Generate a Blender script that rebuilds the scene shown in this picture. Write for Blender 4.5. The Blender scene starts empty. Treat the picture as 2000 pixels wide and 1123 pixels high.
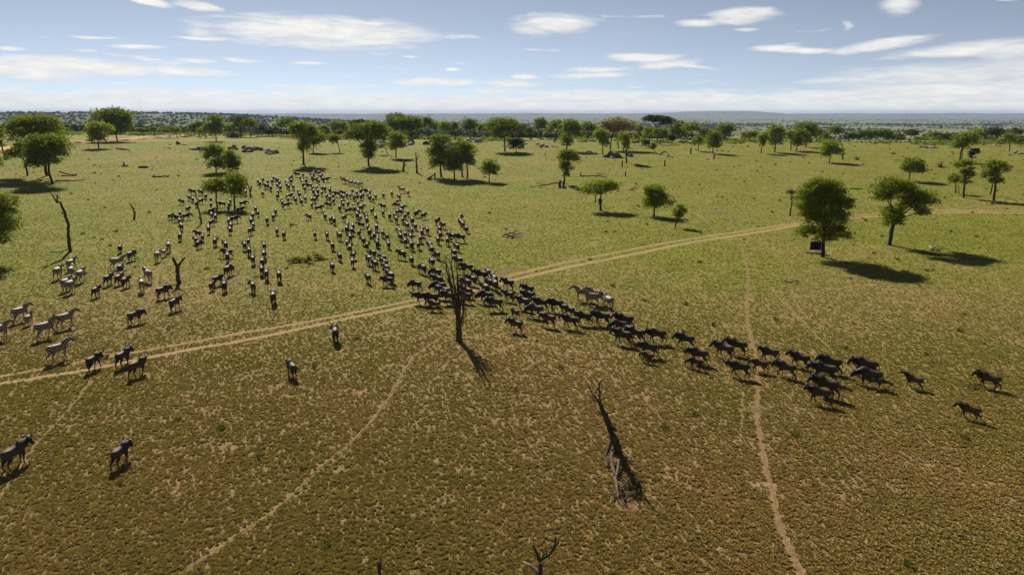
import bpy, bmesh, math, random
import numpy as np
from mathutils import Vector, Matrix, noise as mnoise

R = math.radians
scene = bpy.context.scene
COL = scene.collection

# ---------------------------------------------------------------- camera
cam_d = bpy.data.cameras.new('camera')
cam_d.sensor_width = 36.0
cam_d.lens = 36.0 * 1351 / 2000
cam_d.clip_start = 0.1
cam_d.clip_end = 60000
cam = bpy.data.objects.new('camera', cam_d)
COL.objects.link(cam)
CAM_H = 17.5
cam.location = (0, 0, CAM_H)
cam.rotation_euler = (R(90 - 14.15), 0, 0)
scene.camera = cam

# ---------------------------------------------------------------- light
SUN_AZ, SUN_EL = R(20.5), R(35)          # azimuth to the left of straight ahead
sun_dir = Vector((-math.sin(SUN_AZ) * math.cos(SUN_EL), math.cos(SUN_AZ) * math.cos(SUN_EL), math.sin(SUN_EL)))
sd = bpy.data.lights.new('sun', 'SUN')
sd.energy = 5.0
sd.angle = R(0.55)
sd.color = (1.0, 0.915, 0.77)
sun = bpy.data.objects.new('sun', sd)
COL.objects.link(sun)
sun.rotation_euler = sun_dir.to_track_quat('Z', 'Y').to_euler()
sun.location = (0, 0, 200)

vs = scene.view_settings
vs.view_transform = 'Standard'
vs.look = 'None'
vs.gamma = 1.0
vs.use_curve_mapping = False
vs.exposure = 0.80
scene.render.engine = 'CYCLES'
scene.cycles.use_denoising = True
scene.cycles.max_bounces = 6
scene.cycles.diffuse_bounces = 1
scene.cycles.glossy_bounces = 2
scene.cycles.transmission_bounces = 3
scene.cycles.transparent_max_bounces = 12
scene.cycles.volume_bounces = 0
scene.cycles.sample_clamp_indirect = 4

# ---------------------------------------------------------------- node helpers
class NT:
    def __init__(self, tree):
        self.t = tree
        self.n = tree.nodes
        self.l = tree.links
    def new(self, typ, **kw):
        nd = self.n.new(typ)
        for k, v in kw.items():
            setattr(nd, k, v)
        return nd
    def link(self, a, b):
        self.l.new(a, b)
    def put(self, sock, v):
        if hasattr(v, 'is_linked') or isinstance(v, bpy.types.NodeSocket):
            self.l.new(v, sock)
        else:
            sock.default_value = v
    def m(self, op, a, b=0.0, c=None, clamp=False):
        nd = self.n.new('ShaderNodeMath')
        nd.operation = op
        nd.use_clamp = clamp
        self.put(nd.inputs[0], a)
        self.put(nd.inputs[1], b)
        if c is not None:
            self.put(nd.inputs[2], c)
        return nd.outputs[0]
    def noise(self, vec, scale, detail=4.0, rough=0.55, dist=0.0, w=None):
        nd = self.n.new('ShaderNodeTexNoise')
        if w is not None:
            nd.noise_dimensions = '4D'
            nd.inputs['W'].default_value = w
        self.put(nd.inputs['Vector'], vec)
        nd.inputs['Scale'].default_value = scale
        nd.inputs['Detail'].default_value = detail
        nd.inputs['Roughness'].default_value = rough
        nd.inputs['Distortion'].default_value = dist
        return nd.outputs['Fac']
    def ramp(self, fac, lo, hi, a=0.0, b=1.0, smooth=True):
        nd = self.n.new('ShaderNodeMapRange')
        nd.interpolation_type = 'SMOOTHSTEP' if smooth else 'LINEAR'
        nd.clamp = True
        self.put(nd.inputs['Value'], fac)
        nd.inputs['From Min'].default_value = lo
        nd.inputs['From Max'].default_value = hi
        nd.inputs['To Min'].default_value = a
        nd.inputs['To Max'].default_value = b
        return nd.outputs['Result']
    def mix(self, fac, a, b, mode='MIX'):
        nd = self.n.new('ShaderNodeMix')
        nd.data_type = 'RGBA'
        nd.blend_type = mode
        self.put(nd.inputs[0], fac)
        for s, v in ((nd.inputs[6], a), (nd.inputs[7], b)):
            if isinstance(v, tuple):
                s.default_value = (v[0], v[1], v[2], 1)
            else:
                self.l.new(v, s)
        return nd.outputs[2]
    def xyz(self, vec):
        nd = self.n.new('ShaderNodeSeparateXYZ')
        self.l.new(vec, nd.inputs[0])
        return nd.outputs
    def vec(self, x, y, z):
        nd = self.n.new('ShaderNodeCombineXYZ')
        for i, v in enumerate((x, y, z)):
            self.put(nd.inputs[i], v)
        return nd.outputs[0]

def new_mat(name):
    m = bpy.data.materials.new(name)
    m.use_nodes = True
    m.node_tree.nodes.clear()
    t = NT(m.node_tree)
    out = t.new('ShaderNodeOutputMaterial')
    return m, t, out

def principled(t, out, color, rough=0.8, spec=0.2, bump=None, bstr=0.5, bdist=0.05):
    p = t.new('ShaderNodeBsdfPrincipled')
    if isinstance(color, tuple):
        p.inputs['Base Color'].default_value = (*color, 1)
    else:
        t.link(color, p.inputs['Base Color'])
    t.put(p.inputs['Roughness'], rough)
    p.inputs['Specular IOR Level'].default_value = spec
    if bump is not None:
        b = t.new('ShaderNodeBump')
        b.inputs['Strength'].default_value = bstr
        b.inputs['Distance'].default_value = bdist
        t.link(bump, b.inputs['Height'])
        t.link(b.outputs[0], p.inputs['Normal'])
    if out is not None:
        t.link(p.outputs[0], out.inputs['Surface'])
    return p

# ---------------------------------------------------------------- world: sky with scattered clouds
world = bpy.data.worlds.new('World')
scene.world = world
world.use_nodes = True
world.node_tree.nodes.clear()
world.cycles.sampling_method = 'MANUAL'
world.cycles.sample_map_resolution = 256
w = NT(world.node_tree)
wout = w.new('ShaderNodeOutputWorld')
sky = w.new('ShaderNodeTexSky', sky_type='NISHITA')
sky.sun_disc = False
sky.sun_elevation = SUN_EL
sky.sun_rotation = -SUN_AZ
sky.air_density = 0.5
sky.dust_density = 0.25
sky.ozone_density = 1.2
sky.altitude = 1500
SKY_STRENGTH = 0.05
tc = w.new('ShaderNodeTexCoord')
dx, dy, dz = w.xyz(tc.outputs['Generated'])[:3]
az = w.m('ARCTAN2', dx, dy)
el = w.m('ARCSINE', dz)
# cloud sheet seen in perspective: project the direction on a plane overhead
up = w.m('ADD', w.m('MAXIMUM', dz, 0.0), 0.025)
cx, cy = w.m('DIVIDE', dx, up), w.m('DIVIDE', dy, up)
sheet = w.vec(cx, cy, 0.0)
ang = w.vec(w.m('MULTIPLY', az, 14.0), w.m('MULTIPLY', el, 60.0), 0.0)
wob = w.noise(w.vec(w.m('MULTIPLY', az, 10.0), w.m('MULTIPLY', el, 75.0), 0.0), 1.3, 9, 0.66, 0.8)
wob2 = w.noise(ang, 0.7, 3, 0.5, w=3.1)
azw = w.m('ADD', az, w.m('MULTIPLY', w.m('SUBTRACT', wob2, 0.5), 0.06))
elw = w.m('ADD', el, w.m('MULTIPLY', w.m('SUBTRACT', wob2, 0.5), 0.012))
fluff = w.m('MULTIPLY', w.m('SUBTRACT', wob, 0.5), 2.6)
CLOUDS = [ # azimuth, elevation, half width, half height (radians), opacity, tilt
    (-0.2594, 0.1024, 0.1487, 0.0215, 1.0, -0.02),
    (-0.3357, 0.1037, 0.0594, 0.014, 0.9, 0),
    (-0.1799, 0.099, 0.0681, 0.0117, 0.9, 0.05),
    (-0.5302, 0.0548, 0.1102, 0.0109, 1.0, -0.02),
    (-0.5866, 0.049, 0.0719, 0.0136, 1.0, 0),
    (-0.4135, 0.0502, 0.0621, 0.0054, 0.9, 0),
    (-0.5769, 0.0121, 0.0988, 0.0068, 0.75, -0.02),
    (-0.4452, 0.1299, 0.0271, 0.0047, 1, -0.1),
    (-0.3968, 0.1275, 0.0252, 0.0055, 1, -0.15),
    (-0.4036, 0.0896, 0.0344, 0.0027, 0.9, 0),
    (-0.4763, 0.0778, 0.0292, 0.0026, 0.9, 0),
    (-0.5208, 0.0868, 0.0251, 0.0019, 0.8, 0),
    (-0.5307, 0.0709, 0.0165, 0.0019, 0.8, 0),
    (-0.6027, 0.0705, 0.0151, 0.0024, 0.9, 0),
    (-0.4182, 0.0617, 0.0297, 0.0027, 1, 0),
    (-0.3544, 0.0665, 0.026, 0.0028, 1, -0.03),
    (-0.2751, 0.0637, 0.0219, 0.0021, 0.8, 0),
    (-0.4028, 0.0975, 0.0188, 0.0054, 0.5, 0),
    (0.0591, 0.1173, 0.059, 0.0148, 0.75, 0),
    (0.0279, 0.1084, 0.0296, 0.0089, 0.5, 0),
    (0.3061, 0.122, 0.0471, 0.0106, 0.85, 0.05),
    (0.2456, 0.1141, 0.0348, 0.0057, 0.8, 0),
    (0.1743, 0.0731, 0.061, 0.0073, 1, -0.03),
    (0.2088, 0.0622, 0.0496, 0.0058, 0.8, 0.1),
    (0.1196, 0.0584, 0.0365, 0.0044, 0.9, -0.02),
    (0.2223, 0.0607, 0.0563, 0.0029, 0.7, -0.08),
    (0.1059, 0.0504, 0.0512, 0.0044, 0.7, 0),
    (0.0177, 0.0487, 0.0259, 0.0037, 0.9, 0),
    (-0.1097, 0.0403, 0.0585, 0.0066, 0.95, 0),
    (-0.0071, 0.0378, 0.0444, 0.0059, 0.85, 0),
    (-0.1399, 0.0735, 0.0145, 0.0022, 0.9, 0),
    (-0.2649, 0.0206, 0.0193, 0.005, 1, 0),
    (-0.3105, 0.0243, 0.0148, 0.0028, 0.8, 0),
    (-0.1488, 0.0211, 0.0145, 0.0022, 0.7, 0),
    (-0.18, 0.0217, 0.0287, 0.0022, 0.7, 0),
    (-0.0811, 0.058, 0.0132, 0.0022, 0.9, 0),
    (0.35, 0.0816, 0.0392, 0.0049, 0.9, 0),
    (0.387, 0.0774, 0.0381, 0.0048, 0.9, -0.02),
    (0.4676, 0.0805, 0.056, 0.0073, 0.85, 0.12),
    (0.5537, 0.0711, 0.0803, 0.0088, 0.7, 0.06),
    (0.6027, 0.0705, 0.0452, 0.0122, 0.6, 0),
    (0.4844, 0.1235, 0.0203, 0.0118, 0.6, 0),
    (0.4282, 0.1047, 0.0074, 0.0054, 0.5, 0),
    (0.3044, 0.1035, 0.0168, 0.0028, 0.7, 0),
    (0.5423, 0.0417, 0.1412, 0.019, 0.55, 0.04),
    (0.5699, 0.0267, 0.1732, 0.0187, 0.65, 0.02),
    (0.438, 0.041, 0.0546, 0.0054, 0.6, 0.02),
    (0.4638, 0.016, 0.2487, 0.0132, 0.6, 0),
    (0.3111, 0.0171, 0.1744, 0.0085, 0.7, 0),
    (0.1769, 0.0143, 0.0861, 0.0058, 0.6, 0),
    (0.0712, 0.0268, 0.0884, 0.0044, 0.55, 0),
    (-0.3916, 0.0293, 0.019, 0.0021, 0.6, 0),
    (-0.3184, 0.0059, 0.1335, 0.0028, 0.7, 0),
    (-0.4916, 0.0189, 0.1151, 0.0046, 0.4, 0),
]
flu1 = w.m('ADD', fluff, 1.0)
mask = None
for (a0, e0, ra, re, op, tilt) in CLOUDS:
    da = w.m('SUBTRACT', azw, a0)
    de = w.m('SUBTRACT', w.m('SUBTRACT', elw, e0), w.m('MULTIPLY', da, tilt)) if tilt else w.m('SUBTRACT', elw, e0)
    da, de = w.m('MULTIPLY', da, 1 / ra), w.m('MULTIPLY', de, 1 / re)
    q = w.m('MULTIPLY_ADD', da, da, w.m('MULTIPLY', de, de))
    k = w.m('MULTIPLY', w.m('SUBTRACT', flu1, q), op)
    mask = k if mask is None else w.m('MAXIMUM', mask, k)
mask = w.ramp(mask, -0.30, 1.0)
# small scattered puffs everywhere on the sheet
puff = w.noise(sheet, 0.85, 5, 0.55)
puff_m = w.m('MULTIPLY', w.ramp(puff, 0.62, 0.71), 0.8)
veil = w.noise(sheet, 0.22, 5, 0.6, w=5.0)
veil_m = w.m('MULTIPLY', w.ramp(veil, 0.55, 0.80), 0.22)
mask = w.m('MAXIMUM', mask, w.m('MAXIMUM', puff_m, veil_m))
# bank of far cloud low on the horizon
bank_n = w.noise(w.vec(w.m('MULTIPLY', az, 9.0), w.m('MULTIPLY', el, 70.0), 2.0), 1.5, 5, 0.6)
bank = w.m('MULTIPLY', w.ramp(w.m('SUBTRACT', w.m('MULTIPLY', bank_n, 0.085), el), 0.006, 0.030), 0.85)
mask = w.m('MAXIMUM', mask, bank, clamp=True)
skyc = w.new('ShaderNodeMix', data_type='RGBA')
hs = w.new('ShaderNodeHueSaturation')
hs.inputs['Saturation'].default_value = 0.50
w.link(sky.outputs[0], hs.inputs['Color'])
shade = w.ramp(w.noise(ang, 2.4, 4, 0.6, w=8.0), 0.3, 0.7, 0.86, 1.0)
CLOUD_L = 11.2
ccol = w.new('ShaderNodeVectorMath', operation='SCALE')
ccol.inputs[0].default_value = (CLOUD_L, CLOUD_L * 0.985, CLOUD_L * 0.95)
w.link(shade, ccol.inputs['Scale'])
w.link(mask, skyc.inputs[0])
tint = w.mix(1.0, hs.outputs[0], (0.84, 0.90, 0.94), 'MULTIPLY')
w.link(tint, skyc.inputs[6])
w.link(ccol.outputs[0], skyc.inputs[7])
bg = w.new('ShaderNodeBackground')
bg.inputs['Strength'].default_value = SKY_STRENGTH
w.link(skyc.outputs[2], bg.inputs['Color'])
w.link(bg.outputs[0], wout.inputs['Surface'])

# ---------------------------------------------------------------- mesh helpers
def tag(o, label=None, cat=None, group=None, kind=None):
    if label: o['label'] = label
    if cat: o['category'] = cat
    if group: o['group'] = group
    if kind: o['kind'] = kind
    return o

def empty(name, loc, rz=0.0):
    o = bpy.data.objects.new(name, None)
    o.location = loc
    o.rotation_euler = (0, 0, rz)
    o.empty_display_size = 0.3
    COL.objects.link(o)
    return o

def obj(name, mesh, mat=None, parent=None, loc=None):
    if mat is not None:
        mesh.materials.clear()
        mesh.materials.append(mat)
    o = bpy.data.objects.new(name, mesh)
    COL.objects.link(o)
    if parent is not None:
        o.parent = parent
    if loc is not None:
        o.location = loc
    return o

def mesh_np(name, verts, faces, smooth=False):
    """verts (n,3); faces (m,k) array with constant k"""
    verts = np.asarray(verts, dtype=np.float32)
    faces = np.asarray(faces, dtype=np.int32)
    me = bpy.data.meshes.new(name)
    me.vertices.add(len(verts))
    me.vertices.foreach_set('co', verts.ravel())
    k = faces.shape[1]
    me.loops.add(faces.size)
    me.loops.foreach_set('vertex_index', faces.ravel())
    me.polygons.add(len(faces))
    me.polygons.foreach_set('loop_start', np.arange(0, faces.size, k, dtype=np.int32))
    if smooth:
        me.polygons.foreach_set('use_smooth', np.ones(len(faces), dtype=bool))
    me.update(calc_edges=True)
    me.validate()
    return me

class MB:
    """collects tubes into one mesh"""
    def __init__(self):
        self.v = []
        self.f = []
    def tube(self, pts, r0, r1, n=6, jitter=0.0, rng=None, flat=1.0, radii=None):
        pts = [Vector(p) for p in pts]
        if len(pts) < 2: return
        L = len(pts)
        base = len(self.v)
        prev = None
        for i, p in enumerate(pts):
            d = (pts[min(i + 1, L - 1)] - pts[max(i - 1, 0)])
            if d.length < 1e-6: d = Vector((0, 0, 1))
            d.normalize()
            ref = Vector((1, 0, 0)) if abs(d.x) < 0.9 else Vector((0, 1, 0))
            if prev is not None:
                ref = prev
            a = (ref - d * ref.dot(d)).normalized()
            b = d.cross(a)
            prev = a
            t = i / (L - 1)
            r = radii[i] if radii else r0 + (r1 - r0) * t
            for j in range(n):
                th = 2 * math.pi * j / n
                rr = r * (1 + (rng.uniform(-jitter, jitter) if rng else 0))
                q = p + a * (math.cos(th) * rr) + b * (math.sin(th) * rr * flat)
                self.v.append((q.x, q.y, q.z))
        for i in range(L - 1):
            for j in range(n):
                a0 = base + i * n + j
                a1 = base + i * n + (j + 1) % n
                self.f.append((a0, a1, a1 + n, a0 + n))
        for ring, rev in ((base, True), (base + (L - 1) * n, False)):
            idx = [ring + j for j in range(n)]
            self.f.append(tuple(reversed(idx)) if rev else tuple(idx))
    def build(self, name, smooth=True):
        me = bpy.data.meshes.new(name)
        me.from_pydata(self.v, [], self.f)
        if smooth:
            me.polygons.foreach_set('use_smooth', np.ones(len(me.polygons), dtype=bool))
        me.update()
        return me

def refine(pts, rng, k=3, wob=0.06):
    """subdivide a polyline with Catmull-Rom and a little wobble"""
    P = [Vector(p) for p in pts]
    out = []
    for i in range(len(P) - 1):
        p0, p1, p2, p3 = P[max(i - 1, 0)], P[i], P[i + 1], P[min(i + 2, len(P) - 1)]
        seg = (p2 - p1).length
        for s in range(k):
            t = s / k
            q = 0.5 * ((2 * p1) + (p2 - p0) * t + (2 * p0 - 5 * p1 + 4 * p2 - p3) * t * t + (3 * p1 - p0 - 3 * p2 + p3) * t ** 3)
            if s or i:
                q = q + Vector((rng.uniform(-1, 1), rng.uniform(-1, 1), rng.uniform(-1, 1))) * wob * seg
            out.append(q)
    out.append(P[-1])
    return out

# ---------------------------------------------------------------- terrain
def ss(a, b, x):
    t = np.clip((np.asarray(x, dtype=float) - a) / (b - a), 0, 1)
    return t * t * (3 - 2 * t)

def hgt(x, y):
    x = np.asarray(x, dtype=float)
    y = np.asarray(y, dtype=float)
    z = 4.0 * ss(130, 300, y)
    edge = 345 - np.where(x < 0, 0.40, 0.18) * np.clip(x, -400, 400)
    z = z - 27 * ss(0, 650, y - edge)
    z = z - 18 * np.clip((y - 1000) / 3000, 0, 1)
    z = z - 16 * ss(4000, 9500, y)
    z = z + 46 * ss(150, 1150, -x) * np.exp(-((y - 2300) / 750.0) ** 2)
    z = z + (58 + 58 * np.exp(-((x - 4030) / 560.0) ** 2)) * ss(9500, 13000, y)
    return z

ys = list(np.arange(-160, 420, 4.0))
while ys[-1] < 16000:
    ys.append(ys[-1] + max(4.0, 0.022 * ys[-1]))
ys = np.array(ys)
av = np.linspace(-1.25, 1.25, 251)
AA, YY = np.meshgrid(av, ys)
XX = AA * (220 + 0.95 * np.maximum(YY, 0))
ZZ = hgt(XX, YY)
fr = np.random.default_rng(5)
far_bump = ss(900, 2500, YY) * 1.5 + ss(6000, 13000, YY) * 4
ridge = ss(9500, 13000, YY)
ZZ = ZZ + ridge * (5 * np.sin(XX * 0.0008 + 1.0) + 3 * np.sin(XX * 0.0027 + 0.4) + 2 * np.sin(XX * 0.0062 + YY * 0.0004))
ZZ = ZZ + far_bump * (np.sin(XX * 0.004 + YY * 0.0013) + np.sin(XX * 0.0017 - YY * 0.003)) * 0.5
nr, nc = AA.shape
idx = np.arange(nr * nc).reshape(nr, nc)
faces = np.stack([idx[:-1, :-1], idx[:-1, 1:], idx[1:, 1:], idx[1:, :-1]], -1).reshape(-1, 4)
ground_me = mesh_np('ground', np.stack([XX, YY, ZZ], -1).reshape(-1, 3), faces, smooth=True)

SOIL_SCALE, SOIL_DETAIL, SOIL_ROUGH = 0.42, 5.0, 0.62

def ground_colour(t, pos):
    """colour of the short turf and the bare soil, by place"""
    X, Y, Z = t.xyz(pos)[:3]
    soil_n = t.noise(pos, SOIL_SCALE, SOIL_DETAIL, SOIL_ROUGH)
    big = t.noise(pos, 0.035, 4, 0.55)
    mid = t.noise(pos, 0.16, 4, 0.6, w=2.0)
    fine = t.noise(pos, 2.6, 4, 0.65)
    green = t.mix(mid, (0.112, 0.128, 0.015), (0.200, 0.200, 0.034))
    dry = t.mix(fine, (0.185, 0.126, 0.046), (0.310, 0.220, 0.094))
    # drier grass towards the near right, greener farther out
    dryness = t.m('ADD', t.ramp(Y, 28, 95, 0.74, 0.06), t.m('MULTIPLY', t.m('SUBTRACT', big, 0.5), 1.9))
    dryness = t.m('ADD', dryness, t.m('MULTIPLY', t.m('SUBTRACT', mid, 0.5), 0.9))
    dryness = t.m('ADD', dryness, t.m('MULTIPLY', t.m('SUBTRACT', fine, 0.5), 0.7), clamp=True)
    turf = t.mix(dryness, green, dry)
    soilc = t.mix(fine, (0.165, 0.105, 0.055), (0.29, 0.195, 0.108))
    thr = t.m('ADD', t.m('MULTIPLY', t.m('SUBTRACT', big, 0.5), 0.30), soil_n)
    thr = t.m('ADD', thr, t.ramp(Y, 25, 110, 0.085, -0.03))
    soil = t.m('MULTIPLY', t.ramp(thr, 0.575, 0.76), 0.65)
    return turf, soilc, soil, fine, soil_n, Y

# ground material
m_ground, t, out = new_mat('savanna_ground')
geo = t.new('ShaderNodeNewGeometry')
turf, soilc, soil, fine, soil_n, Yc = ground_colour(t, geo.outputs['Position'])
under = t.mix(0.60, turf, (0.195, 0.130, 0.068))
nearf = t.ramp(Yc, 38, 85)
base = t.mix(nearf, under, turf)
speck = t.noise(geo.outputs['Position'], 1.1, 3, 0.7, w=4.0)
base = t.mix(t.m('MULTIPLY', t.ramp(speck, 0.58, 0.72), 0.55), base, (0.045, 0.055, 0.012))
col = t.mix(soil, base, soilc)
# woodland floor far out
farg = t.noise(geo.outputs['Position'], 0.004, 5, 0.6, w=1.0)
farc = t.mix(t.ramp(farg, 0.35, 0.65), (0.085, 0.110, 0.032), (0.20, 0.20, 0.085))
Xw = t.xyz(geo.outputs['Position'])[0]
farc = t.mix(t.ramp(t.m('DIVIDE', Xw, t.m('MAXIMUM', Yc, 1.0)), -0.3, 0.3, 1.0, 0.0), farc, t.mix(farg, (0.060, 0.085, 0.022), (0.115, 0.135, 0.045)))
fardots = t.noise(geo.outputs['Position'], 0.03, 4, 0.7, w=6.0)
farc = t.mix(t.m('MULTIPLY', t.ramp(fardots, 0.52, 0.66), 0.75), farc, (0.035, 0.050, 0.018))
col = t.mix(t.ramp(Yc, 420, 900), col, farc)
b1 = t.noise(geo.outputs['Position'], 3.2, 5, 0.7)
b2 = t.noise(geo.outputs['Position'], 0.9, 4, 0.65, w=2.0)
hb = t.m('ADD', t.m('MULTIPLY', b1, 0.45), t.m('MULTIPLY', b2, 0.8))
principled(t, out, col, 0.95, 0.05, bump=hb, bstr=1.0, bdist=0.30)
ground = obj('ground', ground_me, m_ground)
tag(ground, 'short green and tan savanna turf reaching to the hills', kind='structure')

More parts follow.
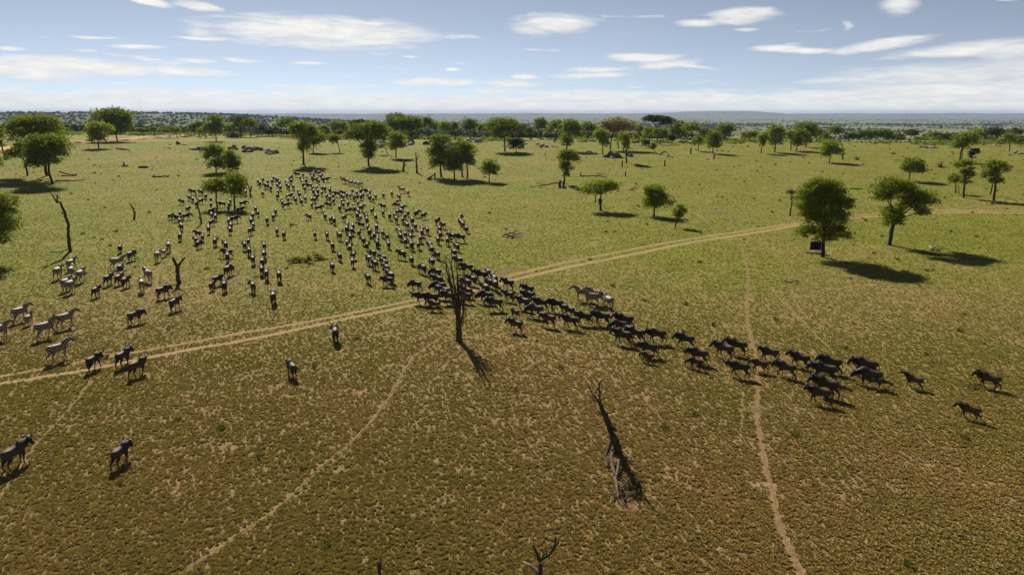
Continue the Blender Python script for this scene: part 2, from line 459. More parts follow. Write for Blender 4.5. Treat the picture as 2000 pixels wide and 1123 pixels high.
# ---------------------------------------------------------------- where things stand (metres)
TREES = [
 ('tall dense round-crowned tree beside the blue and black cloth panel', 'g', 39.01, 85.12, 0.0, [(-1.13, -0.17, 8.66, 1.38, 0.88), (-2.24, -0.32, 8.23, 1.31, 0.89), (0.52, 0.14, 8.23, 1.31, 0.89), (-2.38, -0.41, 6.77, 1.39, 1.19), (-0.48, 0.04, 6.77, 1.75, 1.33), (1.58, -0.1, 6.63, 1.1, 0.89), (-2.53, -0.32, 5.45, 1.03, 0.89), (0.9, 0.01, 4.86, 1.61, 1.04), (-1.13, -0.43, 4.72, 1.32, 0.89), (-2.14, -0.06, 3.08, 1.25, 0.75), (1.11, -0.4, 3.08, 1.33, 0.75), (-0.01, -0.3, 2.49, 1.03, 0.6)], []),
 ('spreading two-part crowned acacia right of the tall dense tree', 'g', 51.58, 92.91, 0.0, [(-0.86, -0.1, 7.62, 1.82, 1.13), (1.37, 0.33, 7.54, 1.43, 0.97), (-1.52, -0.33, 6.59, 1.27, 0.65), (3.16, -0.34, 6.11, 1.75, 1.05), (1.98, 0.11, 5.47, 1.28, 0.97), (3.74, 0.25, 4.35, 0.8, 0.65), (-0.24, 0.06, 4.19, 1.12, 0.97), (0.05, -0.08, 3.22, 1.12, 0.65)], [(0.18, 0.7)]),
 ('small bare-twigged brown sapling left of the tall dense tree', 't', 48.75, 120.71, 0.0, [(0.03, 0.31, 3.94, 0.93, 0.63), (0.53, -0.26, 3.01, 0.83, 0.52)], []),
 ('wide pale feathery acacia behind the dark tree at far left', 'o', -125.28, 187.94, 1.08, [(-3.89, 0.98, 12.43, 3.9, 2.75), (2.27, -0.57, 12.76, 3.9, 2.58), (-1.17, -1.52, 10.44, 6.12, 2.07), (-6.01, -0.45, 11.94, 1.7, 1.72), (-0.56, -0.5, 14.08, 3.72, 1.55)], []),
 ('dark thick-trunked tree at far left above the leaning dead pole', 'g', -112.62, 170.57, 0.57, [(-0.46, 0.96, 8.62, 4.34, 2.83), (-2.93, -0.49, 4.95, 2.18, 1.58), (2.18, 0.1, 7.71, 1.71, 1.89), (-0.49, 0.27, 10.29, 2.78, 1.26), (-0.91, -0.28, 5.87, 3.11, 1.89), (-2.83, 0.07, 7.4, 2.17, 1.89)], []),
 ('small slender tree left of the dark thick-trunked tree', 'g', -130.45, 187.94, 1.08, [(-1.67, -0.79, 5.26, 2.57, 1.74), (0.33, -0.63, 6.94, 2.05, 1.73)], []),
 ('half-hidden tree at the left picture edge, upper one', 'g', -167.15, 231.59, 2.58, [(-1.34, -0.39, 8.17, 1.88, 2.55), (-0.42, 0.16, 9.8, 1.25, 1.06), (-1.73, -0.09, 4.88, 1.68, 1.71)], []),
 ('half-hidden dark tree at the left picture edge, middle one', 'g', -135.59, 184.27, 0.96, [(0.32, 0, 3.6, 1.08, 1.54)], []),
 ('large cut-off tree at the left edge nearest to the zebras', 'g', -63.59, 81.82, 0.0, [(2.08, -0.28, 7.12, 2.12, 0.92), (2.44, 0.1, 5.75, 1.67, 0.77), (1.55, -0.08, 4.22, 2.29, 1.24), (0.52, -0.3, 2.82, 2.15, 0.93)], []),
 ('big domed tree by the dirt road at upper left', 'g', -189.4, 339.3, 4.0, [(-1.47, 1.63, 11.35, 7.93, 3.59), (-6.17, 0.68, 8.38, 4.89, 3.72), (1.7, -0.88, 7.78, 4.89, 4.97), (3.9, 0.19, 10.46, 3.66, 2.48), (-0.64, 0.06, 4.2, 3.68, 1.87), (-3.28, 1.61, 7.19, 6.12, 3.1)], []),
 ('smaller round tree in front of the big domed roadside tree', 'y', -164.37, 280.35, 3.85, [(1.17, 0.65, 6.95, 4.05, 2.98), (0.44, -0.45, 3.74, 3.05, 2.06), (-1.18, 0.68, 6.46, 2.03, 2.06)], []),
 ('low flat-topped olive acacia on the dirt road', 'o', -185.36, 391.64, 4.0, [(-3.31, -1.23, 4.84, 4.59, 2.01), (0.14, -0.12, 4.15, 2.12, 1.44)], []),
 ('narrow upright green tree at the end of the dirt road', 'y', -145.26, 347.04, 4.0, [(0.3, 0.62, 8.87, 3.44, 3.17), (-2.52, -0.69, 5.82, 2.82, 2.23), (0.54, -0.02, 5.21, 3.13, 3.18)], []),
 ('squat dark tree left of the narrow upright roadside tree', 'g', -169.77, 391.65, 4.0, [(0.06, 0, 3.8, 3.18, 2.15)], []),
 ('rounded green tree on far tree line, third such from left in the left third', 'g', -188.34, 426.54, 3.99, [(-0.01, 0, 5.95, 3.08, 2.31), (-3.98, 0, 4.82, 2.31, 1.54)], []),
 ('broad brownish acacia crown on the upper left skyline', 'b', -157.38, 411.15, 4.0, [(-1.63, 0, 9.46, 5.18, 2.07), (4.25, 0, 9.1, 4.44, 2.07)], []),
 ('tall narrow bright green tree on far tree line, first such from left in the left third', 'y', -165.06, 431.16, 3.92, [(-0.39, 0, 6.69, 3.11, 3.5)], []),
 ('tall narrow bright green tree on far tree line, second such from left in the left third', 'y', -149.93, 406.07, 4.0, [(-0.4, 0, 7.02, 3.66, 2.93)], []),
 ('rounded olive tree on far tree line, first such from left in the left third', 'o', -170.7, 428.76, 3.95, [(-0.2, 0, 4.82, 3.48, 1.93)], []),
 ('left tree of the round pair above the herd', 'g', -82.9, 195.94, 1.34, [(-0.24, 0.7, 4.52, 2.68, 2.72), (0.57, -0.28, 2.06, 2.15, 1.45)], []),
 ('right tree of the round pair above the herd', 'g', -77.54, 192.32, 1.22, [(0.35, 0.29, 3.47, 2.11, 2.49), (1.23, 0.1, 1.74, 1.58, 1.61)], []),
 ('left of the two trees standing among the herd', 'g', -55.61, 130.34, 0.0, [(-0.09, 0.11, 3.73, 1.92, 1.58), (0.24, -0.04, 4.57, 1.44, 0.73)], []),
 ('right of the two trees standing among the herd', 'y', -52.0, 129.45, 0.0, [(0.34, 0.42, 4.66, 1.79, 1.93), (0.41, 0.45, 2.99, 1.43, 1.21)], []),
 ('wide low dark green tree on the far tree line, left third of the picture', 'd', -152.27, 387.67, 4.0, [(-0.24, 0, 1.17, 3.51, 1.57)], []),
 ('rounded green tree on far tree line, first such from left in the left third', 'g', -230.4, 440.03, 4.0, [(0.12, 0, 3.54, 2.38, 0.95)], []),
 ('rounded green tree on far tree line, second such from left in the left third', 'g', -214.44, 424.98, 4.0, [(0.13, 0, 4.25, 2.15, 0.92)], []),
 ('tall oval-crowned tree with long bare trunk above the herd', 'y', -64.21, 215.93, 2.03, [(0.6, -0.07, 9.17, 3.71, 2.85), (-0.68, 0.31, 10.31, 2.73, 1.98), (0.71, -0.54, 5.34, 1.76, 2.39), (2.94, 0.28, 9.17, 1.95, 1.98), (0.38, 0.24, 11.45, 2.34, 0.99)], []),
 ('dark tree just behind the tall oval-crowned one', 'g', -72.68, 257.26, 3.37, [(1.41, 0.96, 4.81, 2.79, 2.36), (0.15, 0.53, 3.44, 2.33, 1.89)], []),
 ('bright round tree right of the tall oval-crowned one', 'y', -93.32, 381.84, 4.0, [(0.35, 0, 5.73, 3.99, 3.64)], []),
 ('sparse crooked little tree left of the umbrella acacia', 'o', -63.63, 260.13, 3.44, [(-2.34, -0.25, 4.17, 1.65, 1.91), (-0.9, -0.11, 4.63, 1.41, 1.43)], []),
 ('wide umbrella acacia with a dark lower crown, centre left', 'g', -43.46, 212.34, 1.91, [(0.18, 0.5, 11.08, 4.21, 1.56), (-3.77, -0.83, 9.03, 2.5, 1.48), (3.2, -0.08, 10.15, 2.88, 2.34), (1.21, -0.98, 8.65, 4.23, 1.95), (0.46, -0.57, 5.26, 2.12, 2.35), (0.15, -0.48, 2.98, 1.55, 1.57)], []),
 ('neat round tree right of the umbrella acacia', 'y', -39.26, 237.25, 2.77, [(0.36, 0.52, 5.5, 2.79, 2.62), (0.49, -0.61, 3.61, 2.37, 1.75)], []),
 ('low leaning tree between the umbrella acacia and its round neighbour', 'o', -44.0, 249.2, 3.14, [(-1.92, 0, 2.67, 1.81, 1.01)], []),
 ('tall flat-crowned tree behind a brown boulder, centre', 'g', -55.5, 390.61, 3.9, [(-0.04, -1.3, 8.73, 7.38, 2.71), (4.12, -0.27, 7.02, 3.52, 2.86), (-0.87, 1.1, 5.31, 4.23, 2.5), (-4.27, -1.03, 8.39, 3.52, 2.5)], []),
 ('tall pale tree left of the flat-crowned one on the skyline', 'o', -65.58, 394.25, 3.9, [(1.1, 0, 11.1, 4.61, 2.27), (-1.2, 0, 6.96, 3.91, 3.2), (2.93, 0, 3.84, 4.27, 3.2)], []),
 ('tall narrow green tree on far tree line, first such from left in the middle third', 'g', -43.62, 368.54, 3.99, [(0.14, 0, 7.95, 2.66, 3.19)], []),
 ('tall narrow green tree on far tree line, second such from left in the middle third', 'g', -41.52, 382.96, 3.91, [(0.09, 0, 6.13, 2.42, 2.42)], []),
 ('rounded bright green tree on the far tree line, middle third of the picture', 'y', -33.43, 365.95, 3.99, [(-0.9, 0, 5.74, 3.96, 2.77)], []),
 ('tall narrow green tree on far tree line, third such from left in the middle third', 'g', -29.37, 365.21, 3.99, [(0.06, 0, 6.08, 1.84, 2.5)], []),
 ('tall narrow green tree on far tree line, fourth such from left in the middle third', 'g', -22.05, 375.44, 3.91, [(-0.27, 0, 7.59, 3.72, 2.84), (-0.98, 0, 5.28, 3.05, 2.03)], []),
 ('tall narrow green tree on far tree line, fifth such from left in the middle third', 'g', -15.82, 388.93, 3.74, [(-0.32, 0, 5.16, 2.53, 2.81)], []),
 ('pale spreading tree with visible branches, top centre', 'o', -2.63, 263.12, 3.52, [(-1.64, -0.74, 9.55, 4.74, 2.31), (-3.54, -0.18, 7.7, 3.09, 2.41), (0.73, -0.28, 7.7, 2.85, 2.41), (2.16, 0.64, 9.55, 2.37, 1.93), (-2.6, 0.61, 5.38, 1.9, 1.45)], []),
 ('leftmost tree of the dense four-tree grove, centre', 'g', -18.81, 185.39, 1.0, [(0.0, -0.62, 9.46, 2.52, 1.43), (-0.77, -0.57, 5.82, 2.53, 2.74), (-0.49, -0.38, 3.49, 2.03, 1.72)], []),
 ('front middle tree of the dense four-tree grove, centre', 'g', -14.97, 180.43, 0.85, [(0.01, -0.43, 5.29, 2.3, 2.67), (0.13, -0.02, 3.01, 1.98, 1.67)], []),
 ('rightmost tree of the dense four-tree grove, centre', 'g', -11.77, 183.16, 0.93, [(-0.56, 0.16, 7.0, 2.5, 2.03), (0.07, -0.31, 4.37, 1.84, 2.04)], []),
 ('slim back tree of the dense four-tree grove, centre', 'g', -13.2, 185.39, 1.0, [(-0.6, -0.58, 7.81, 1.68, 1.2), (-0.3, -0.1, 5.82, 1.69, 1.71)], []),
 ('small round tree standing just right of the grove', 'g', -5.79, 175.14, 0.7, [(0.35, -0.18, 3.56, 1.92, 1.56), (0.18, 0.07, 2.29, 1.6, 0.81)], []),
 ('rounded green tree on far tree line, fourth such from left in the left third', 'g', -127.38, 400.73, 4.0, [(-0.01, 0, 7.46, 4.69, 3.46)], []),
 ('rounded olive tree on far tree line, second such from left in the left third', 'o', -104.29, 396.78, 3.98, [(-0.23, 0, 4.74, 2.86, 1.79)], []),
 ('rounded dark green tree on far tree line, first such from left in the middle third', 'd', -88.14, 406.33, 3.87, [(0.26, 0, 6.43, 5.13, 2.78)], []),
 ('tall narrow bright green tree on far tree line, first such from left in the middle third', 'y', -82.38, 416.4, 3.73, [(0.25, 0, 7.49, 3.15, 1.87)], []),
 ('rounded dark green tree on far tree line, second such from left in the left third', 'd', -145.13, 422.54, 3.93, [(0.11, 0, 2.37, 2.29, 1.37)], []),
 ('rounded dark green tree on far tree line, first such from left in the left third', 'd', -147.55, 416.84, 3.97, [(0.16, 0, 4.68, 3.01, 1.65)], []),
 ('tall narrow green tree on far tree line, seventh such from left in the middle third', 'g', 15.44, 374.03, 3.81, [(-0.28, 0, 7.06, 3.24, 3.42)], []),
 ('tall narrow bright green tree on far tree line, second such from left in the middle third', 'y', 20.58, 385.59, 3.64, [(-0.4, 0, 4.65, 2.44, 2.44)], []),
 ('tall narrow green tree on far tree line, eighth such from left in the middle third', 'g', 21.7, 347.82, 3.99, [(-0.07, 0, 7.04, 3.45, 2.82)], []),
 ('leaning leafy tree left of the tan tree', 'y', 20.47, 264.97, 3.56, [(1.49, 1.06, 9.48, 3.34, 1.75), (2.03, 0.48, 6.68, 3.59, 2.67), (0.18, 0.02, 2.93, 1.92, 1.95)], []),
 ('rounded green tree on far tree line, second such from left in the middle third', 'g', 40.91, 376.5, 3.72, [(-0.15, 0, 5.45, 4.08, 3.45)], []),
 ('large tan leafless-looking tree on the tree line, centre right', 'n', 37.75, 271.52, 3.7, [(3.34, 0.42, 9.46, 5.14, 2.23), (-1.53, 0.36, 8.99, 2.94, 1.74), (5.84, -1.15, 8.03, 3.67, 1.99), (1.46, 0.96, 7.32, 3.43, 1.74)], [(4.39, 7.27)]),
 ('green tree in front of the tan tree by dark rocks', 'y', 32.08, 248.18, 3.11, [(-0.65, 0.48, 6.27, 2.47, 2.28), (0.32, 0.47, 4.07, 1.8, 1.83)], []),
 ('thin sapling with small crown right of the dark rocks', 'y', 36.13, 221.15, 2.22, [(-0.91, 0.38, 7.66, 1.8, 1.54), (-0.42, -0.08, 5.31, 1.0, 2.04)], []),
 ('tall narrow green tree on far tree line, ninth such from left in the middle third', 'g', 67.41, 372.62, 3.71, [(-0.14, 0, 4.89, 2.35, 2.35)], []),
 ('tall narrow bright green tree on far tree line, third such from left in the middle third', 'y', 64.4, 330.46, 4.0, [(-0.51, 0, 4.45, 2.39, 2.42)], []),
 ('rounded green tree on far tree line, third such from left in the middle third', 'g', 65.11, 310.21, 4.0, [(-0.36, 0, 4.73, 3.08, 2.28)], []),
 ('dark flat-topped tree rising above the tree line, centre right', 'd', 71.46, 348.29, 3.95, [(-3.8, 0, 10.12, 3.45, 1.88), (0.57, 0, 10.55, 3.76, 1.63), (4.4, 0, 9.21, 3.45, 2.07)], []),
 ('rounded green tree on far tree line, fourth such from left in the middle third', 'g', 92.23, 384.38, 3.43, [(-2.09, -1.38, 5.9, 4.51, 3.38), (-2.6, -1.26, 2.86, 4.17, 2.47)], []),
 ('rounded bright green tree on far tree line, first such from left in the right third', 'y', 86.58, 339.23, 3.98, [(-0.58, 0, 6.02, 3.98, 2.57)], []),
 ('rounded green tree on far tree line, first such from left in the right third', 'g', 92.68, 336.88, 3.99, [(-0.16, 0, 4.28, 2.74, 1.83)], []),
 ('rounded green tree on far tree line, second such from left in the right third', 'g', 111.29, 370.13, 3.63, [(-0.09, -0.88, 5.69, 4.34, 2.58), (-0.9, -0.95, 3.08, 4.01, 2.58)], []),
 ('small bright tree with a leaning dark stub beside it', 'y', 70.35, 265.6, 3.57, [(-0.32, 0, 3.36, 2.17, 1.86)], []),
 ('round dark tree with a post-like stump in front', 'g', 72.71, 255.03, 3.31, [(0.02, -0.3, 4.95, 2.68, 2.25), (-0.05, -0.65, 2.68, 2.08, 1.41)], []),
 ('rounded green tree on far tree line, fourth such from left in the right third', 'g', 123.61, 362.96, 3.7, [(-0.19, 0, 2.25, 3.28, 2.2)], []),
 ('rounded green tree on far tree line, third such from left in the right third', 'g', 121.47, 368.46, 3.62, [(-0.18, 0, 2.15, 2.0, 1.89)], []),
 ('narrow tree at the right end of the central tree line', 'y', 90.35, 255.03, 3.31, [(0.36, -0.73, 5.4, 2.08, 1.64), (0.05, -0.28, 3.59, 1.16, 1.88)], []),
 ('tiny sapling near the bent fallen branch, centre right', 'g', 51.71, 255.58, 3.32, [(-0.43, 0, 2.19, 1.16, 1.32)], []),
 ('slender tree growing from a split dark stump, centre', 'g', 12.67, 170.07, 0.56, [(1.28, -0.62, 6.22, 2.23, 1.64), (0.39, -0.15, 4.08, 1.55, 1.26), (0.49, -0.51, 6.99, 1.55, 1.19), (0.42, 0.2, 2.54, 0.78, 0.95)], []),
 ('flat bright-green tree on a forked dark stump, centre', 'y', 16.36, 127.69, 0.0, [(-0.13, 0.23, 4.13, 2.94, 1.07), (-1.52, -0.43, 3.54, 1.77, 0.91), (1.76, -0.2, 4.01, 1.18, 1.15), (0.55, -0.2, 5.06, 1.88, 0.52)], [(0.41, 11.64)]),
 ('plump bushy tree right of the flat bright-green tree', 'g', 24.89, 120.78, 0.0, [(-0.14, -0.15, 3.74, 1.56, 1.36), (0.58, -0.52, 2.63, 1.97, 1.47), (-0.5, 0.33, 1.96, 1.34, 1.14), (-0.84, 0.31, 4.3, 0.89, 0.68)], []),
 ('small crooked tree at the foot of the plump bushy tree', 'g', 25.81, 108.42, 0.0, [(0.56, -0.02, 2.54, 0.85, 0.78), (0.4, -0.01, 1.73, 0.71, 0.61)], []),
 ('tall narrow dark green tree on the far tree line, middle third of the picture', 'd', 72.09, 318.01, 4.0, [(-0.4, 0, 1.98, 1.44, 1.93)], []),
 ('rounded dark green tree on far tree line, third such from left in the middle third', 'd', 54.47, 287.07, 3.93, [(-0.06, 0, 1.23, 1.56, 1.59)], []),
 ('rounded dark green tree on far tree line, second such from left in the middle third', 'd', 1.66, 260.13, 3.44, [(-0.24, 0, 2.32, 2.6, 2.3)], []),
 ('rounded green tree on far tree line, first such from left in the middle third', 'g', 3.92, 361.64, 3.94, [(-0.01, 0, 5.88, 3.26, 2.28)], []),
 ('tall narrow green tree on far tree line, sixth such from left in the middle third', 'g', 9.51, 361.92, 3.93, [(-0.68, 0, 3.97, 1.96, 1.99)], []),
 ('tall narrow olive tree on the far tree line, middle third of the picture', 'o', 52.74, 302.79, 4.0, [(0.13, 0, 3.33, 1.37, 1.39)], []),
 ('leftmost full tree of the right-hand tree line cluster', 'y', 97.13, 260.13, 3.44, [(-0.27, -0.89, 6.47, 3.06, 2.05), (-0.91, -0.65, 8.3, 2.35, 1.14), (-0.01, -0.26, 3.71, 2.36, 1.82)], []),
 ('tall narrow green tree on far tree line, first such from left in the right third', 'g', 105.17, 265.6, 3.57, [(-0.9, 0, 5.24, 1.2, 1.95)], []),
 ('rounded green tree on far tree line, fifth such from left in the right third', 'g', 107.8, 266.87, 3.6, [(0.57, -0.48, 5.41, 2.9, 2.21), (0.35, 0.5, 2.8, 2.18, 1.72)], []),
 ('rounded green tree on far tree line, sixth such from left in the right third', 'g', 119.62, 287.07, 3.93, [(-1.09, -0.92, 7.97, 3.88, 1.89), (0.76, -0.78, 5.19, 2.34, 2.9), (0.53, 0.66, 2.4, 2.08, 1.58)], []),
 ('rounded green tree on far tree line, seventh such from left in the right third', 'g', 149.24, 346.03, 3.86, [(-0.38, 0, 3.55, 2.81, 2.54)], []),
 ('rounded tree left of the pale boulder stack', 'g', 163.14, 356.59, 3.69, [(-0.18, 0, 4.35, 3.35, 2.62)], []),
 ('tall narrow green tree on far tree line, second such from left in the right third', 'g', 146.08, 329.57, 3.98, [(-0.01, 0, 2.75, 1.79, 2.12)], []),
 ('low spreading tree alone on grass, beside a short post stump', 'y', 100.97, 223.08, 2.28, [(-0.13, 0.06, 4.75, 2.84, 1.77), (0.46, -0.65, 3.16, 2.64, 1.36), (-1.48, 0.04, 2.36, 1.42, 1.03)], []),
 ('rounded green tree on far tree line, eighth such from left in the right third', 'g', 168.41, 352.06, 3.74, [(-0.31, 0, 2.56, 2.55, 1.94)], []),
 ('rounded green tree on far tree line, tenth such from left in the right third', 'g', 176.13, 352.82, 3.71, [(-0.36, 0, 2.87, 2.87, 2.46)], []),
 ('rounded green tree on far tree line, eleventh such from left in the right third', 'g', 181.88, 353.43, 3.69, [(-0.41, 0, 3.19, 2.88, 2.14)], []),
 ('rounded green tree on far tree line, twelfth such from left in the right third', 'g', 185.96, 353.89, 3.67, [(-0.38, 0, 2.88, 3.84, 2.47)], []),
 ('rounded green tree on far tree line, thirteenth such from left in the right third', 'g', 190.07, 354.37, 3.65, [(-0.22, 0, 1.63, 2.57, 1.82)], []),
 ('rounded green tree on far tree line, fourteenth such from left in the right third', 'g', 195.23, 355.0, 3.63, [(-0.27, 0, 1.95, 2.25, 1.96)], []),
 ('rounded green tree on far tree line, ninth such from left in the right third', 'g', 172.43, 352.45, 3.73, [(-0.24, 0, 1.94, 1.91, 1.62)], []),
 ('rounded brownish tree on far tree line, first such from left in the right third', 'b', 204.14, 362.29, 3.47, [(0.78, 0, 3.78, 2.95, 1.86)], []),
 ('rounded green tree on far tree line, fifteenth such from left in the right third', 'g', 213.12, 357.5, 3.53, [(-0.39, 0, 2.6, 3.23, 1.84)], []),
 ('rounded green tree on far tree line, sixteenth such from left in the right third', 'g', 208.34, 346.25, 3.72, [(-0.52, 0, 1.35, 1.88, 1.27)], []),
 ('wide low dark green tree on the far tree line, right third of the picture', 'd', 217.08, 352.33, 3.61, [(-0.27, 0, 1.75, 3.83, 1.81)], []),
 ('wide low olive tree on the far tree line, right third of the picture', 'o', 202.67, 350.59, 3.68, [(-0.16, 0, 1.12, 2.54, 1.16)], []),
 ('forked-trunk tree at the upper right plain', 'g', 142.79, 223.86, 2.31, [(0.3, -1.01, 7.08, 3.04, 1.77), (-0.6, 0.04, 5.09, 2.03, 1.44), (2.83, 0.61, 6.48, 1.83, 1.44)], [(1.1, 0.79)]),
 ('small dark scraggly tree beside the forked-trunk tree', 'd', 145.43, 221.91, 2.24, [(0.47, 0.33, 3.34, 1.29, 1.02), (-0.34, 0.12, 2.07, 0.89, 1.03)], []),
 ('rounded bright green tree on far tree line, second such from left in the right third', 'y', 234.71, 354.85, 3.51, [(-0.5, 0, 3.02, 4.49, 2.8)], []),
 ('rounded dark green tree on the far tree line, right third of the picture', 'd', 231.35, 338.34, 3.77, [(-0.54, 0, 4.16, 3.67, 2.32)], []),
 ('rounded bright green tree on far tree line, third such from left in the right third', 'y', 185.46, 262.51, 3.5, [(-1.03, 0, 4.48, 2.38, 1.83)], []),
 ('rounded green tree on far tree line, seventeenth such from left in the right third', 'g', 211.69, 293.76, 3.98, [(-0.38, 0, 2.09, 2.13, 1.78)], []),
 ('rounded brownish tree on far tree line, second such from left in the right third', 'b', 221.89, 310.99, 3.99, [(-0.51, 0, 4.99, 2.81, 1.85)], []),
 ('lone umbrella tree on open grass, upper right', 'g', 100.87, 177.23, 0.75, [(0.13, -0.38, 4.15, 2.27, 1.41), (0.94, -0.23, 3.03, 2.43, 1.25), (2.65, -0.19, 2.38, 0.81, 0.82), (-0.85, 0.22, 3.03, 1.13, 0.92)], []),
 ('tall tiered tree left of the rightmost tree', 'g', 95.51, 146.54, 0.11, [(-0.98, 0.04, 6.63, 1.74, 1.03), (0.13, 0.26, 4.72, 1.34, 1.04), (-0.19, -0.11, 3.39, 0.94, 0.9)], []),
 ('little round tree hugging the tall tiered tree', 'g', 98.31, 153.76, 0.21, [(-0.73, 0, 2.87, 1.19, 1.15)], [(0.3, -0.65)]),
 ('rightmost twin-trunked tree of the upper right plain', 'g', 98.77, 141.88, 0.06, [(-0.83, -0.38, 6.72, 1.95, 1.26), (-0.96, 0.31, 5.18, 1.43, 1.27), (0.04, 0.4, 3.88, 1.17, 0.74)], [(6.09, 10.14)]),
]
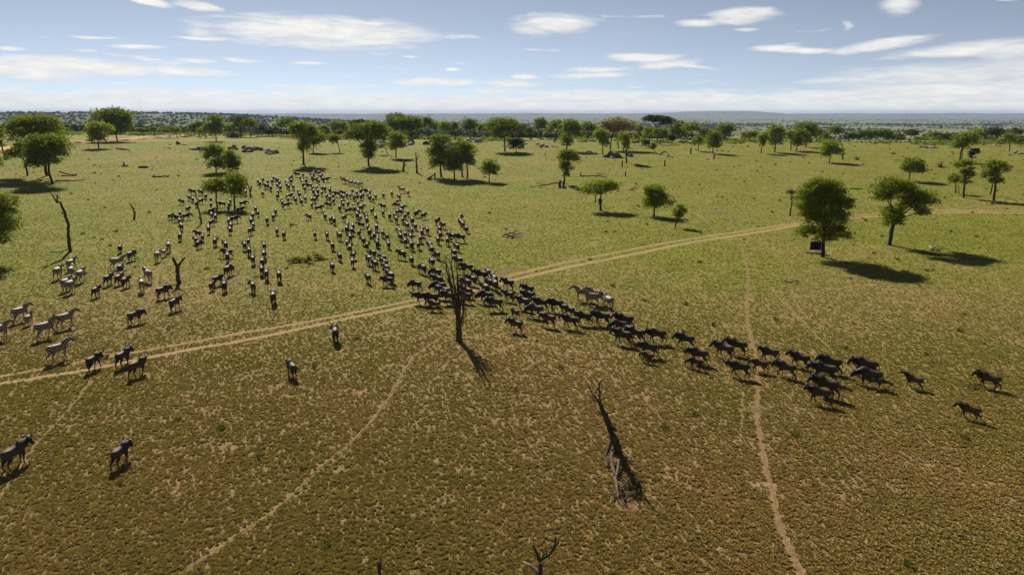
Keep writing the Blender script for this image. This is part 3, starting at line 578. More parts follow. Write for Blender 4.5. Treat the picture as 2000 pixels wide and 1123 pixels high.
ROCKS = [
 ('dark boulder in the left rock pile, upper left', [(-122.56, 270.83, 3.69, 1.48, 0.54, 1), (-120.65, 270.97, 3.69, 1.38, 0.87, 1), (-116.81, 266.61, 3.6, 1.26, 0.96, 1), (-119.69, 275.63, 3.78, 1.0, 0.77, 1), (-125.74, 274.61, 3.76, 0.7, 0.38, 0), (-117.01, 264.84, 3.56, 0.87, 0.48, 1)]),
 ('lone upright boulder on grass left of the rock piles', [(-146.41, 309.46, 4.0, 1.01, 1.05, 1)]),
 ('low pale stone beside the lone upright boulder', [(-142.22, 305.96, 4.0, 1.22, 0.49, 0)]),
 ('dark boulder in the middle rock pile, upper left', [(-108.88, 272.35, 3.72, 1.19, 0.87, 1), (-109.44, 276.96, 3.8, 1.11, 1.0, 1), (-106.44, 271.79, 3.71, 0.79, 0.65, 1)]),
 ('brown boulder in the right rock pile, upper left', [(-105.41, 276.96, 3.8, 1.01, 1.0, 1), (-101.29, 269.89, 3.67, 1.47, 0.97, 1), (-98.39, 259.43, 3.43, 1.23, 0.73, 1), (-98.26, 265.6, 3.57, 1.25, 1.06, 1), (-98.98, 270.97, 3.69, 0.89, 0.87, 1), (-96.65, 259.2, 3.42, 1.13, 0.62, 1)]),
 ('flat pale rock slab lying on grass by the roadside trees', [(-147.54, 269.22, 3.65, 4.4, 0.43, 0)]),
 ('small flat pale stone right of the pale slab', [(-136.29, 280.51, 3.85, 1.02, 0.34, 0)]),
 ('grey boulder in the round pile at the end of the rock piles', [(-90.25, 260.48, 3.45, 1.33, 0.94, 0), (-86.03, 252.12, 3.23, 1.19, 0.91, 0), (-88.61, 253.61, 3.27, 0.74, 0.61, 0), (-85.31, 254.81, 3.3, 1.02, 0.92, 1), (-86.1, 249.61, 3.15, 0.91, 0.45, 0), (-95.36, 267.65, 3.62, 0.88, 0.86, 1), (-97.86, 269.89, 3.67, 0.98, 0.97, 1)]),
 ('big boulder perched among trees above the umbrella acacia', [(-388.83, 1758.6, -23.62, 10.78, 8.37, 1)]),
 ('tall brown boulder at the foot of the flat-crowned tree', [(-45.3, 316.95, 4.0, 1.49, 1.64, 1)]),
 ('pale sharp stone at the foot of the tall brown boulder', [(-43.54, 303.76, 4.0, 1.32, 0.85, 0)]),
 ('flat pale outcrop behind the flat-crowned tree', [(-180.59, 1426.95, -25.53, 11.6, 3.4, 0)]),
 ('black boulder in shade right of the brown boulder', [(-37.21, 308.45, 4.0, 1.68, 1.11, 2)]),
 ('long pale slab rising behind the four-tree grove', [(-24.59, 285.14, 3.91, 2.33, 1.37, 0)]),
 ('pale rounded boulder right of the long slab', [(-20.65, 335.12, 4.0, 1.94, 1.07, 0)]),
 ('smooth grey boulder alone right of the pale one', [(-15.76, 330.46, 4.0, 1.8, 1.32, 0)]),
 ('small dark stone between slab and pale boulder', [(-25.08, 337.5, 4.0, 0.86, 0.94, 1), (-23.37, 334.82, 4.0, 0.73, 0.67, 1)]),
 ('pale rock showing under the umbrella acacia crown', [(-95.55, 406.2, 3.9, 2.2, 1.45, 0), (-56.39, 306.21, 4.0, 2.78, 1.47, 0), (-54.94, 290.97, 3.97, 1.58, 0.93, 0)]),
 ('pale low slab left of the dark rocks, centre right', [(27.93, 250.75, 3.19, 1.82, 0.75, 0)]),
 ('dark boulder in the pile under the tan tree', [(32.25, 239.15, 2.83, 1.31, 0.77, 1), (34.75, 247.88, 3.1, 1.17, 1.09, 1), (34.74, 238.33, 2.8, 1.39, 1.05, 1), (36.14, 237.52, 2.78, 0.95, 0.86, 1), (33.75, 235.91, 2.72, 0.95, 0.47, 0), (37.31, 248.39, 3.12, 0.63, 0.6, 1)]),
 ('dark boulder just right of the pile under the tan tree', [(40.43, 245.3, 3.02, 1.07, 0.79, 1), (40.88, 241.28, 2.9, 0.88, 0.68, 1)]),
 ('pale stone strewn around the thin dead sapling', [(5.9, 309.71, 4.0, 0.79, 0.49, 0), (11.2, 308.7, 4.0, 1.01, 0.55, 0), (12.75, 292.55, 3.98, 1.17, 0.82, 0), (13.96, 284.8, 3.91, 1.03, 0.68, 0), (11.72, 286.89, 3.93, 0.83, 0.52, 1), (16.75, 288.34, 3.95, 0.63, 0.4, 0), (17.83, 284.62, 3.91, 0.52, 0.34, 0)]),
 ('pale flat rock between trees on the tree line', [(38.93, 343.76, 3.99, 1.74, 0.62, 0), (47.15, 1372.09, -25.23, 6.45, 3.82, 0), (10.55, 1295.57, -24.77, 4.22, 3.09, 0), (57.81, 327.04, 4.0, 1.42, 0.85, 1), (55.65, 324.81, 4.0, 0.94, 0.65, 1)]),
 ('pale stone in the low rocky row under tree line, centre right', [(99.64, 409.18, 2.82, 1.48, 0.81, 0), (293.25, 1178.12, -24.07, 3.84, 2.81, 0), (104.52, 412.33, 2.7, 1.49, 0.82, 0), (99.75, 385.18, 3.39, 1.26, 0.69, 0), (94.34, 387.35, 3.37, 0.84, 0.62, 1)]),
 ('small stone scattered left of the narrow end tree', [(77.57, 265.85, 3.58, 0.58, 0.37, 0), (79.41, 266.36, 3.59, 0.58, 0.32, 0), (80.53, 262.03, 3.49, 0.48, 0.31, 0)]),
 ('pale upright boulder of the boulder stack on tree line', [(158.78, 343.3, 3.87, 1.49, 1.5, 0)]),
 ('pale capstone leaning on top of the boulder stack', [(606.89, 1309.48, -24.86, 4.26, 2.6, 0)]),
 ('rounded rock at the foot of the pale boulder stack', [(163.5, 347.01, 3.82, 1.13, 0.69, 0), (164.6, 345.35, 3.83, 1.0, 0.76, 0), (149.75, 346.49, 3.85, 1.0, 1.1, 0)]),
 ('small pale stone in the long rocky row, upper right', [(161.87, 331.94, 3.95, 0.6, 0.4, 0), (165.41, 334.49, 3.93, 0.85, 0.53, 1), (172.32, 343.75, 3.84, 1.12, 0.41, 0), (167.47, 329.43, 3.96, 0.6, 0.53, 1), (174.02, 337.82, 3.89, 0.86, 0.4, 0), (177.89, 340.8, 3.86, 1.11, 0.54, 1), (175.84, 332.42, 3.93, 0.6, 0.4, 0), (179.55, 335.09, 3.91, 0.85, 0.53, 1), (187.11, 344.84, 3.79, 1.12, 0.41, 0), (181.32, 329.86, 3.94, 0.6, 0.53, 1), (188.43, 338.63, 3.86, 0.86, 0.41, 0), (192.53, 341.78, 3.82, 1.11, 0.54, 1), (189.91, 333.0, 3.91, 0.6, 0.4, 0), (193.82, 335.81, 3.88, 0.85, 0.54, 1), (202.12, 346.13, 3.74, 1.13, 0.41, 0), (195.26, 330.38, 3.92, 0.6, 0.53, 1), (202.99, 339.58, 3.82, 0.86, 0.41, 0), (207.35, 342.94, 3.77, 1.12, 0.55, 1), (204.11, 333.71, 3.88, 0.6, 0.4, 0), (208.22, 336.67, 3.84, 0.85, 0.54, 1), (217.38, 347.67, 3.68, 1.13, 0.42, 0), (209.31, 331.01, 3.9, 0.6, 0.53, 1), (217.75, 340.71, 3.77, 0.86, 0.41, 0), (222.41, 344.31, 3.72, 1.12, 0.55, 1)]),
 ('stone in the small heap around a dark shrub, upper right', [(165.07, 284.97, 3.91, 0.83, 0.46, 0), (167.99, 287.79, 3.94, 0.73, 0.52, 0), (165.36, 280.99, 3.86, 0.82, 0.51, 1), (168.04, 280.35, 3.85, 0.81, 0.56, 0), (166.24, 279.88, 3.85, 0.71, 0.39, 0), (169.31, 280.35, 3.85, 0.61, 0.28, 0)]),
 ('pale stone on the slope at the far upper right', [(203.31, 304.49, 4.0, 0.66, 0.43, 0), (204.17, 297.62, 4.0, 0.86, 0.48, 0), (202.47, 293.15, 3.98, 0.74, 0.41, 0), (182.29, 254.26, 3.29, 1.02, 0.66, 1), (181.56, 251.27, 3.2, 0.82, 0.5, 0), (174.79, 246.78, 3.07, 0.63, 0.3, 0), (182.56, 251.06, 3.2, 0.46, 0.4, 0)]),
]
PATHS = [
 ('dirt_track', 0.55, 1.0, [(-37.36, 42.06), (-34.17, 43.2), (-30.13, 45.57), (-25.78, 49.19), (-20.55, 52.85), (-15.52, 57.35), (-9.38, 62.62), (-5.1, 66.6), (0.56, 73.17), (5.95, 78.55), (14.23, 85.68), (24.96, 94.94), (37.16, 103.46), (46.13, 110.35), (57.79, 117.59), (69.24, 122.52), (81.82, 125.13), (92.03, 123.81), (103.21, 120.63)]),
 ('dirt_track', 0.5, 0.85, [(-38.57, 43.57), (-35.11, 44.5), (-31.49, 47.21), (-27.4, 50.12), (-22.24, 54.05), (-16.97, 57.81), (-10.27, 63.71), (-5.23, 68.45), (0.0, 74.89), (5.5, 80.8), (13.22, 87.66), (24.83, 97.35), (37.19, 105.83), (46.99, 112.49), (59.23, 120.63), (70.66, 125.13), (83.54, 127.86), (94.44, 127.17), (105.84, 123.81)]),
 ('dirt_road', 10, 1.0, [(-214.83, 263.73), (-201.48, 277.26), (-198.48, 290.78), (-201.53, 319.34), (-202.13, 348.62), (-205.63, 383.75), (-204.54, 421.95), (-198.32, 451.02)]),
 ('game_trail', 0.5, 0.72, [(31.45, 93.39), (28.47, 82.57), (25.73, 73.17), (22.39, 63.71), (19.81, 55.59), (18.01, 48.07), (16.07, 42.23), (14.8, 39.01), (13.86, 35.56), (13.01, 32.34), (12.32, 29.38), (11.69, 26.67), (11.45, 24.69), (11.19, 22.95)]),
 ('game_trail', 0.38, 0.6, [(29.22, 84.1), (27.29, 73.17), (26.02, 64.65), (25.15, 57.05), (24.55, 52.59), (24.24, 49.19)]),
 ('game_trail', 0.4, 0.5, [(-4.92, 55.16), (-6.4, 51.33), (-7.31, 48.63), (-7.56, 45.77), (-7.82, 40.97), (-8.19, 37.56), (-8.78, 35.06), (-9.57, 32.62), (-10.27, 30.08), (-10.89, 27.86), (-11.83, 26.1), (-12.53, 24.69), (-13.1, 23.25)]),
 ('game_trail', 0.4, 0.3, [(-28.51, 44.03), (-27.44, 40.56), (-26.73, 37.91), (-26.32, 35.88), (-25.68, 33.45), (-24.6, 30.56), (-23.63, 27.86)]),
 ('game_trail', 0.35, 0.6, [(-70.78, 135.88), (-55.14, 105.34), (-48.34, 92.64), (-41.63, 79.66), (-36.94, 69.74), (-32.78, 58.59), (-30.62, 52.85)]),
 ('game_trail', 0.35, 0.7, [(-94.18, 165.67), (-89.3, 156.41), (-85.48, 150.31), (-82.53, 142.08)]),
 ('game_trail', 0.5, 0.7, [(33.31, 145.3), (32.72, 135.88), (32.72, 118.79), (30.84, 103.0)]),
 ('game_trail', 0.6, 0.7, [(59.52, 143.68), (49.81, 134.37), (38.91, 118.79), (36.94, 115.84), (33.48, 105.34)]),
 ('game_trail', 0.4, 0.2, [(2.26, 48.07), (0.0, 44.5), (-2.01, 42.23), (-3.81, 39.77), (-5.42, 37.56)]),
 ('game_trail', 0.35, 0.35, [(19.11, 66.6), (17.76, 61.05), (16.88, 55.59), (16.26, 52.21)]),
 ('game_trail', 0.4, 0.6, [(15.25, 84.1), (13.43, 76.94), (10.91, 69.74)]),
 ('game_trail', 0.35, 0.3, [(14.79, 41.38), (13.27, 36.87), (12.29, 34.33)]),
 ('game_trail', 0.45, 0.6, [(72.88, 107.79), (71.11, 99.88), (69.02, 90.8)]),
 ('game_trail', 0.5, 0.5, [(-200.23, 324.8), (-156.51, 254.48), (-134.11, 215.93)]),
]
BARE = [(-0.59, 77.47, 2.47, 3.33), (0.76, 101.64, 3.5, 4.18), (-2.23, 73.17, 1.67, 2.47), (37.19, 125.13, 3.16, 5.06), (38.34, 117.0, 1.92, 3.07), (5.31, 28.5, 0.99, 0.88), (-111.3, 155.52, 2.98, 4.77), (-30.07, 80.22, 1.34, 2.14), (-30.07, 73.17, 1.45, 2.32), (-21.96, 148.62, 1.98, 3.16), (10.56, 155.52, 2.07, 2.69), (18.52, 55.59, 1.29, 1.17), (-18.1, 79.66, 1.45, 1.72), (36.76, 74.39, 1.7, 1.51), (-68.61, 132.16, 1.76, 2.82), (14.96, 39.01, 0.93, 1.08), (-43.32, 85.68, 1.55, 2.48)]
WOOD = [
 ('dead_tree', 'tall branching dead tree with many upright bare stems, centre', -4.19, 52.07, 0.0, [([(-0.06, -0.0, 2.66), (-0.12, -0.03, 3.62), (0.04, -0.06, 4.65), (-0.01, -0.09, 5.16), (0.14, -0.11, 5.81)], 0.043, 0.013), ([(-0.32, 0.0, 3.62), (-0.51, 0.04, 4.65), (-0.66, 0.09, 5.16), (-0.73, 0.13, 5.88)], 0.036, 0.012), ([(0.31, 0.0, 3.18), (0.17, 0.32, 4.06), (0.41, 0.64, 4.65), (0.35, 0.95, 5.3)], 0.036, 0.013), ([(-0.22, -0.0, 3.33), (-0.34, -0.02, 4.28), (-0.54, -0.04, 4.94), (-0.42, -0.06, 5.73), (-0.55, -0.08, 6.24)], 0.036, 0.012), ([(0.0, 0.0, -0.0), (-0.0, 0.01, 0.64), (-0.01, 0.01, 1.4), (-0.01, 0.02, 2.14)], 0.245, 0.173), ([(-0.14, 0.0, 1.85), (-0.33, 0.04, 3.03), (-0.56, 0.07, 4.28), (-0.72, 0.11, 5.01), (-0.88, 0.15, 5.81), (-0.96, 0.19, 6.31), (-1.18, 0.22, 6.15)], 0.094, 0.029), ([(-0.07, -0.0, 1.85), (-0.24, -0.14, 3.33), (-0.27, -0.27, 4.57), (-0.35, -0.41, 5.52), (-0.44, -0.54, 6.31), (-0.64, -0.68, 6.74), (-0.87, -0.81, 7.06)], 0.087, 0.018), ([(-0.02, 0.0, 1.85), (-0.04, 0.01, 3.33), (-0.02, 0.01, 4.57), (-0.06, 0.02, 5.52), (-0.09, 0.03, 6.31)], 0.094, 0.029), ([(0.07, 0.0, 1.7), (0.18, 0.08, 3.03), (0.26, 0.16, 4.21), (0.21, 0.23, 4.94), (0.41, 0.31, 5.19)], 0.087, 0.029), ([(0.21, 0.0, 1.47), (0.41, 0.22, 3.03), (0.55, 0.44, 3.92), (0.53, 0.66, 4.79)], 0.079, 0.029), ([(0.27, -0.0, 1.25), (0.45, -0.24, 2.14), (0.63, -0.49, 2.14), (0.53, -0.73, 3.03), (0.58, -0.97, 3.4)], 0.043, 0.018), ([(-0.2, -0.0, 2.44), (-0.42, -0.12, 3.92), (-0.59, -0.24, 4.57), (-0.86, -0.35, 5.16), (-1.2, -0.47, 5.52)], 0.051, 0.014), ([(-0.33, -0.0, 3.18), (-0.45, -0.25, 4.43), (-0.6, -0.49, 5.52), (-0.79, -0.74, 6.6), (-0.88, -0.98, 7.02)], 0.051, 0.014), ([(-0.17, 0.0, 2.59), (-0.24, 0.19, 4.06), (-0.46, 0.37, 5.3), (-0.56, 0.56, 5.95), (-0.37, 0.74, 6.6)], 0.058, 0.018), ([(-0.02, 0.0, 2.59), (0.07, 0.15, 3.92), (-0.02, 0.29, 4.79), (0.1, 0.44, 5.3)], 0.079, 0.029), ([(-0.27, -0.0, 2.96), (-0.16, -0.34, 4.21), (-0.29, -0.69, 5.08), (-0.2, -1.03, 5.66)], 0.072, 0.029), ([(0.3, 0.0, 2.59), (0.39, 0.29, 3.62), (0.33, 0.58, 4.43), (0.55, 0.87, 4.94), (0.84, 1.16, 5.3)], 0.051, 0.018), ([(-0.59, 0.0, 4.43), (-0.76, 0.35, 4.79), (-1.07, 0.7, 5.23), (-1.31, 1.05, 5.3)], 0.029, 0.012), ([(-0.72, 0.0, 5.01), (-0.81, 0.12, 5.52), (-1.12, 0.23, 5.95), (-1.4, 0.35, 6.04)], 0.029, 0.01), ([(0.38, 0.0, 3.03), (0.67, 0.12, 3.62), (0.72, 0.23, 4.21)], 0.036, 0.014), ([(0.14, -0.0, 2.59), (0.1, -0.26, 3.62), (0.15, -0.51, 4.57), (0.34, -0.77, 5.23)], 0.065, 0.029)]),
 ('dead_tree', 'broken forked dead tree with a slanting trunk, lower right', 5.64, 33.62, 0.0, [([(0.0, -0.0, -0.04), (-0.1, -0.22, 0.37), (-0.23, -0.44, 0.82), (-0.44, -0.65, 1.33)], 0.221, 0.168), ([(-0.4, 0.0, 1.19), (-0.52, 0.01, 1.55), (-0.77, 0.02, 2.13), (-1.02, 0.03, 2.71), (-1.13, 0.04, 2.96)], 0.175, 0.071), ([(-1.09, -0.0, 2.84), (-1.27, -0.2, 3.14), (-1.51, -0.4, 3.5), (-1.74, -0.59, 4.08)], 0.055, 0.014), ([(-1.11, -0.0, 2.89), (-1.07, -0.14, 3.29), (-1.14, -0.28, 3.71), (-1.12, -0.42, 4.2)], 0.065, 0.035), ([(-1.13, -0.0, 3.18), (-1.18, -0.23, 3.36)], 0.037, 0.018), ([(-0.51, -0.0, 1.33), (-0.31, -0.28, 1.44), (-0.16, -0.56, 1.46)], 0.11, 0.027), ([(-0.14, -0.0, 0.52), (-0.38, -0.02, 0.45), (-0.47, -0.03, 0.07), (-0.6, -0.05, -0.3)], 0.083, 0.035), ([(-0.18, -0.0, 0.67), (-0.08, -0.03, 0.78), (0.03, -0.05, 0.59), (-0.01, -0.08, 0.37)], 0.055, 0.022), ([(-1.23, 0.0, 2.96), (-1.31, 0.21, 2.78), (-1.34, 0.41, 2.68)], 0.028, 0.009), ([(-0.74, 0.0, 2.1), (-0.91, 0.01, 2.17), (-1.01, 0.02, 2.19)], 0.037, 0.014)]),
 ('broken_branch', 'long pale limb hanging down from the slanting dead tree', 5.4, 33.76, 0.0, [([(-0.15, -0.96, 0.5), (-0.28, -1.51, 0.35), (-0.31, -2.16, 0.2), (-0.27, -2.8, 0.1)], 0.102, 0.067)]),
 ('broken_branch', 'short thick limb beside the long pale one, slanting tree', 5.58, 32.64, 0.0, [([(-0.11, -0.65, 0.35), (-0.25, -1.16, 0.2), (-0.42, -1.87, 0.1)], 0.099, 0.065)]),
 ('broken_branch', 'bent dark limb on the left of the slanting dead tree', 5.47, 34.95, 0.0, [([(-0.28, -1.8, 0.9), (-0.44, -2.07, 0.6), (-0.62, -2.47, 0.3), (-0.63, -3.23, 0.1)], 0.095, 0.039)]),
 ('broken_branch', 'dark splintered log in front of the slanting dead tree', 5.13, 30.95, 0.0, [([(-0.03, -0.18, 0.1), (-0.12, -1.22, 0.15), (-0.11, -1.96, 0.05)], 0.085, 0.044)]),
 ('broken_branch', 'curved pale limb right of the slanting dead tree', 5.3, 29.99, 0.0, [([(-0.03, -0.17, 0.1), (0.39, 0.22, 0.35), (0.54, 0.69, 0.5)], 0.055, 0.026)]),
 ('broken_branch', 'crooked dark stick lowest below the slanting dead tree', 5.23, 28.74, 0.0, [([(-0.01, -0.08, 0.05), (0.21, 0.22, 0.2), (0.52, 0.25, 0.05)], 0.062, 0.025)]),
 ('broken_branch', 'pale forked stick right of the slanting dead tree', 5.97, 33.05, 0.0, [([(-0.07, -0.38, 0.2), (0.13, -0.38, 0.2), (0.29, -0.64, 0.05)], 0.05, 0.028)]),
 ('broken_branch', 'thin pale stick at the tip of the slanting tree shadow', 6.61, 29.13, 0.0, [([(-0.02, -0.08, 0.05), (0.05, -0.35, 0.08), (0.15, -0.55, 0.05)], 0.045, 0.025)]),
 ('broken_branch', 'thin grey twig left of the splintered log', 4.66, 29.81, 0.0, [([(-0.01, -0.09, 0.05), (0.21, -0.23, 0.1), (0.53, 0.27, 0.15)], 0.037, 0.017)]),
 ('broken_branch', 'short grey twig right of the crooked dark stick', 5.61, 29.64, 0.0, [([(-0.02, -0.08, 0.05), (0.19, -0.62, 0.1), (0.3, -0.51, 0.1)], 0.037, 0.017)]),
 ('broken_branch', 'slim dark branch leaning on the splintered log', 5.31, 30.46, 0.0, [([(-0.03, -0.17, 0.1), (0.02, -1.03, 0.12), (0.09, -1.36, 0.05)], 0.056, 0.026)]),
 ('broken_branch', 'dark branch lying in the slanting tree shadow', 6.1, 31.07, 0.0, [([(-0.02, -0.09, 0.05), (0.15, -0.91, 0.1), (0.22, -1.52, 0.05)], 0.044, 0.019)]),
 ('brush_heap', 'dark tangle of twigs at the foot of the slanting dead tree', 5.68, 29.87, 0.0, [([(-0.02, -0.09, 0.05), (-0.13, -0.12, 0.2), (-0.15, 0.36, 0.05)], 0.037, 0.009), ([(0.34, -0.63, 0.05), (0.29, -0.64, 0.18), (0.33, -0.2, 0.05)], 0.024, 0.009), ([(-0.81, -0.51, 0.05), (-1.09, -1.01, 0.24), (-1.26, -0.89, 0.05)], 0.036, 0.009), ([(0.39, 0.75, 0.05), (0.33, 0.02, 0.26), (0.41, 0.05, 0.05)], 0.036, 0.009), ([(-0.22, 0.62, 0.05), (-0.39, 0.61, 0.19), (-0.48, 1.12, 0.05)], 0.02, 0.009), ([(-0.53, -0.82, 0.05), (-0.53, -0.87, 0.19), (-0.46, -0.46, 0.05)], 0.02, 0.009), ([(-0.83, -0.56, 0.05), (-0.83, -1.15, 0.26), (-0.72, -1.04, 0.05)], 0.022, 0.009), ([(0.2, 0.53, 0.05), (0.08, 0.33, 0.25), (0.08, 0.83, 0.05)], 0.022, 0.009), ([(-0.61, -0.84, 0.05), (-0.63, -1.23, 0.41), (-0.43, -0.42, 0.05)], 0.022, 0.009), ([(-0.42, -0.65, 0.05), (-0.6, -1.18, 0.45), (-0.55, -0.38, 0.05)], 0.022, 0.009), ([(-0.57, -0.52, 0.05), (-0.7, -0.84, 0.13), (-0.79, -0.9, 0.05)], 0.02, 0.009), ([(-0.02, 0.34, 0.05), (-0.21, 0.12, 0.26), (-0.27, 0.63, 0.05)], 0.036, 0.009), ([(-0.24, -0.21, 0.05), (-0.15, -0.24, 0.15), (0.01, 0.09, 0.05)], 0.035, 0.009), ([(0.28, 0.33, 0.05), (0.19, -0.62, 0.43), (0.36, -0.26, 0.05)], 0.022, 0.009), ([(0.27, -0.7, 0.05), (0.12, -0.7, 0.14), (0.03, -0.4, 0.05)], 0.019, 0.009), ([(0.47, 0.35, 0.05), (0.35, -0.03, 0.39), (0.46, 0.77, 0.05)], 0.029, 0.009), ([(-0.38, 0.45, 0.05), (-0.42, 0.4, 0.18), (-0.38, 0.81, 0.05)], 0.029, 0.009), ([(0.22, -0.27, 0.05), (0.08, -0.81, 0.17), (0.01, -0.94, 0.05)], 0.019, 0.009), ([(-0.48, 0.0, 0.05), (-0.41, -0.38, 0.23), (-0.23, -0.14, 0.05)], 0.029, 0.009), ([(-0.64, 0.14, 0.05), (-0.47, -0.11, 0.33), (-0.14, 0.61, 0.05)], 0.031, 0.009), ([(0.01, 0.51, 0.05), (0.0, -0.17, 0.42), (0.24, 0.43, 0.05)], 0.031, 0.009), ([(0.54, 0.71, 0.05), (0.34, 0.38, 0.36), (0.35, 1.13, 0.05)], 0.024, 0.009), ([(0.57, 0.62, 0.05), (0.23, 0.07, 0.42), (0.14, 0.81, 0.05)], 0.032, 0.009), ([(-0.01, -0.56, 0.05), (0.06, -0.93, 0.34), (0.33, -0.32, 0.05)], 0.035, 0.009), ([(0.3, 0.05, 0.05), (0.34, -0.05, 0.3), (0.55, 0.72, 0.05)], 0.03, 0.009), ([(-0.37, -0.22, 0.05), (-0.54, -0.57, 0.32), (-0.54, 0.01, 0.05)], 0.037, 0.009)]),
 ('dead_tree', 'leaning thin dead pole with forked tip, left plain', -57.45, 88.34, 0.0, [([(0.0, 0.0, -0.0), (0.05, 0.11, 1.62), (0.15, 0.23, 3.49), (-0.18, 0.34, 5.15), (-0.63, 0.46, 6.46)], 0.213, 0.133), ([(-0.64, 0.0, 6.39), (-1.05, 0.11, 7.05), (-1.36, 0.23, 7.57)], 0.12, 0.04), ([(-0.58, -0.0, 6.33), (-0.51, -0.06, 7.18), (-0.4, -0.11, 7.44)], 0.093, 0.04), ([(-0.15, 0.0, 4.95), (-0.48, 0.18, 5.34)], 0.08, 0.033)]),
 ('fallen_log', 'pale fallen log at the foot of the leaning dead pole', -60.05, 88.34, 0.0, [([(0.17, -0.25, 0.05), (1.3, -0.25, 0.05), (1.19, 1.84, 0.05)], 0.12, 0.08)]),
 ('dead_stump', 'Y-shaped dead stump between zebras and wildebeest', -35.27, 71.08, 0.0, [([(0.0, 0.0, -0.0), (0.02, 0.04, 1.06), (0.06, 0.08, 1.89)], 0.217, 0.195), ([(0.05, -0.0, 1.77), (-0.14, -0.03, 2.44), (-0.26, -0.06, 2.82)], 0.163, 0.119), ([(0.05, 0.0, 1.77), (0.43, 0.17, 2.27), (0.81, 0.34, 2.76)], 0.152, 0.076), ([(0.01, -0.0, 0.06), (0.24, -0.31, 0.22)], 0.163, 0.065)]),
 ('dead_tree', 'thin leaning dead sapling left of the herd trees', -50.61, 111.95, 0.0, [([(0.0, 0.0, -0.0), (-0.18, 0.08, 1.43), (-0.34, 0.15, 2.93), (-0.52, 0.23, 4.34), (-0.66, 0.3, 5.24)], 0.15, 0.058), ([(-0.34, -0.0, 2.93), (-0.45, -0.35, 3.43)], 0.084, 0.033)]),
 ('dead_stump', 'small bent dead stump on grass left of the herd', -64.4, 117.0, 0.0, [([(-0.01, 0.0, -0.09), (0.29, 0.04, 0.88), (0.07, 0.08, 1.83), (-0.26, 0.11, 2.62)], 0.174, 0.087), ([(0.2, -0.0, 0.88), (0.52, -0.01, 1.31)], 0.105, 0.052)]),
 ('dead_tree', 'dead branching stub beside the right herd tree', -56.11, 148.62, 0.13, [([(-0.01, -0.0, -0.11), (0.09, -0.1, 0.98), (-0.22, -0.2, 2.4), (-0.44, -0.3, 3.49)], 0.176, 0.066), ([(0.08, 0.0, 0.88), (0.4, 0.1, 1.97), (0.33, 0.2, 2.4)], 0.132, 0.066), ([(0.01, -0.0, 0.11), (1.19, -0.0, -0.22)], 0.176, 0.055)]),
 ('dead_tree', 'slim dead pole with small fork right of umbrella acacia', -26.39, 194.12, 1.28, [([(0.0, 0.0, -0.0), (-0.05, 0.03, 1.55), (-0.1, 0.07, 3.3), (-0.13, 0.1, 4.69), (-0.09, 0.14, 5.73)], 0.285, 0.107), ([(-0.1, 0.0, 3.3), (0.39, 0.21, 4.34), (0.77, 0.42, 5.11)], 0.142, 0.071), ([(-0.02, -0.0, 1.55), (0.35, -0.18, 1.9)], 0.107, 0.071)]),
 ('dead_stump', 'broken dead stump with side stub beside the slim pole', -30.79, 197.79, 1.4, [([(-0.0, -0.0, -0.07), (0.2, -0.24, 1.32), (0.47, -0.49, 2.86)], 0.326, 0.254), ([(0.23, -0.0, 1.32), (0.79, -0.1, 1.68), (1.17, -0.2, 2.14)], 0.145, 0.072)]),
 ('dead_stump', 'upright post stump left of the four-tree grove', -20.09, 181.51, 0.88, [([(-0.0, 0.0, -0.07), (0.02, 0.09, 0.76), (0.07, 0.18, 1.48)], 0.233, 0.2)]),
 ('fallen_branch', 'dark fallen branch heap at the upright post stump', -21.93, 180.97, 0.86, [([(0.3, -2.48, 0.23), (1.15, -1.2, 0.76), (1.81, -0.42, 1.19)], 0.233, 0.1), ([(0.33, -1.36, 0.06), (1.68, -1.65, 0.15)], 0.266, 0.1), ([(0.71, -0.3, 0.29), (1.33, 0.2, 0.81)], 0.166, 0.066)]),
 ('dead_stump', 'dark post stump left of the thin sapling', 33.05, 210.25, 1.83, [([(0.0, -0.0, -0.0), (-0.08, -0.15, 0.95), (0.0, -0.3, 1.89)], 0.231, 0.173), ([(-0.04, -0.0, 1.14), (0.21, -0.25, 1.52)], 0.115, 0.058)]),
 ('dead_stump', 'thin straight post stump right of the thin sapling', 46.22, 211.64, 1.88, [([(0.0, 0.0, -0.0), (-0.09, 0.2, 0.88), (-0.02, 0.41, 1.75)], 0.232, 0.174), ([(-0.06, 0.0, 1.05), (0.19, 0.12, 1.4)], 0.116, 0.058)]),
 ('dead_stump', 'short spike stump below the thin sapling', 30.44, 187.08, 1.05, [([(0.0, -0.0, -0.0), (-0.06, -0.03, 0.65), (0.02, -0.06, 1.29)], 0.206, 0.154), ([(-0.03, 0.0, 0.77), (0.2, 0.29, 1.03)], 0.103, 0.051)]),
 ('dead_stump', 'tall thin post stump by the small bright tree', 64.02, 251.8, 3.22, [([(0.0, -0.0, -0.0), (-0.12, -0.09, 1.13), (-0.05, -0.17, 2.25)], 0.275, 0.206), ([(-0.09, 0.0, 1.35), (0.21, 0.12, 1.8)], 0.137, 0.069)]),
 ('dead_stump', 'short post stump below the round dark tree', 67.28, 233.73, 2.65, [([(0.0, -0.0, -0.0), (-0.11, -0.15, 0.88), (-0.04, -0.3, 1.76)], 0.256, 0.192), ([(-0.08, -0.0, 1.06), (0.2, -0.05, 1.41)], 0.128, 0.064)]),
 ('dead_stump', 'tiny post stump on the tree line left of the leaning tree', 19.97, 331.9, 4.0, [([(0.0, 0.0, -0.0), (-0.07, 0.15, 0.82), (0.1, 0.31, 1.65)], 0.361, 0.271), ([(-0.01, 0.0, 0.99), (0.4, 0.31, 1.32)], 0.18, 0.09)]),
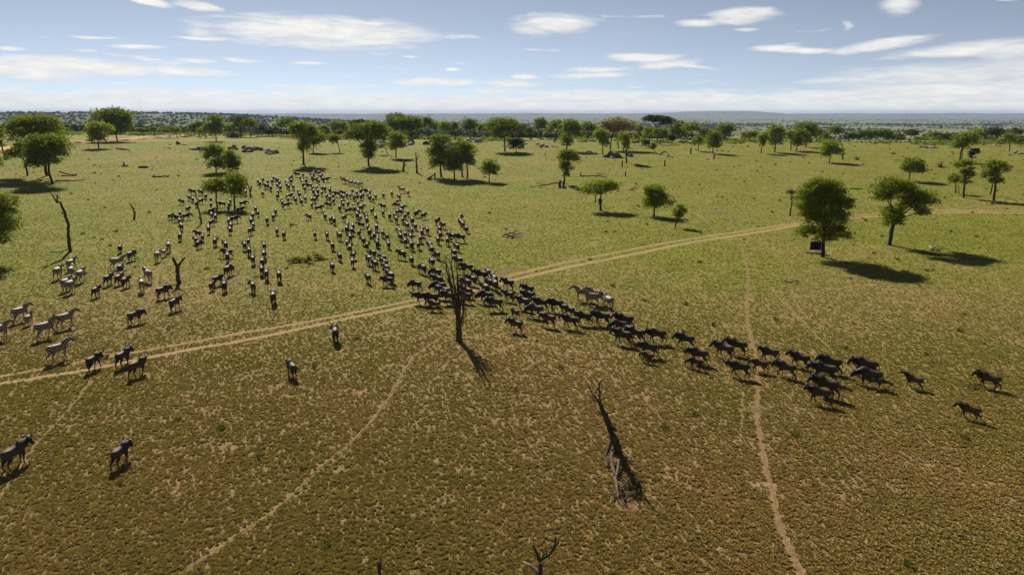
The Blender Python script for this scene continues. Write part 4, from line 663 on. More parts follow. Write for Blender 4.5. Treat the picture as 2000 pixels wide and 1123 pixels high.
 ('dead_stump', 'dark split stump under the slender tree, centre', 11.82, 163.76, 0.41, [([(-0.51, 0.0, -0.0), (-0.56, 0.19, 0.99), (-0.39, 0.38, 1.74)], 0.362, 0.211), ([(0.24, -0.0, -0.0), (0.29, -0.06, 0.84), (-0.03, -0.12, 1.44)], 0.332, 0.181), ([(0.69, 0.0, 0.09), (0.84, 0.06, 0.39)], 0.241, 0.121)]),
 ('dead_stump', 'forked dark stump under the flat bright-green tree', 16.45, 127.69, 0.0, [([(0.0, -0.0, -0.07), (-0.13, -0.09, 1.07), (-0.44, -0.18, 2.13)], 0.213, 0.19), ([(-0.1, -0.0, 1.02), (0.04, -0.18, 1.78), (-0.02, -0.36, 2.13)], 0.142, 0.119)]),
 ('fallen_branch', 'long bare fallen branch left of the split stump', 11.74, 172.58, 0.63, [([(-0.56, -8.17, 0.8), (-2.12, -9.0, 0.88), (-3.95, -9.63, 0.47), (-5.69, -8.1, 0.1), (-7.51, -8.5, -0.16)], 0.159, 0.063), ([(-3.95, -9.63, 0.47), (-4.9, -7.26, 0.62), (-5.75, -5.58, 0.76)], 0.095, 0.032), ([(-4.49, -8.5, 0.29), (-5.47, -10.4, -0.05)], 0.095, 0.032)]),
 ('fallen_branch', 'fallen branch with brushy end above the flat tree', 18.44, 187.94, 1.08, [([(-0.08, -0.84, 0.07), (1.62, -2.53, 0.22), (3.56, -3.37, 0.29), (6.58, -3.67, -0.01)], 0.172, 0.069), ([(-0.08, -0.84, 0.07), (-0.04, -1.29, 0.96)], 0.172, 0.138), ([(3.22, -3.37, 0.29), (5.19, -1.02, 0.77), (6.43, -3.35, 0.8)], 0.086, 0.034), ([(3.9, -3.37, 0.29), (5.21, -3.65, 0.49), (6.66, -4.22, 0.37)], 0.086, 0.034)]),
 ('fallen_log', 'dark log lying right of the thin sapling', 38.19, 216.66, 2.06, [([(-0.17, -0.94, 0.07), (1.0, -4.28, -0.0), (2.89, -6.63, -0.13)], 0.237, 0.119)]),
 ('fallen_branch', 'arched bare fallen branch, centre right plain', 52.17, 249.2, 3.14, [([(-0.24, -1.14, 0.07), (1.04, -1.29, 0.96), (1.87, -2.62, 1.12), (1.61, -7.17, -0.02)], 0.227, 0.136), ([(1.12, -8.44, -0.16), (2.37, -11.66, -0.27)], 0.272, 0.091), ([(1.2, -0.63, 0.48), (1.04, -3.64, -0.01)], 0.136, 0.091)]),
 ('fallen_branch', 'small dark twig heap below the flat tree', 27.04, 159.8, 0.33, [([(-0.13, -0.78, 0.08), (0.92, -0.05, 0.3), (2.36, 2.29, 0.35)], 0.118, 0.059), ([(0.41, 0.37, 0.11), (0.83, -1.53, 0.02)], 0.088, 0.029)]),
 ('dead_stump', 'short post stump right of the low spreading tree', 109.56, 232.44, 2.61, [([(0.0, -0.0, -0.0), (-0.14, -0.0, 0.88), (-0.31, -0.0, 1.92)], 0.254, 0.212)]),
 ('brush_heap', 'brown brush heap right of the short post stump', 113.41, 230.75, 2.55, [([(-0.24, 0.0, -0.0), (-0.79, 0.6, 0.53), (-1.29, 1.19, 0.73)], 0.101, 0.042), ([(-0.18, -0.0, -0.0), (-0.64, -0.73, 0.9), (-1.04, -1.47, 1.23)], 0.101, 0.042), ([(0.12, 0.0, -0.0), (0.29, 0.33, 0.55), (0.5, 0.67, 0.76)], 0.101, 0.042), ([(0.03, 0.0, -0.0), (-0.0, 0.11, 0.77), (0.02, 0.23, 1.06)], 0.101, 0.042), ([(0.17, -0.0, -0.0), (0.44, -0.31, 0.53), (0.76, -0.61, 0.73)], 0.101, 0.042), ([(-0.09, 0.0, -0.0), (-0.36, 0.47, 0.83), (-0.58, 0.93, 1.14)], 0.101, 0.042), ([(0.15, -0.0, -0.0), (0.34, -0.77, 0.9), (0.6, -1.54, 1.24)], 0.101, 0.042), ([(-0.22, -0.0, -0.0), (-0.67, -0.58, 0.05), (-1.12, -1.17, 0.07)], 0.101, 0.042), ([(0.16, -0.0, -0.0), (0.47, -0.07, 0.15), (0.78, -0.14, 0.21)], 0.101, 0.042)]),
 ('brush_heap', 'large bare thorn bush on upper right grass', 127.53, 208.19, 1.76, [([(0.39, -0.0, -0.0), (1.14, -0.66, 0.12), (1.9, -1.32, 0.16)], 0.091, 0.038), ([(0.19, 0.0, -0.0), (0.46, 0.69, 0.68), (0.79, 1.38, 0.94)], 0.091, 0.038), ([(0.34, 0.0, -0.0), (1.0, 0.36, 0.2), (1.68, 0.71, 0.28)], 0.091, 0.038), ([(0.06, -0.0, -0.0), (-0.03, -0.59, 1.36), (0.01, -1.18, 1.86)], 0.091, 0.038), ([(-0.18, -0.0, -0.0), (-0.74, -0.07, 1.33), (-1.17, -0.15, 1.83)], 0.091, 0.038), ([(-0.36, 0.0, -0.0), (-1.09, 0.2, 0.18), (-1.82, 0.4, 0.25)], 0.091, 0.038), ([(0.26, 0.0, -0.0), (0.66, 0.66, 0.74), (1.14, 1.31, 1.01)], 0.091, 0.038), ([(0.2, -0.0, -0.0), (0.51, -0.2, 0.48), (0.87, -0.39, 0.67)], 0.091, 0.038), ([(0.03, 0.0, -0.0), (-0.12, 0.11, 1.43), (-0.14, 0.22, 1.97)], 0.091, 0.038), ([(0.24, 0.0, -0.0), (0.62, 0.61, 0.59), (1.06, 1.21, 0.81)], 0.091, 0.038), ([(0.17, 0.0, -0.0), (0.31, 0.47, 1.26), (0.58, 0.95, 1.73)], 0.091, 0.038), ([(-0.02, 0.0, -0.0), (-0.27, 0.71, 1.36), (-0.39, 1.42, 1.87)], 0.091, 0.038), ([(-0.22, -0.0, -0.0), (-0.78, -0.06, 0.83), (-1.26, -0.12, 1.14)], 0.091, 0.038), ([(-0.32, 0.0, -0.0), (-1.1, 0.24, 0.96), (-1.79, 0.48, 1.32)], 0.091, 0.038)]),
 ('brush_heap', 'dark brush heap by the boulder, upper left', 135.96, 250.23, 3.17, [([(0.18, 0.0, -0.0), (0.47, 0.43, 0.54), (0.81, 0.86, 0.74)], 0.109, 0.046), ([(-0.18, -0.0, -0.0), (-0.61, -0.02, 0.46), (-1.0, -0.04, 0.64)], 0.109, 0.046), ([(-0.11, -0.0, -0.0), (-0.39, -0.75, 0.51), (-0.62, -1.51, 0.7)], 0.109, 0.046), ([(-0.25, 0.0, -0.0), (-0.78, 0.49, 0.31), (-1.29, 0.99, 0.43)], 0.109, 0.046), ([(-0.21, -0.0, -0.0), (-0.62, -0.7, 0.06), (-1.04, -1.4, 0.08)], 0.109, 0.046), ([(-0.14, 0.0, -0.0), (-0.49, 0.48, 0.43), (-0.79, 0.96, 0.59)], 0.109, 0.046), ([(-0.23, -0.0, -0.0), (-0.74, -0.52, 0.27), (-1.22, -1.05, 0.37)], 0.109, 0.046), ([(0.07, -0.0, -0.0), (0.14, -0.26, 0.53), (0.25, -0.53, 0.73)], 0.109, 0.046), ([(0.04, 0.0, -0.0), (0.01, 0.46, 0.8), (0.04, 0.92, 1.1)], 0.109, 0.046)]),
 ('brush_heap', 'low brush heap at left end of bent logs', -118.22, 187.94, 1.08, [([(0.08, -0.0, -0.0), (0.28, -0.3, 0.16), (0.45, -0.6, 0.22)], 0.083, 0.034), ([(-0.01, -0.0, -0.0), (0.06, -0.19, 0.52), (0.08, -0.38, 0.72)], 0.083, 0.034), ([(-0.11, 0.0, -0.0), (-0.3, 0.55, 0.25), (-0.52, 1.1, 0.34)], 0.083, 0.034), ([(-0.11, 0.0, -0.0), (-0.33, 0.64, 0.08), (-0.56, 1.28, 0.11)], 0.083, 0.034), ([(-0.09, -0.0, -0.0), (-0.25, -0.47, 0.06), (-0.43, -0.93, 0.08)], 0.083, 0.034), ([(0.09, 0.0, -0.0), (0.32, 0.56, 0.3), (0.52, 1.12, 0.42)], 0.083, 0.034), ([(0.08, 0.0, -0.0), (0.31, 0.75, 0.42), (0.5, 1.5, 0.57)], 0.083, 0.034), ([(-0.05, 0.0, -0.0), (-0.08, 0.04, 0.43), (-0.16, 0.08, 0.59)], 0.083, 0.034), ([(-0.11, 0.0, -0.0), (-0.29, 0.12, 0.23), (-0.49, 0.23, 0.31)], 0.083, 0.034)]),
 ('fallen_log', 'dark fallen log on grass left of the herd', -96.14, 186.51, 1.03, [([(0.43, -0.84, 0.07), (2.96, -1.82, 0.09), (5.18, -1.1, 0.27)], 0.239, 0.137), ([(0.5, -0.26, 0.19), (2.57, -3.36, 0.8)], 0.103, 0.068)]),
 ('fallen_log', 'forked fallen log right of the dark thick-trunked tree', -128.03, 197.79, 1.4, [([(4.52, -6.98, 0.57), (6.29, -7.41, 0.15), (10.15, -8.67, -0.19)], 0.217, 0.109), ([(7.26, -10.69, -0.25), (10.77, -10.25, -0.19)], 0.217, 0.109)]),
 ('fallen_log', 'thin fallen log below the forked log, left', -116.58, 178.29, 0.78, [([(0.53, -0.82, 0.08), (5.29, -2.16, 0.14), (6.74, -0.29, 0.09), (5.52, 5.15, 0.35)], 0.164, 0.065)]),
 ('fallen_log', 'bent log remains on grass, upper left', -117.98, 211.64, 1.88, [([(0.51, -0.92, 0.07), (2.18, -1.14, 0.16), (1.5, 0.84, 0.13)], 0.232, 0.155), ([(-0.71, 2.63, 0.19), (-1.46, 4.23, 1.05)], 0.232, 0.193)]),
 ('fallen_log', 'short dark log pieces right of the bent log', -110.97, 208.19, 1.76, [([(0.48, -0.9, 0.07), (2.13, -1.48, 0.3), (3.22, -0.68, 0.13)], 0.343, 0.228)]),
 ('fallen_log', 'black fallen log in the open gap of the herd', -35.99, 111.29, 0.0, [([(0.21, -0.64, 0.1), (1.02, -1.65, 0.2), (1.59, -1.24, 0.1)], 0.118, 0.059), ([(0.41, -1.12, 0.2), (0.93, -2.87, 0.8)], 0.071, 0.035)]),
 ('fallen_branch', 'bare limbs of the fallen green branch within the herd', -25.13, 83.06, 0.0, [([(0.57, -1.9, 0.4), (0.99, -2.06, 0.7), (1.16, -1.34, 1.0), (1.33, -0.42, 1.4)], 0.054, 0.018), ([(-0.12, -1.9, 0.4), (-0.93, -2.37, 0.5), (-1.89, -1.46, 0.8), (-2.83, -0.67, 1.0)], 0.054, 0.018), ([(-2.83, -0.67, 1.0), (-3.19, -0.4, 0.9), (-2.91, -1.1, 1.4)], 0.027, 0.009), ([(-0.93, -2.37, 0.5), (-1.26, -2.74, 0.4), (-1.83, -2.22, 0.2)], 0.036, 0.018), ([(-0.51, -1.47, 0.4), (-0.38, -1.68, 0.8)], 0.036, 0.018), ([(-2.06, -0.35, 0.8), (-1.83, 0.42, 1.1)], 0.018, 0.009), ([(1.93, 0.18, 0.1), (2.71, 0.62, 0.1), (3.49, 1.28, 0.1)], 0.045, 0.027)]),
 ('broken_branch', 'dark twisted branch on grass below the cloth panel', 29.37, 72.45, 0.0, [([(-0.17, -0.41, 0.1), (0.07, -1.42, 0.15), (0.81, -1.24, 0.3), (1.16, -1.22, 0.1)], 0.077, 0.038), ([(0.99, -0.83, 0.2), (0.6, -1.54, 0.05)], 0.064, 0.026)]),
 ('fallen_log', 'pale-ended dark log right of the spreading acacia', 56.39, 91.87, 0.0, [([(-0.97, -1.57, 0.3), (-1.38, -2.82, 0.3), (-0.26, -1.79, 0.5)], 0.144, 0.08), ([(-0.84, -2.05, 0.2), (0.26, -1.79, 0.15), (1.35, -2.1, 0.05)], 0.08, 0.032)]),
 ('fallen_log', 'dark log on grass above the spreading acacia', 78.87, 162.24, 0.38, [([(-0.38, -0.79, 0.08), (0.59, -1.61, 0.12), (2.44, -1.22, 0.07)], 0.138, 0.083)]),
 ('fallen_branch', 'pale thin branch trailing behind the lowest wildebeest pair', 20.28, 40.51, 0.0, [([(-0.12, -0.23, 0.1), (0.21, -0.63, 0.12), (0.44, -0.98, 0.15), (0.47, -1.34, 0.1), (0.53, -1.63, 0.05)], 0.034, 0.017)]),
 ('fallen_branch', 'dark dead branch left of the rightmost wildebeest', 29.82, 42.76, 0.0, [([(-0.17, -0.24, 0.1), (0.02, -0.49, 0.2), (0.63, -0.29, 0.15), (1.17, -0.12, 0.1)], 0.054, 0.024), ([(-0.04, -0.49, 0.2), (-0.12, -0.74, 0.05)], 0.042, 0.024)]),
 ('dead_stump', 'forked dead stump cut off by the bottom picture edge', 1.08, 22.77, 0.0, [([(0.0, -0.0, -0.01), (-0.01, -0.13, 0.54), (-0.02, -0.27, 1.01), (-0.0, -0.4, 1.24)], 0.088, 0.082), ([(-0.02, 0.0, 1.14), (-0.15, 0.02, 1.47), (-0.28, 0.04, 1.8)], 0.076, 0.035), ([(0.03, 0.0, 1.21), (0.26, 0.0, 1.37), (0.51, 0.0, 1.67), (0.68, 0.0, 2.06)], 0.07, 0.023), ([(0.37, 0.0, 1.5), (0.54, 0.06, 1.86), (0.55, 0.13, 2.06)], 0.047, 0.029), ([(0.06, -0.0, 1.24), (0.11, -0.28, 1.67), (0.0, -0.57, 1.93)], 0.041, 0.012), ([(-0.12, 0.0, 1.32), (-0.41, 0.28, 1.35), (-0.61, 0.56, 1.37)], 0.029, 0.012), ([(0.23, 0.0, 1.4), (0.17, 0.01, 1.7), (0.25, 0.02, 1.77)], 0.023, 0.012)]),
 ('broken_branch', 'pale split slab of wood at the forked bottom stump', 1.0, 23.45, 0.0, [([(-0.01, -0.13, 0.1), (-0.18, -0.05, 0.35), (-0.36, 0.04, 0.45), (-0.57, 0.3, 0.4)], 0.084, 0.03)]),
 ('dead_stump', 'short snapped post at the bottom picture edge', -5.07, 23.04, 0.0, [([(-0.0, -0.0, -0.01), (-0.0, -0.02, 0.41), (-0.03, -0.04, 0.95)], 0.065, 0.053), ([(0.0, 0.0, 0.41), (0.05, 0.06, 0.88), (0.05, 0.12, 1.1)], 0.035, 0.018)]),
 ('brush_heap', 'dark stick heap on bare soil beside the herd', -1.5, 99.88, 0.0, [([(0.0, -0.29, 0.05), (1.35, 0.18, 0.5), (2.64, 1.85, 0.6)], 0.112, 0.052), ([(0.76, -1.0, 0.1), (1.94, -0.56, 0.4), (3.16, 0.9, 0.3)], 0.112, 0.045), ([(1.5, -1.98, 0.05), (1.95, 1.25, 0.7)], 0.097, 0.045), ([(0.43, 2.08, 0.1), (1.79, -1.42, 0.1)], 0.09, 0.045)]),
 ('broken_branch', 'thin dark stick heap right of the stump row', 59.73, 143.68, 0.07, [([(-0.16, -0.38, 0.05), (2.26, 0.86, 0.11)], 0.128, 0.064)]),
]
# kind, x, y, heading (degrees left of straight ahead), label, group
ANIMALS = [
 ('w', -25.32, 32.13, -9, 'large wildebeest at the left edge, lower left foreground', None, None),
 ('w', -20.05, 32.33, -5, 'large wildebeest alone in the lower left foreground', None, None),
 ('c', 26.88, 37.67, 50, 'brownish young wildebeest lowest at the right edge', None, None),
 ('w', 19.01, 39.92, 61, 'black wildebeest nearest of the overlapping pair at bottom of column', None, None),
 ('w', 19.93, 41.12, 44, 'brownish wildebeest behind the black one, bottom of the column', None, None),
 ('w', 31.16, 42.38, 45, 'dark wildebeest at the far right end of the column', None, None),
 ('c', 26.29, 42.41, 50, 'brown calf with raised muzzle, second from right end of the column', None, 'up'),
 ('w', 23.59, 42.87, 54, 'wildebeest in front of the overlapping right pair', None, None),
 ('w', 20.95, 43.71, 56, 'wildebeest in the column right of centre, eighth from its right end', None, None),
 ('w', 15.47, 44.4, 67, 'wildebeest in the column right of centre, fourteenth from its right end', None, None),
 ('w', 18.68, 44.41, 47, 'wildebeest in the column right of centre, eleventh from its right end', None, None),
 ('w', -15.04, 44.43, 34, 'wildebeest seen from behind alone, nearest in the centre left', None, None),
 ('w', 24.18, 44.67, 56, 'black wildebeest in the rear of the overlapping right pair', None, None),
 ('w', -25.68, 44.75, -20, 'right one of three wildebeest crossing the dirt track at left', None, None),
 ('w', 22.09, 45.3, 51, 'wildebeest in the column right of centre, sixth from its right end', None, None),
 ('c', 17.2, 45.38, 60, 'brown calf in the column right of centre, thirteenth from its right end', None, None),
 ('w', -29.38, 45.85, -4, 'left one of three wildebeest crossing the dirt track at left', None, None),
 ('c', 12.9, 45.93, 54, 'brown calf in the column right of centre, eighteenth from its right end', None, None),
 ('w', 20.35, 46.24, 45, 'wildebeest in the column right of centre, tenth from its right end', None, None),
 ('w', -27.69, 46.61, -7, 'middle one of three wildebeest crossing the dirt track at left', None, None),
 ('w', 13.38, 47.1, 57, 'wildebeest in the column right of centre, seventeenth from its right end', None, None),
 ('c', 9.78, 47.26, 54, 'brown calf in the column right of centre, twenty-second from its right end', None, None),
 ('w', 18.63, 47.49, 54, 'wildebeest in the column right of centre, twelfth from its right end', None, None),
 ('w', 15.54, 48.1, 39, 'wildebeest in the column right of centre, sixteenth from its right end', None, None),
 ('w', 10.07, 48.51, 67, 'wildebeest in the column right of centre, twenty-first from its right end', None, None),
 ('w', 16.74, 48.93, 52, 'wildebeest in the column right of centre, fifteenth from its right end', None, None),
 ('w', 13.27, 50.45, 55, 'wildebeest in the column right of centre, nineteenth from its right end', None, None),
 ('w', 8.59, 51.31, 54, 'wildebeest in the column right of centre, twenty-fifth from its right end', None, None),
 ('w', 11.3, 51.59, 74, 'wildebeest in the column right of centre, twentieth from its right end', None, None),
 ('w', 9.66, 51.77, 48, 'wildebeest in the column right of centre, twenty-third from its right end', None, None),
 ('w', -13.91, 51.99, 13, 'wildebeest seen from behind alone just below the dirt track', None, None),
 ('w', 8.79, 54.18, 75, 'wildebeest in the column right of centre, twenty-sixth from its right end', None, None),
 ('w', 0.29, 54.43, 50, 'wildebeest in the column right of centre, thirty-eighth from its right end', None, None),
 ('w', 4.82, 55.35, 58, 'wildebeest in the column right of centre, twenty-ninth from its right end', None, None),
 ('w', 9.35, 55.35, 67, 'wildebeest in the column right of centre, twenty-fourth from its right end', None, None),
 ('w', 3.06, 55.88, 52, 'wildebeest in the column right of centre, thirty-second from its right end', None, None),
 ('w', 7.56, 56.29, 65, 'wildebeest in the column right of centre, twenty-seventh from its right end', None, None),
 ('w', 6.07, 56.43, 67, 'wildebeest in the column right of centre, twenty-eighth from its right end', None, None),
 ('w', -32.26, 56.89, -28, 'wildebeest facing right on open grass below the Y-shaped stump group', None, None),
 ('c', 0.23, 58.44, 43, 'brown calf in the column right of centre, thirty-ninth from its right end', None, None),
 ('w', 2.03, 58.56, 60, 'wildebeest in the column right of centre, thirty-fourth from its right end', None, None),
 ('w', 5.01, 58.71, 44, 'wildebeest in the column right of centre, thirtieth from its right end', None, None),
 ('w', 3.96, 60.53, 71, 'wildebeest in the column right of centre, thirty-first from its right end', None, None),
 ('c', -7.15, 60.78, 75, 'brown calf below the wildebeest pair left of the dead tree', None, None),
 ('w', -1.59, 60.85, 78, 'wildebeest side-on facing left, close behind the branching dead tree', 'crowd behind the branching dead tree', None),
 ('w', 2.65, 60.85, 68, 'wildebeest in the column right of centre, thirty-third from its right end', None, None),
 ('w', -30.78, 60.89, -8, 'wildebeest facing right below the Y-shaped stump, lower one', None, None),
 ('w', 0.99, 61.16, 48, 'wildebeest in the column right of centre, thirty-seventh from its right end', None, None),
 ('w', -7.62, 62.63, 88, 'wildebeest side-on facing left, in narrowing herd at upper left of branching dead tree', 'herd at the branching dead tree', None),
 ('w', -22.5, 63.04, 15, 'wildebeest seen from behind alone above the dirt track', None, None),
 ('w', -5.95, 63.04, 62, 'wildebeest side-on facing left, in narrowing herd at upper left of branching dead tree', 'herd at the branching dead tree', None),
 ('w', -8.56, 63.04, 79, 'wildebeest side-on facing left, in narrowing herd at upper left of branching dead tree', 'herd at the branching dead tree', None),
 ('w', -2.51, 63.31, 70, 'wildebeest side-on facing left, close behind the branching dead tree', 'crowd behind the branching dead tree', None),
 ('w', -4.42, 63.48, 57, 'wildebeest side-on facing left, close behind the branching dead tree', 'crowd behind the branching dead tree', None),
 ('w', 1.5, 63.48, 64, 'wildebeest in the column right of centre, thirty-sixth from its right end', None, None),
 ('w', -0.36, 63.99, 47, 'wildebeest side-on facing left, close behind the branching dead tree', 'crowd behind the branching dead tree', None),
 ('w', -6.69, 64.98, 61, 'wildebeest side-on facing left, in narrowing herd at upper left of branching dead tree', 'herd at the branching dead tree', None),
 ('w', -33.99, 65.26, -25, 'wildebeest facing right just below the Y-shaped stump, upper one', None, None),
 ('w', -4.46, 65.41, 59, 'wildebeest side-on facing left, close behind the branching dead tree', 'crowd behind the branching dead tree', None),
 ('w', -40.75, 65.66, 4, 'wildebeest alone between the zebra cluster and three wildebeest, head turned right', None, None),
 ('w', 1.56, 66.14, 55, 'wildebeest in the column right of centre, thirty-fifth from its right end', None, None),
 ('w', -2.67, 66.33, 26, 'wildebeest seen from behind close behind the branching dead tree', 'crowd behind the branching dead tree', None),
 ('w', -7.33, 67.04, 73, 'wildebeest side-on facing left, in narrowing herd at upper left of branching dead tree', 'herd at the branching dead tree', None),
 ('w', -26.03, 67.35, 26, 'wildebeest seen from behind in files left of the fallen green branch', 'files left of the fallen branch', None),
 ('w', -28.97, 67.66, 15, 'dark wildebeest seen from behind in the left wing of the herd near two trees', 'left wing of the herd', None),
 ('w', -9.78, 67.97, 63, 'wildebeest side-on facing left, in narrowing herd at upper left of branching dead tree', 'herd at the branching dead tree', None),
 ('w', -1.75, 68.04, 17, 'wildebeest seen from behind close behind the branching dead tree', 'crowd behind the branching dead tree', None),
 ('c', -30.5, 68.26, 0, 'brown calf walking away below the herd, left middle', None, None),
 ('w', -0.43, 68.43, 48, 'wildebeest side-on facing left, close behind the branching dead tree', 'crowd behind the branching dead tree', None),
 ('w', -4.71, 68.63, 45, 'wildebeest side-on facing left, close behind the branching dead tree', 'crowd behind the branching dead tree', None),
 ('w', -2.36, 69.23, 32, 'wildebeest seen from behind close behind the branching dead tree', 'crowd behind the branching dead tree', None),
 ('w', -39.96, 69.55, -1, 'rightmost of three wildebeest in a row below the striding zebra', None, None),
 ('w', -12.96, 69.88, 73, 'wildebeest side-on facing left, in the herd right of the fallen green branch', 'herd right of the fallen branch', None),
 ('w', -7.8, 70.21, 56, 'wildebeest side-on facing left, in narrowing herd at upper left of branching dead tree', 'herd at the branching dead tree', None),
 ('w', -4.2, 70.25, 41, 'wildebeest seen from behind close behind the branching dead tree', 'crowd behind the branching dead tree', None),
 ('w', -30.75, 70.38, -27, 'dark wildebeest side-on facing right, in the left wing of the herd near two trees', 'left wing of the herd', None),
 ('w', -1.87, 70.46, 19, 'wildebeest seen from behind close behind the branching dead tree', 'crowd behind the branching dead tree', None),
 ('w', -42.28, 70.48, 3, 'leftmost of three wildebeest in a row below the striding zebra', None, None),
 ('w', -41.28, 70.71, 5, 'middle of three wildebeest in a row below the striding zebra', None, None),
 ('w', -15.27, 71.22, 26, 'wildebeest seen from behind in the herd right of the fallen green branch', 'herd right of the fallen branch', None),
 ('w', -12.98, 71.56, 36, 'wildebeest seen from behind in narrowing herd at upper left of branching dead tree', 'herd at the branching dead tree', None),
 ('w', -24.88, 71.9, 21, 'wildebeest seen from behind in files left of the fallen green branch', 'files left of the fallen branch', None),
 ('w', -3.32, 71.95, 66, 'wildebeest side-on facing left, close behind the branching dead tree', 'crowd behind the branching dead tree', None),
 ('w', -26.45, 72.6, 18, 'wildebeest seen from behind in files left of the fallen green branch', 'files left of the fallen branch', None),
 ('w', -8.29, 73.31, 61, 'wildebeest side-on facing left, in narrowing herd at upper left of branching dead tree', 'herd at the branching dead tree', None),
 ('w', -2.65, 73.72, 19, 'wildebeest seen from behind close behind the branching dead tree', 'crowd behind the branching dead tree', None),
 ('w', -31.32, 74.59, -6, 'dark wildebeest seen from behind in the left wing of the herd near two trees', 'left wing of the herd', None),
 ('w', -27.76, 74.78, 24, 'wildebeest seen from behind in files left of the fallen green branch', 'files left of the fallen branch', None),
 ('w', -43.73, 75.47, 14, 'wildebeest just below the striding zebra at left', None, None),
 ('w', -14.11, 75.53, 37, 'wildebeest seen from behind in the herd right of the fallen green branch', 'herd right of the fallen branch', None),
 ('w', -10.03, 75.53, 37, 'wildebeest seen from behind in narrowing herd at upper left of branching dead tree', 'herd at the branching dead tree', None),
 ('w', -5.11, 75.72, 66, 'wildebeest side-on facing left, close behind the branching dead tree', 'crowd behind the branching dead tree', None),
 ('w', -20.47, 76.88, 26, 'wildebeest seen from behind in the herd right of the fallen green branch', 'herd right of the fallen branch', None),
 ('w', -15.82, 77.88, 34, 'wildebeest seen from behind in the herd right of the fallen green branch', 'herd right of the fallen branch', None),
 ('w', -28.94, 78.49, 15, 'wildebeest seen from behind in files left of the fallen green branch', 'files left of the fallen branch', None),
 ('w', -14.84, 78.49, 39, 'wildebeest seen from behind in the herd right of the fallen green branch', 'herd right of the fallen branch', None),
 ('w', -9.33, 78.69, 21, 'wildebeest seen from behind in narrowing herd at upper left of branching dead tree', 'herd at the branching dead tree', None),
 ('w', -18.65, 79.1, 14, 'wildebeest seen from behind in the herd right of the fallen green branch', 'herd right of the fallen branch', None),
 ('w', -6.33, 79.31, 44, 'wildebeest side-on facing left, close behind the branching dead tree', 'crowd behind the branching dead tree', None),
 ('w', -30.76, 80.37, 23, 'wildebeest seen from behind in files left of the fallen green branch', 'files left of the fallen branch', None),
 ('w', -17.03, 80.37, 33, 'wildebeest seen from behind in the herd right of the fallen green branch', 'herd right of the fallen branch', None),
 ('w', -11.94, 80.37, 18, 'wildebeest seen from behind in narrowing herd at upper left of branching dead tree', 'herd at the branching dead tree', None),
 ('w', -15.55, 81.23, 45, 'wildebeest side-on facing left, in the herd right of the fallen green branch', 'herd right of the fallen branch', None),
 ('w', -34.44, 82.11, 20, 'dark wildebeest seen from behind in the left wing of the herd near two trees', 'left wing of the herd', None),
 ('w', -20.98, 82.56, 24, 'wildebeest seen from behind in the herd right of the fallen green branch', 'herd right of the fallen branch', None),
 ('w', -46.41, 82.73, -1, 'wildebeest right of the topmost one above the striding zebra', None, None),
 ('w', -30.34, 83.01, 19, 'wildebeest seen from behind in files left of the fallen green branch', 'files left of the fallen branch', None),
 ('w', -19.4, 83.24, 13, 'wildebeest seen from behind in the herd right of the fallen green branch', 'herd right of the fallen branch', None),
 ('w', -13.59, 83.47, 47, 'wildebeest side-on facing left, in narrowing herd at upper left of branching dead tree', 'herd at the branching dead tree', None),
 ('w', -9.19, 83.47, 25, 'wildebeest seen from behind in narrowing herd at upper left of branching dead tree', 'herd at the branching dead tree', None),
 ('w', -17.26, 84.16, 35, 'wildebeest seen from behind in the herd right of the fallen green branch', 'herd right of the fallen branch', None),
 ('w', -7.25, 84.4, 26, 'wildebeest seen from behind at the right fringe of the herd', 'right fringe of the herd', None),
 ('w', -35.49, 84.63, 84, 'dark wildebeest side-on facing left, in the left wing of the herd near two trees', 'left wing of the herd', None),
 ('w', -33.03, 85.34, 25, 'wildebeest seen from behind in files left of the fallen green branch', 'files left of the fallen branch', None),
 ('w', -10.24, 86.81, 20, 'wildebeest seen from behind in narrowing herd at upper left of branching dead tree', 'herd at the branching dead tree', None),
 ('w', -20.77, 87.3, 13, 'wildebeest seen from behind in the herd right of the fallen green branch', 'herd right of the fallen branch', None),
 ('w', -50.55, 87.77, 20, 'wildebeest seen from behind, topmost above the striding zebra at left', None, None),
 ('w', -7.21, 88.44, 30, 'wildebeest seen from behind at the right fringe of the herd', 'right fringe of the herd', None),
 ('w', -32.28, 88.7, 20, 'wildebeest seen from behind in files left of the fallen green branch', 'files left of the fallen branch', None),
 ('w', -37.52, 89.21, 25, 'dark wildebeest seen from behind in the left wing of the herd near two trees', 'left wing of the herd', None),
 ('w', -35.03, 89.21, 22, 'wildebeest seen from behind in files left of the fallen green branch', 'files left of the fallen branch', None),
 ('w', -23.54, 89.21, 20, 'wildebeest seen from behind in the herd right of the fallen green branch', 'herd right of the fallen branch', None),
 ('w', -19.01, 89.48, 5, 'wildebeest seen from behind in the herd right of the fallen green branch', 'herd right of the fallen branch', None),
 ('w', -13.22, 89.48, 16, 'wildebeest seen from behind in narrowing herd at upper left of branching dead tree', 'herd at the branching dead tree', None),
 ('w', -12.35, 89.74, 10, 'wildebeest seen from behind in narrowing herd at upper left of branching dead tree', 'herd at the branching dead tree', None),
 ('w', -10.94, 90.0, 28, 'wildebeest seen from behind in narrowing herd at upper left of branching dead tree', 'herd at the branching dead tree', None),
 ('w', -16.38, 90.27, 19, 'wildebeest seen from behind in the herd right of the fallen green branch', 'herd right of the fallen branch', None),
 ('w', -41.63, 90.54, -2, 'dark wildebeest seen from behind in the left wing of the herd near two trees', 'left wing of the herd', None),
 ('w', -22.01, 91.08, 13, 'wildebeest seen from behind in the herd right of the fallen green branch', 'herd right of the fallen branch', None),
 ('w', -18.03, 91.08, 19, 'wildebeest seen from behind in the herd right of the fallen green branch', 'herd right of the fallen branch', None),
 ('w', -18.07, 91.35, 11, 'wildebeest seen from behind in the herd right of the fallen green branch', 'herd right of the fallen branch', None),
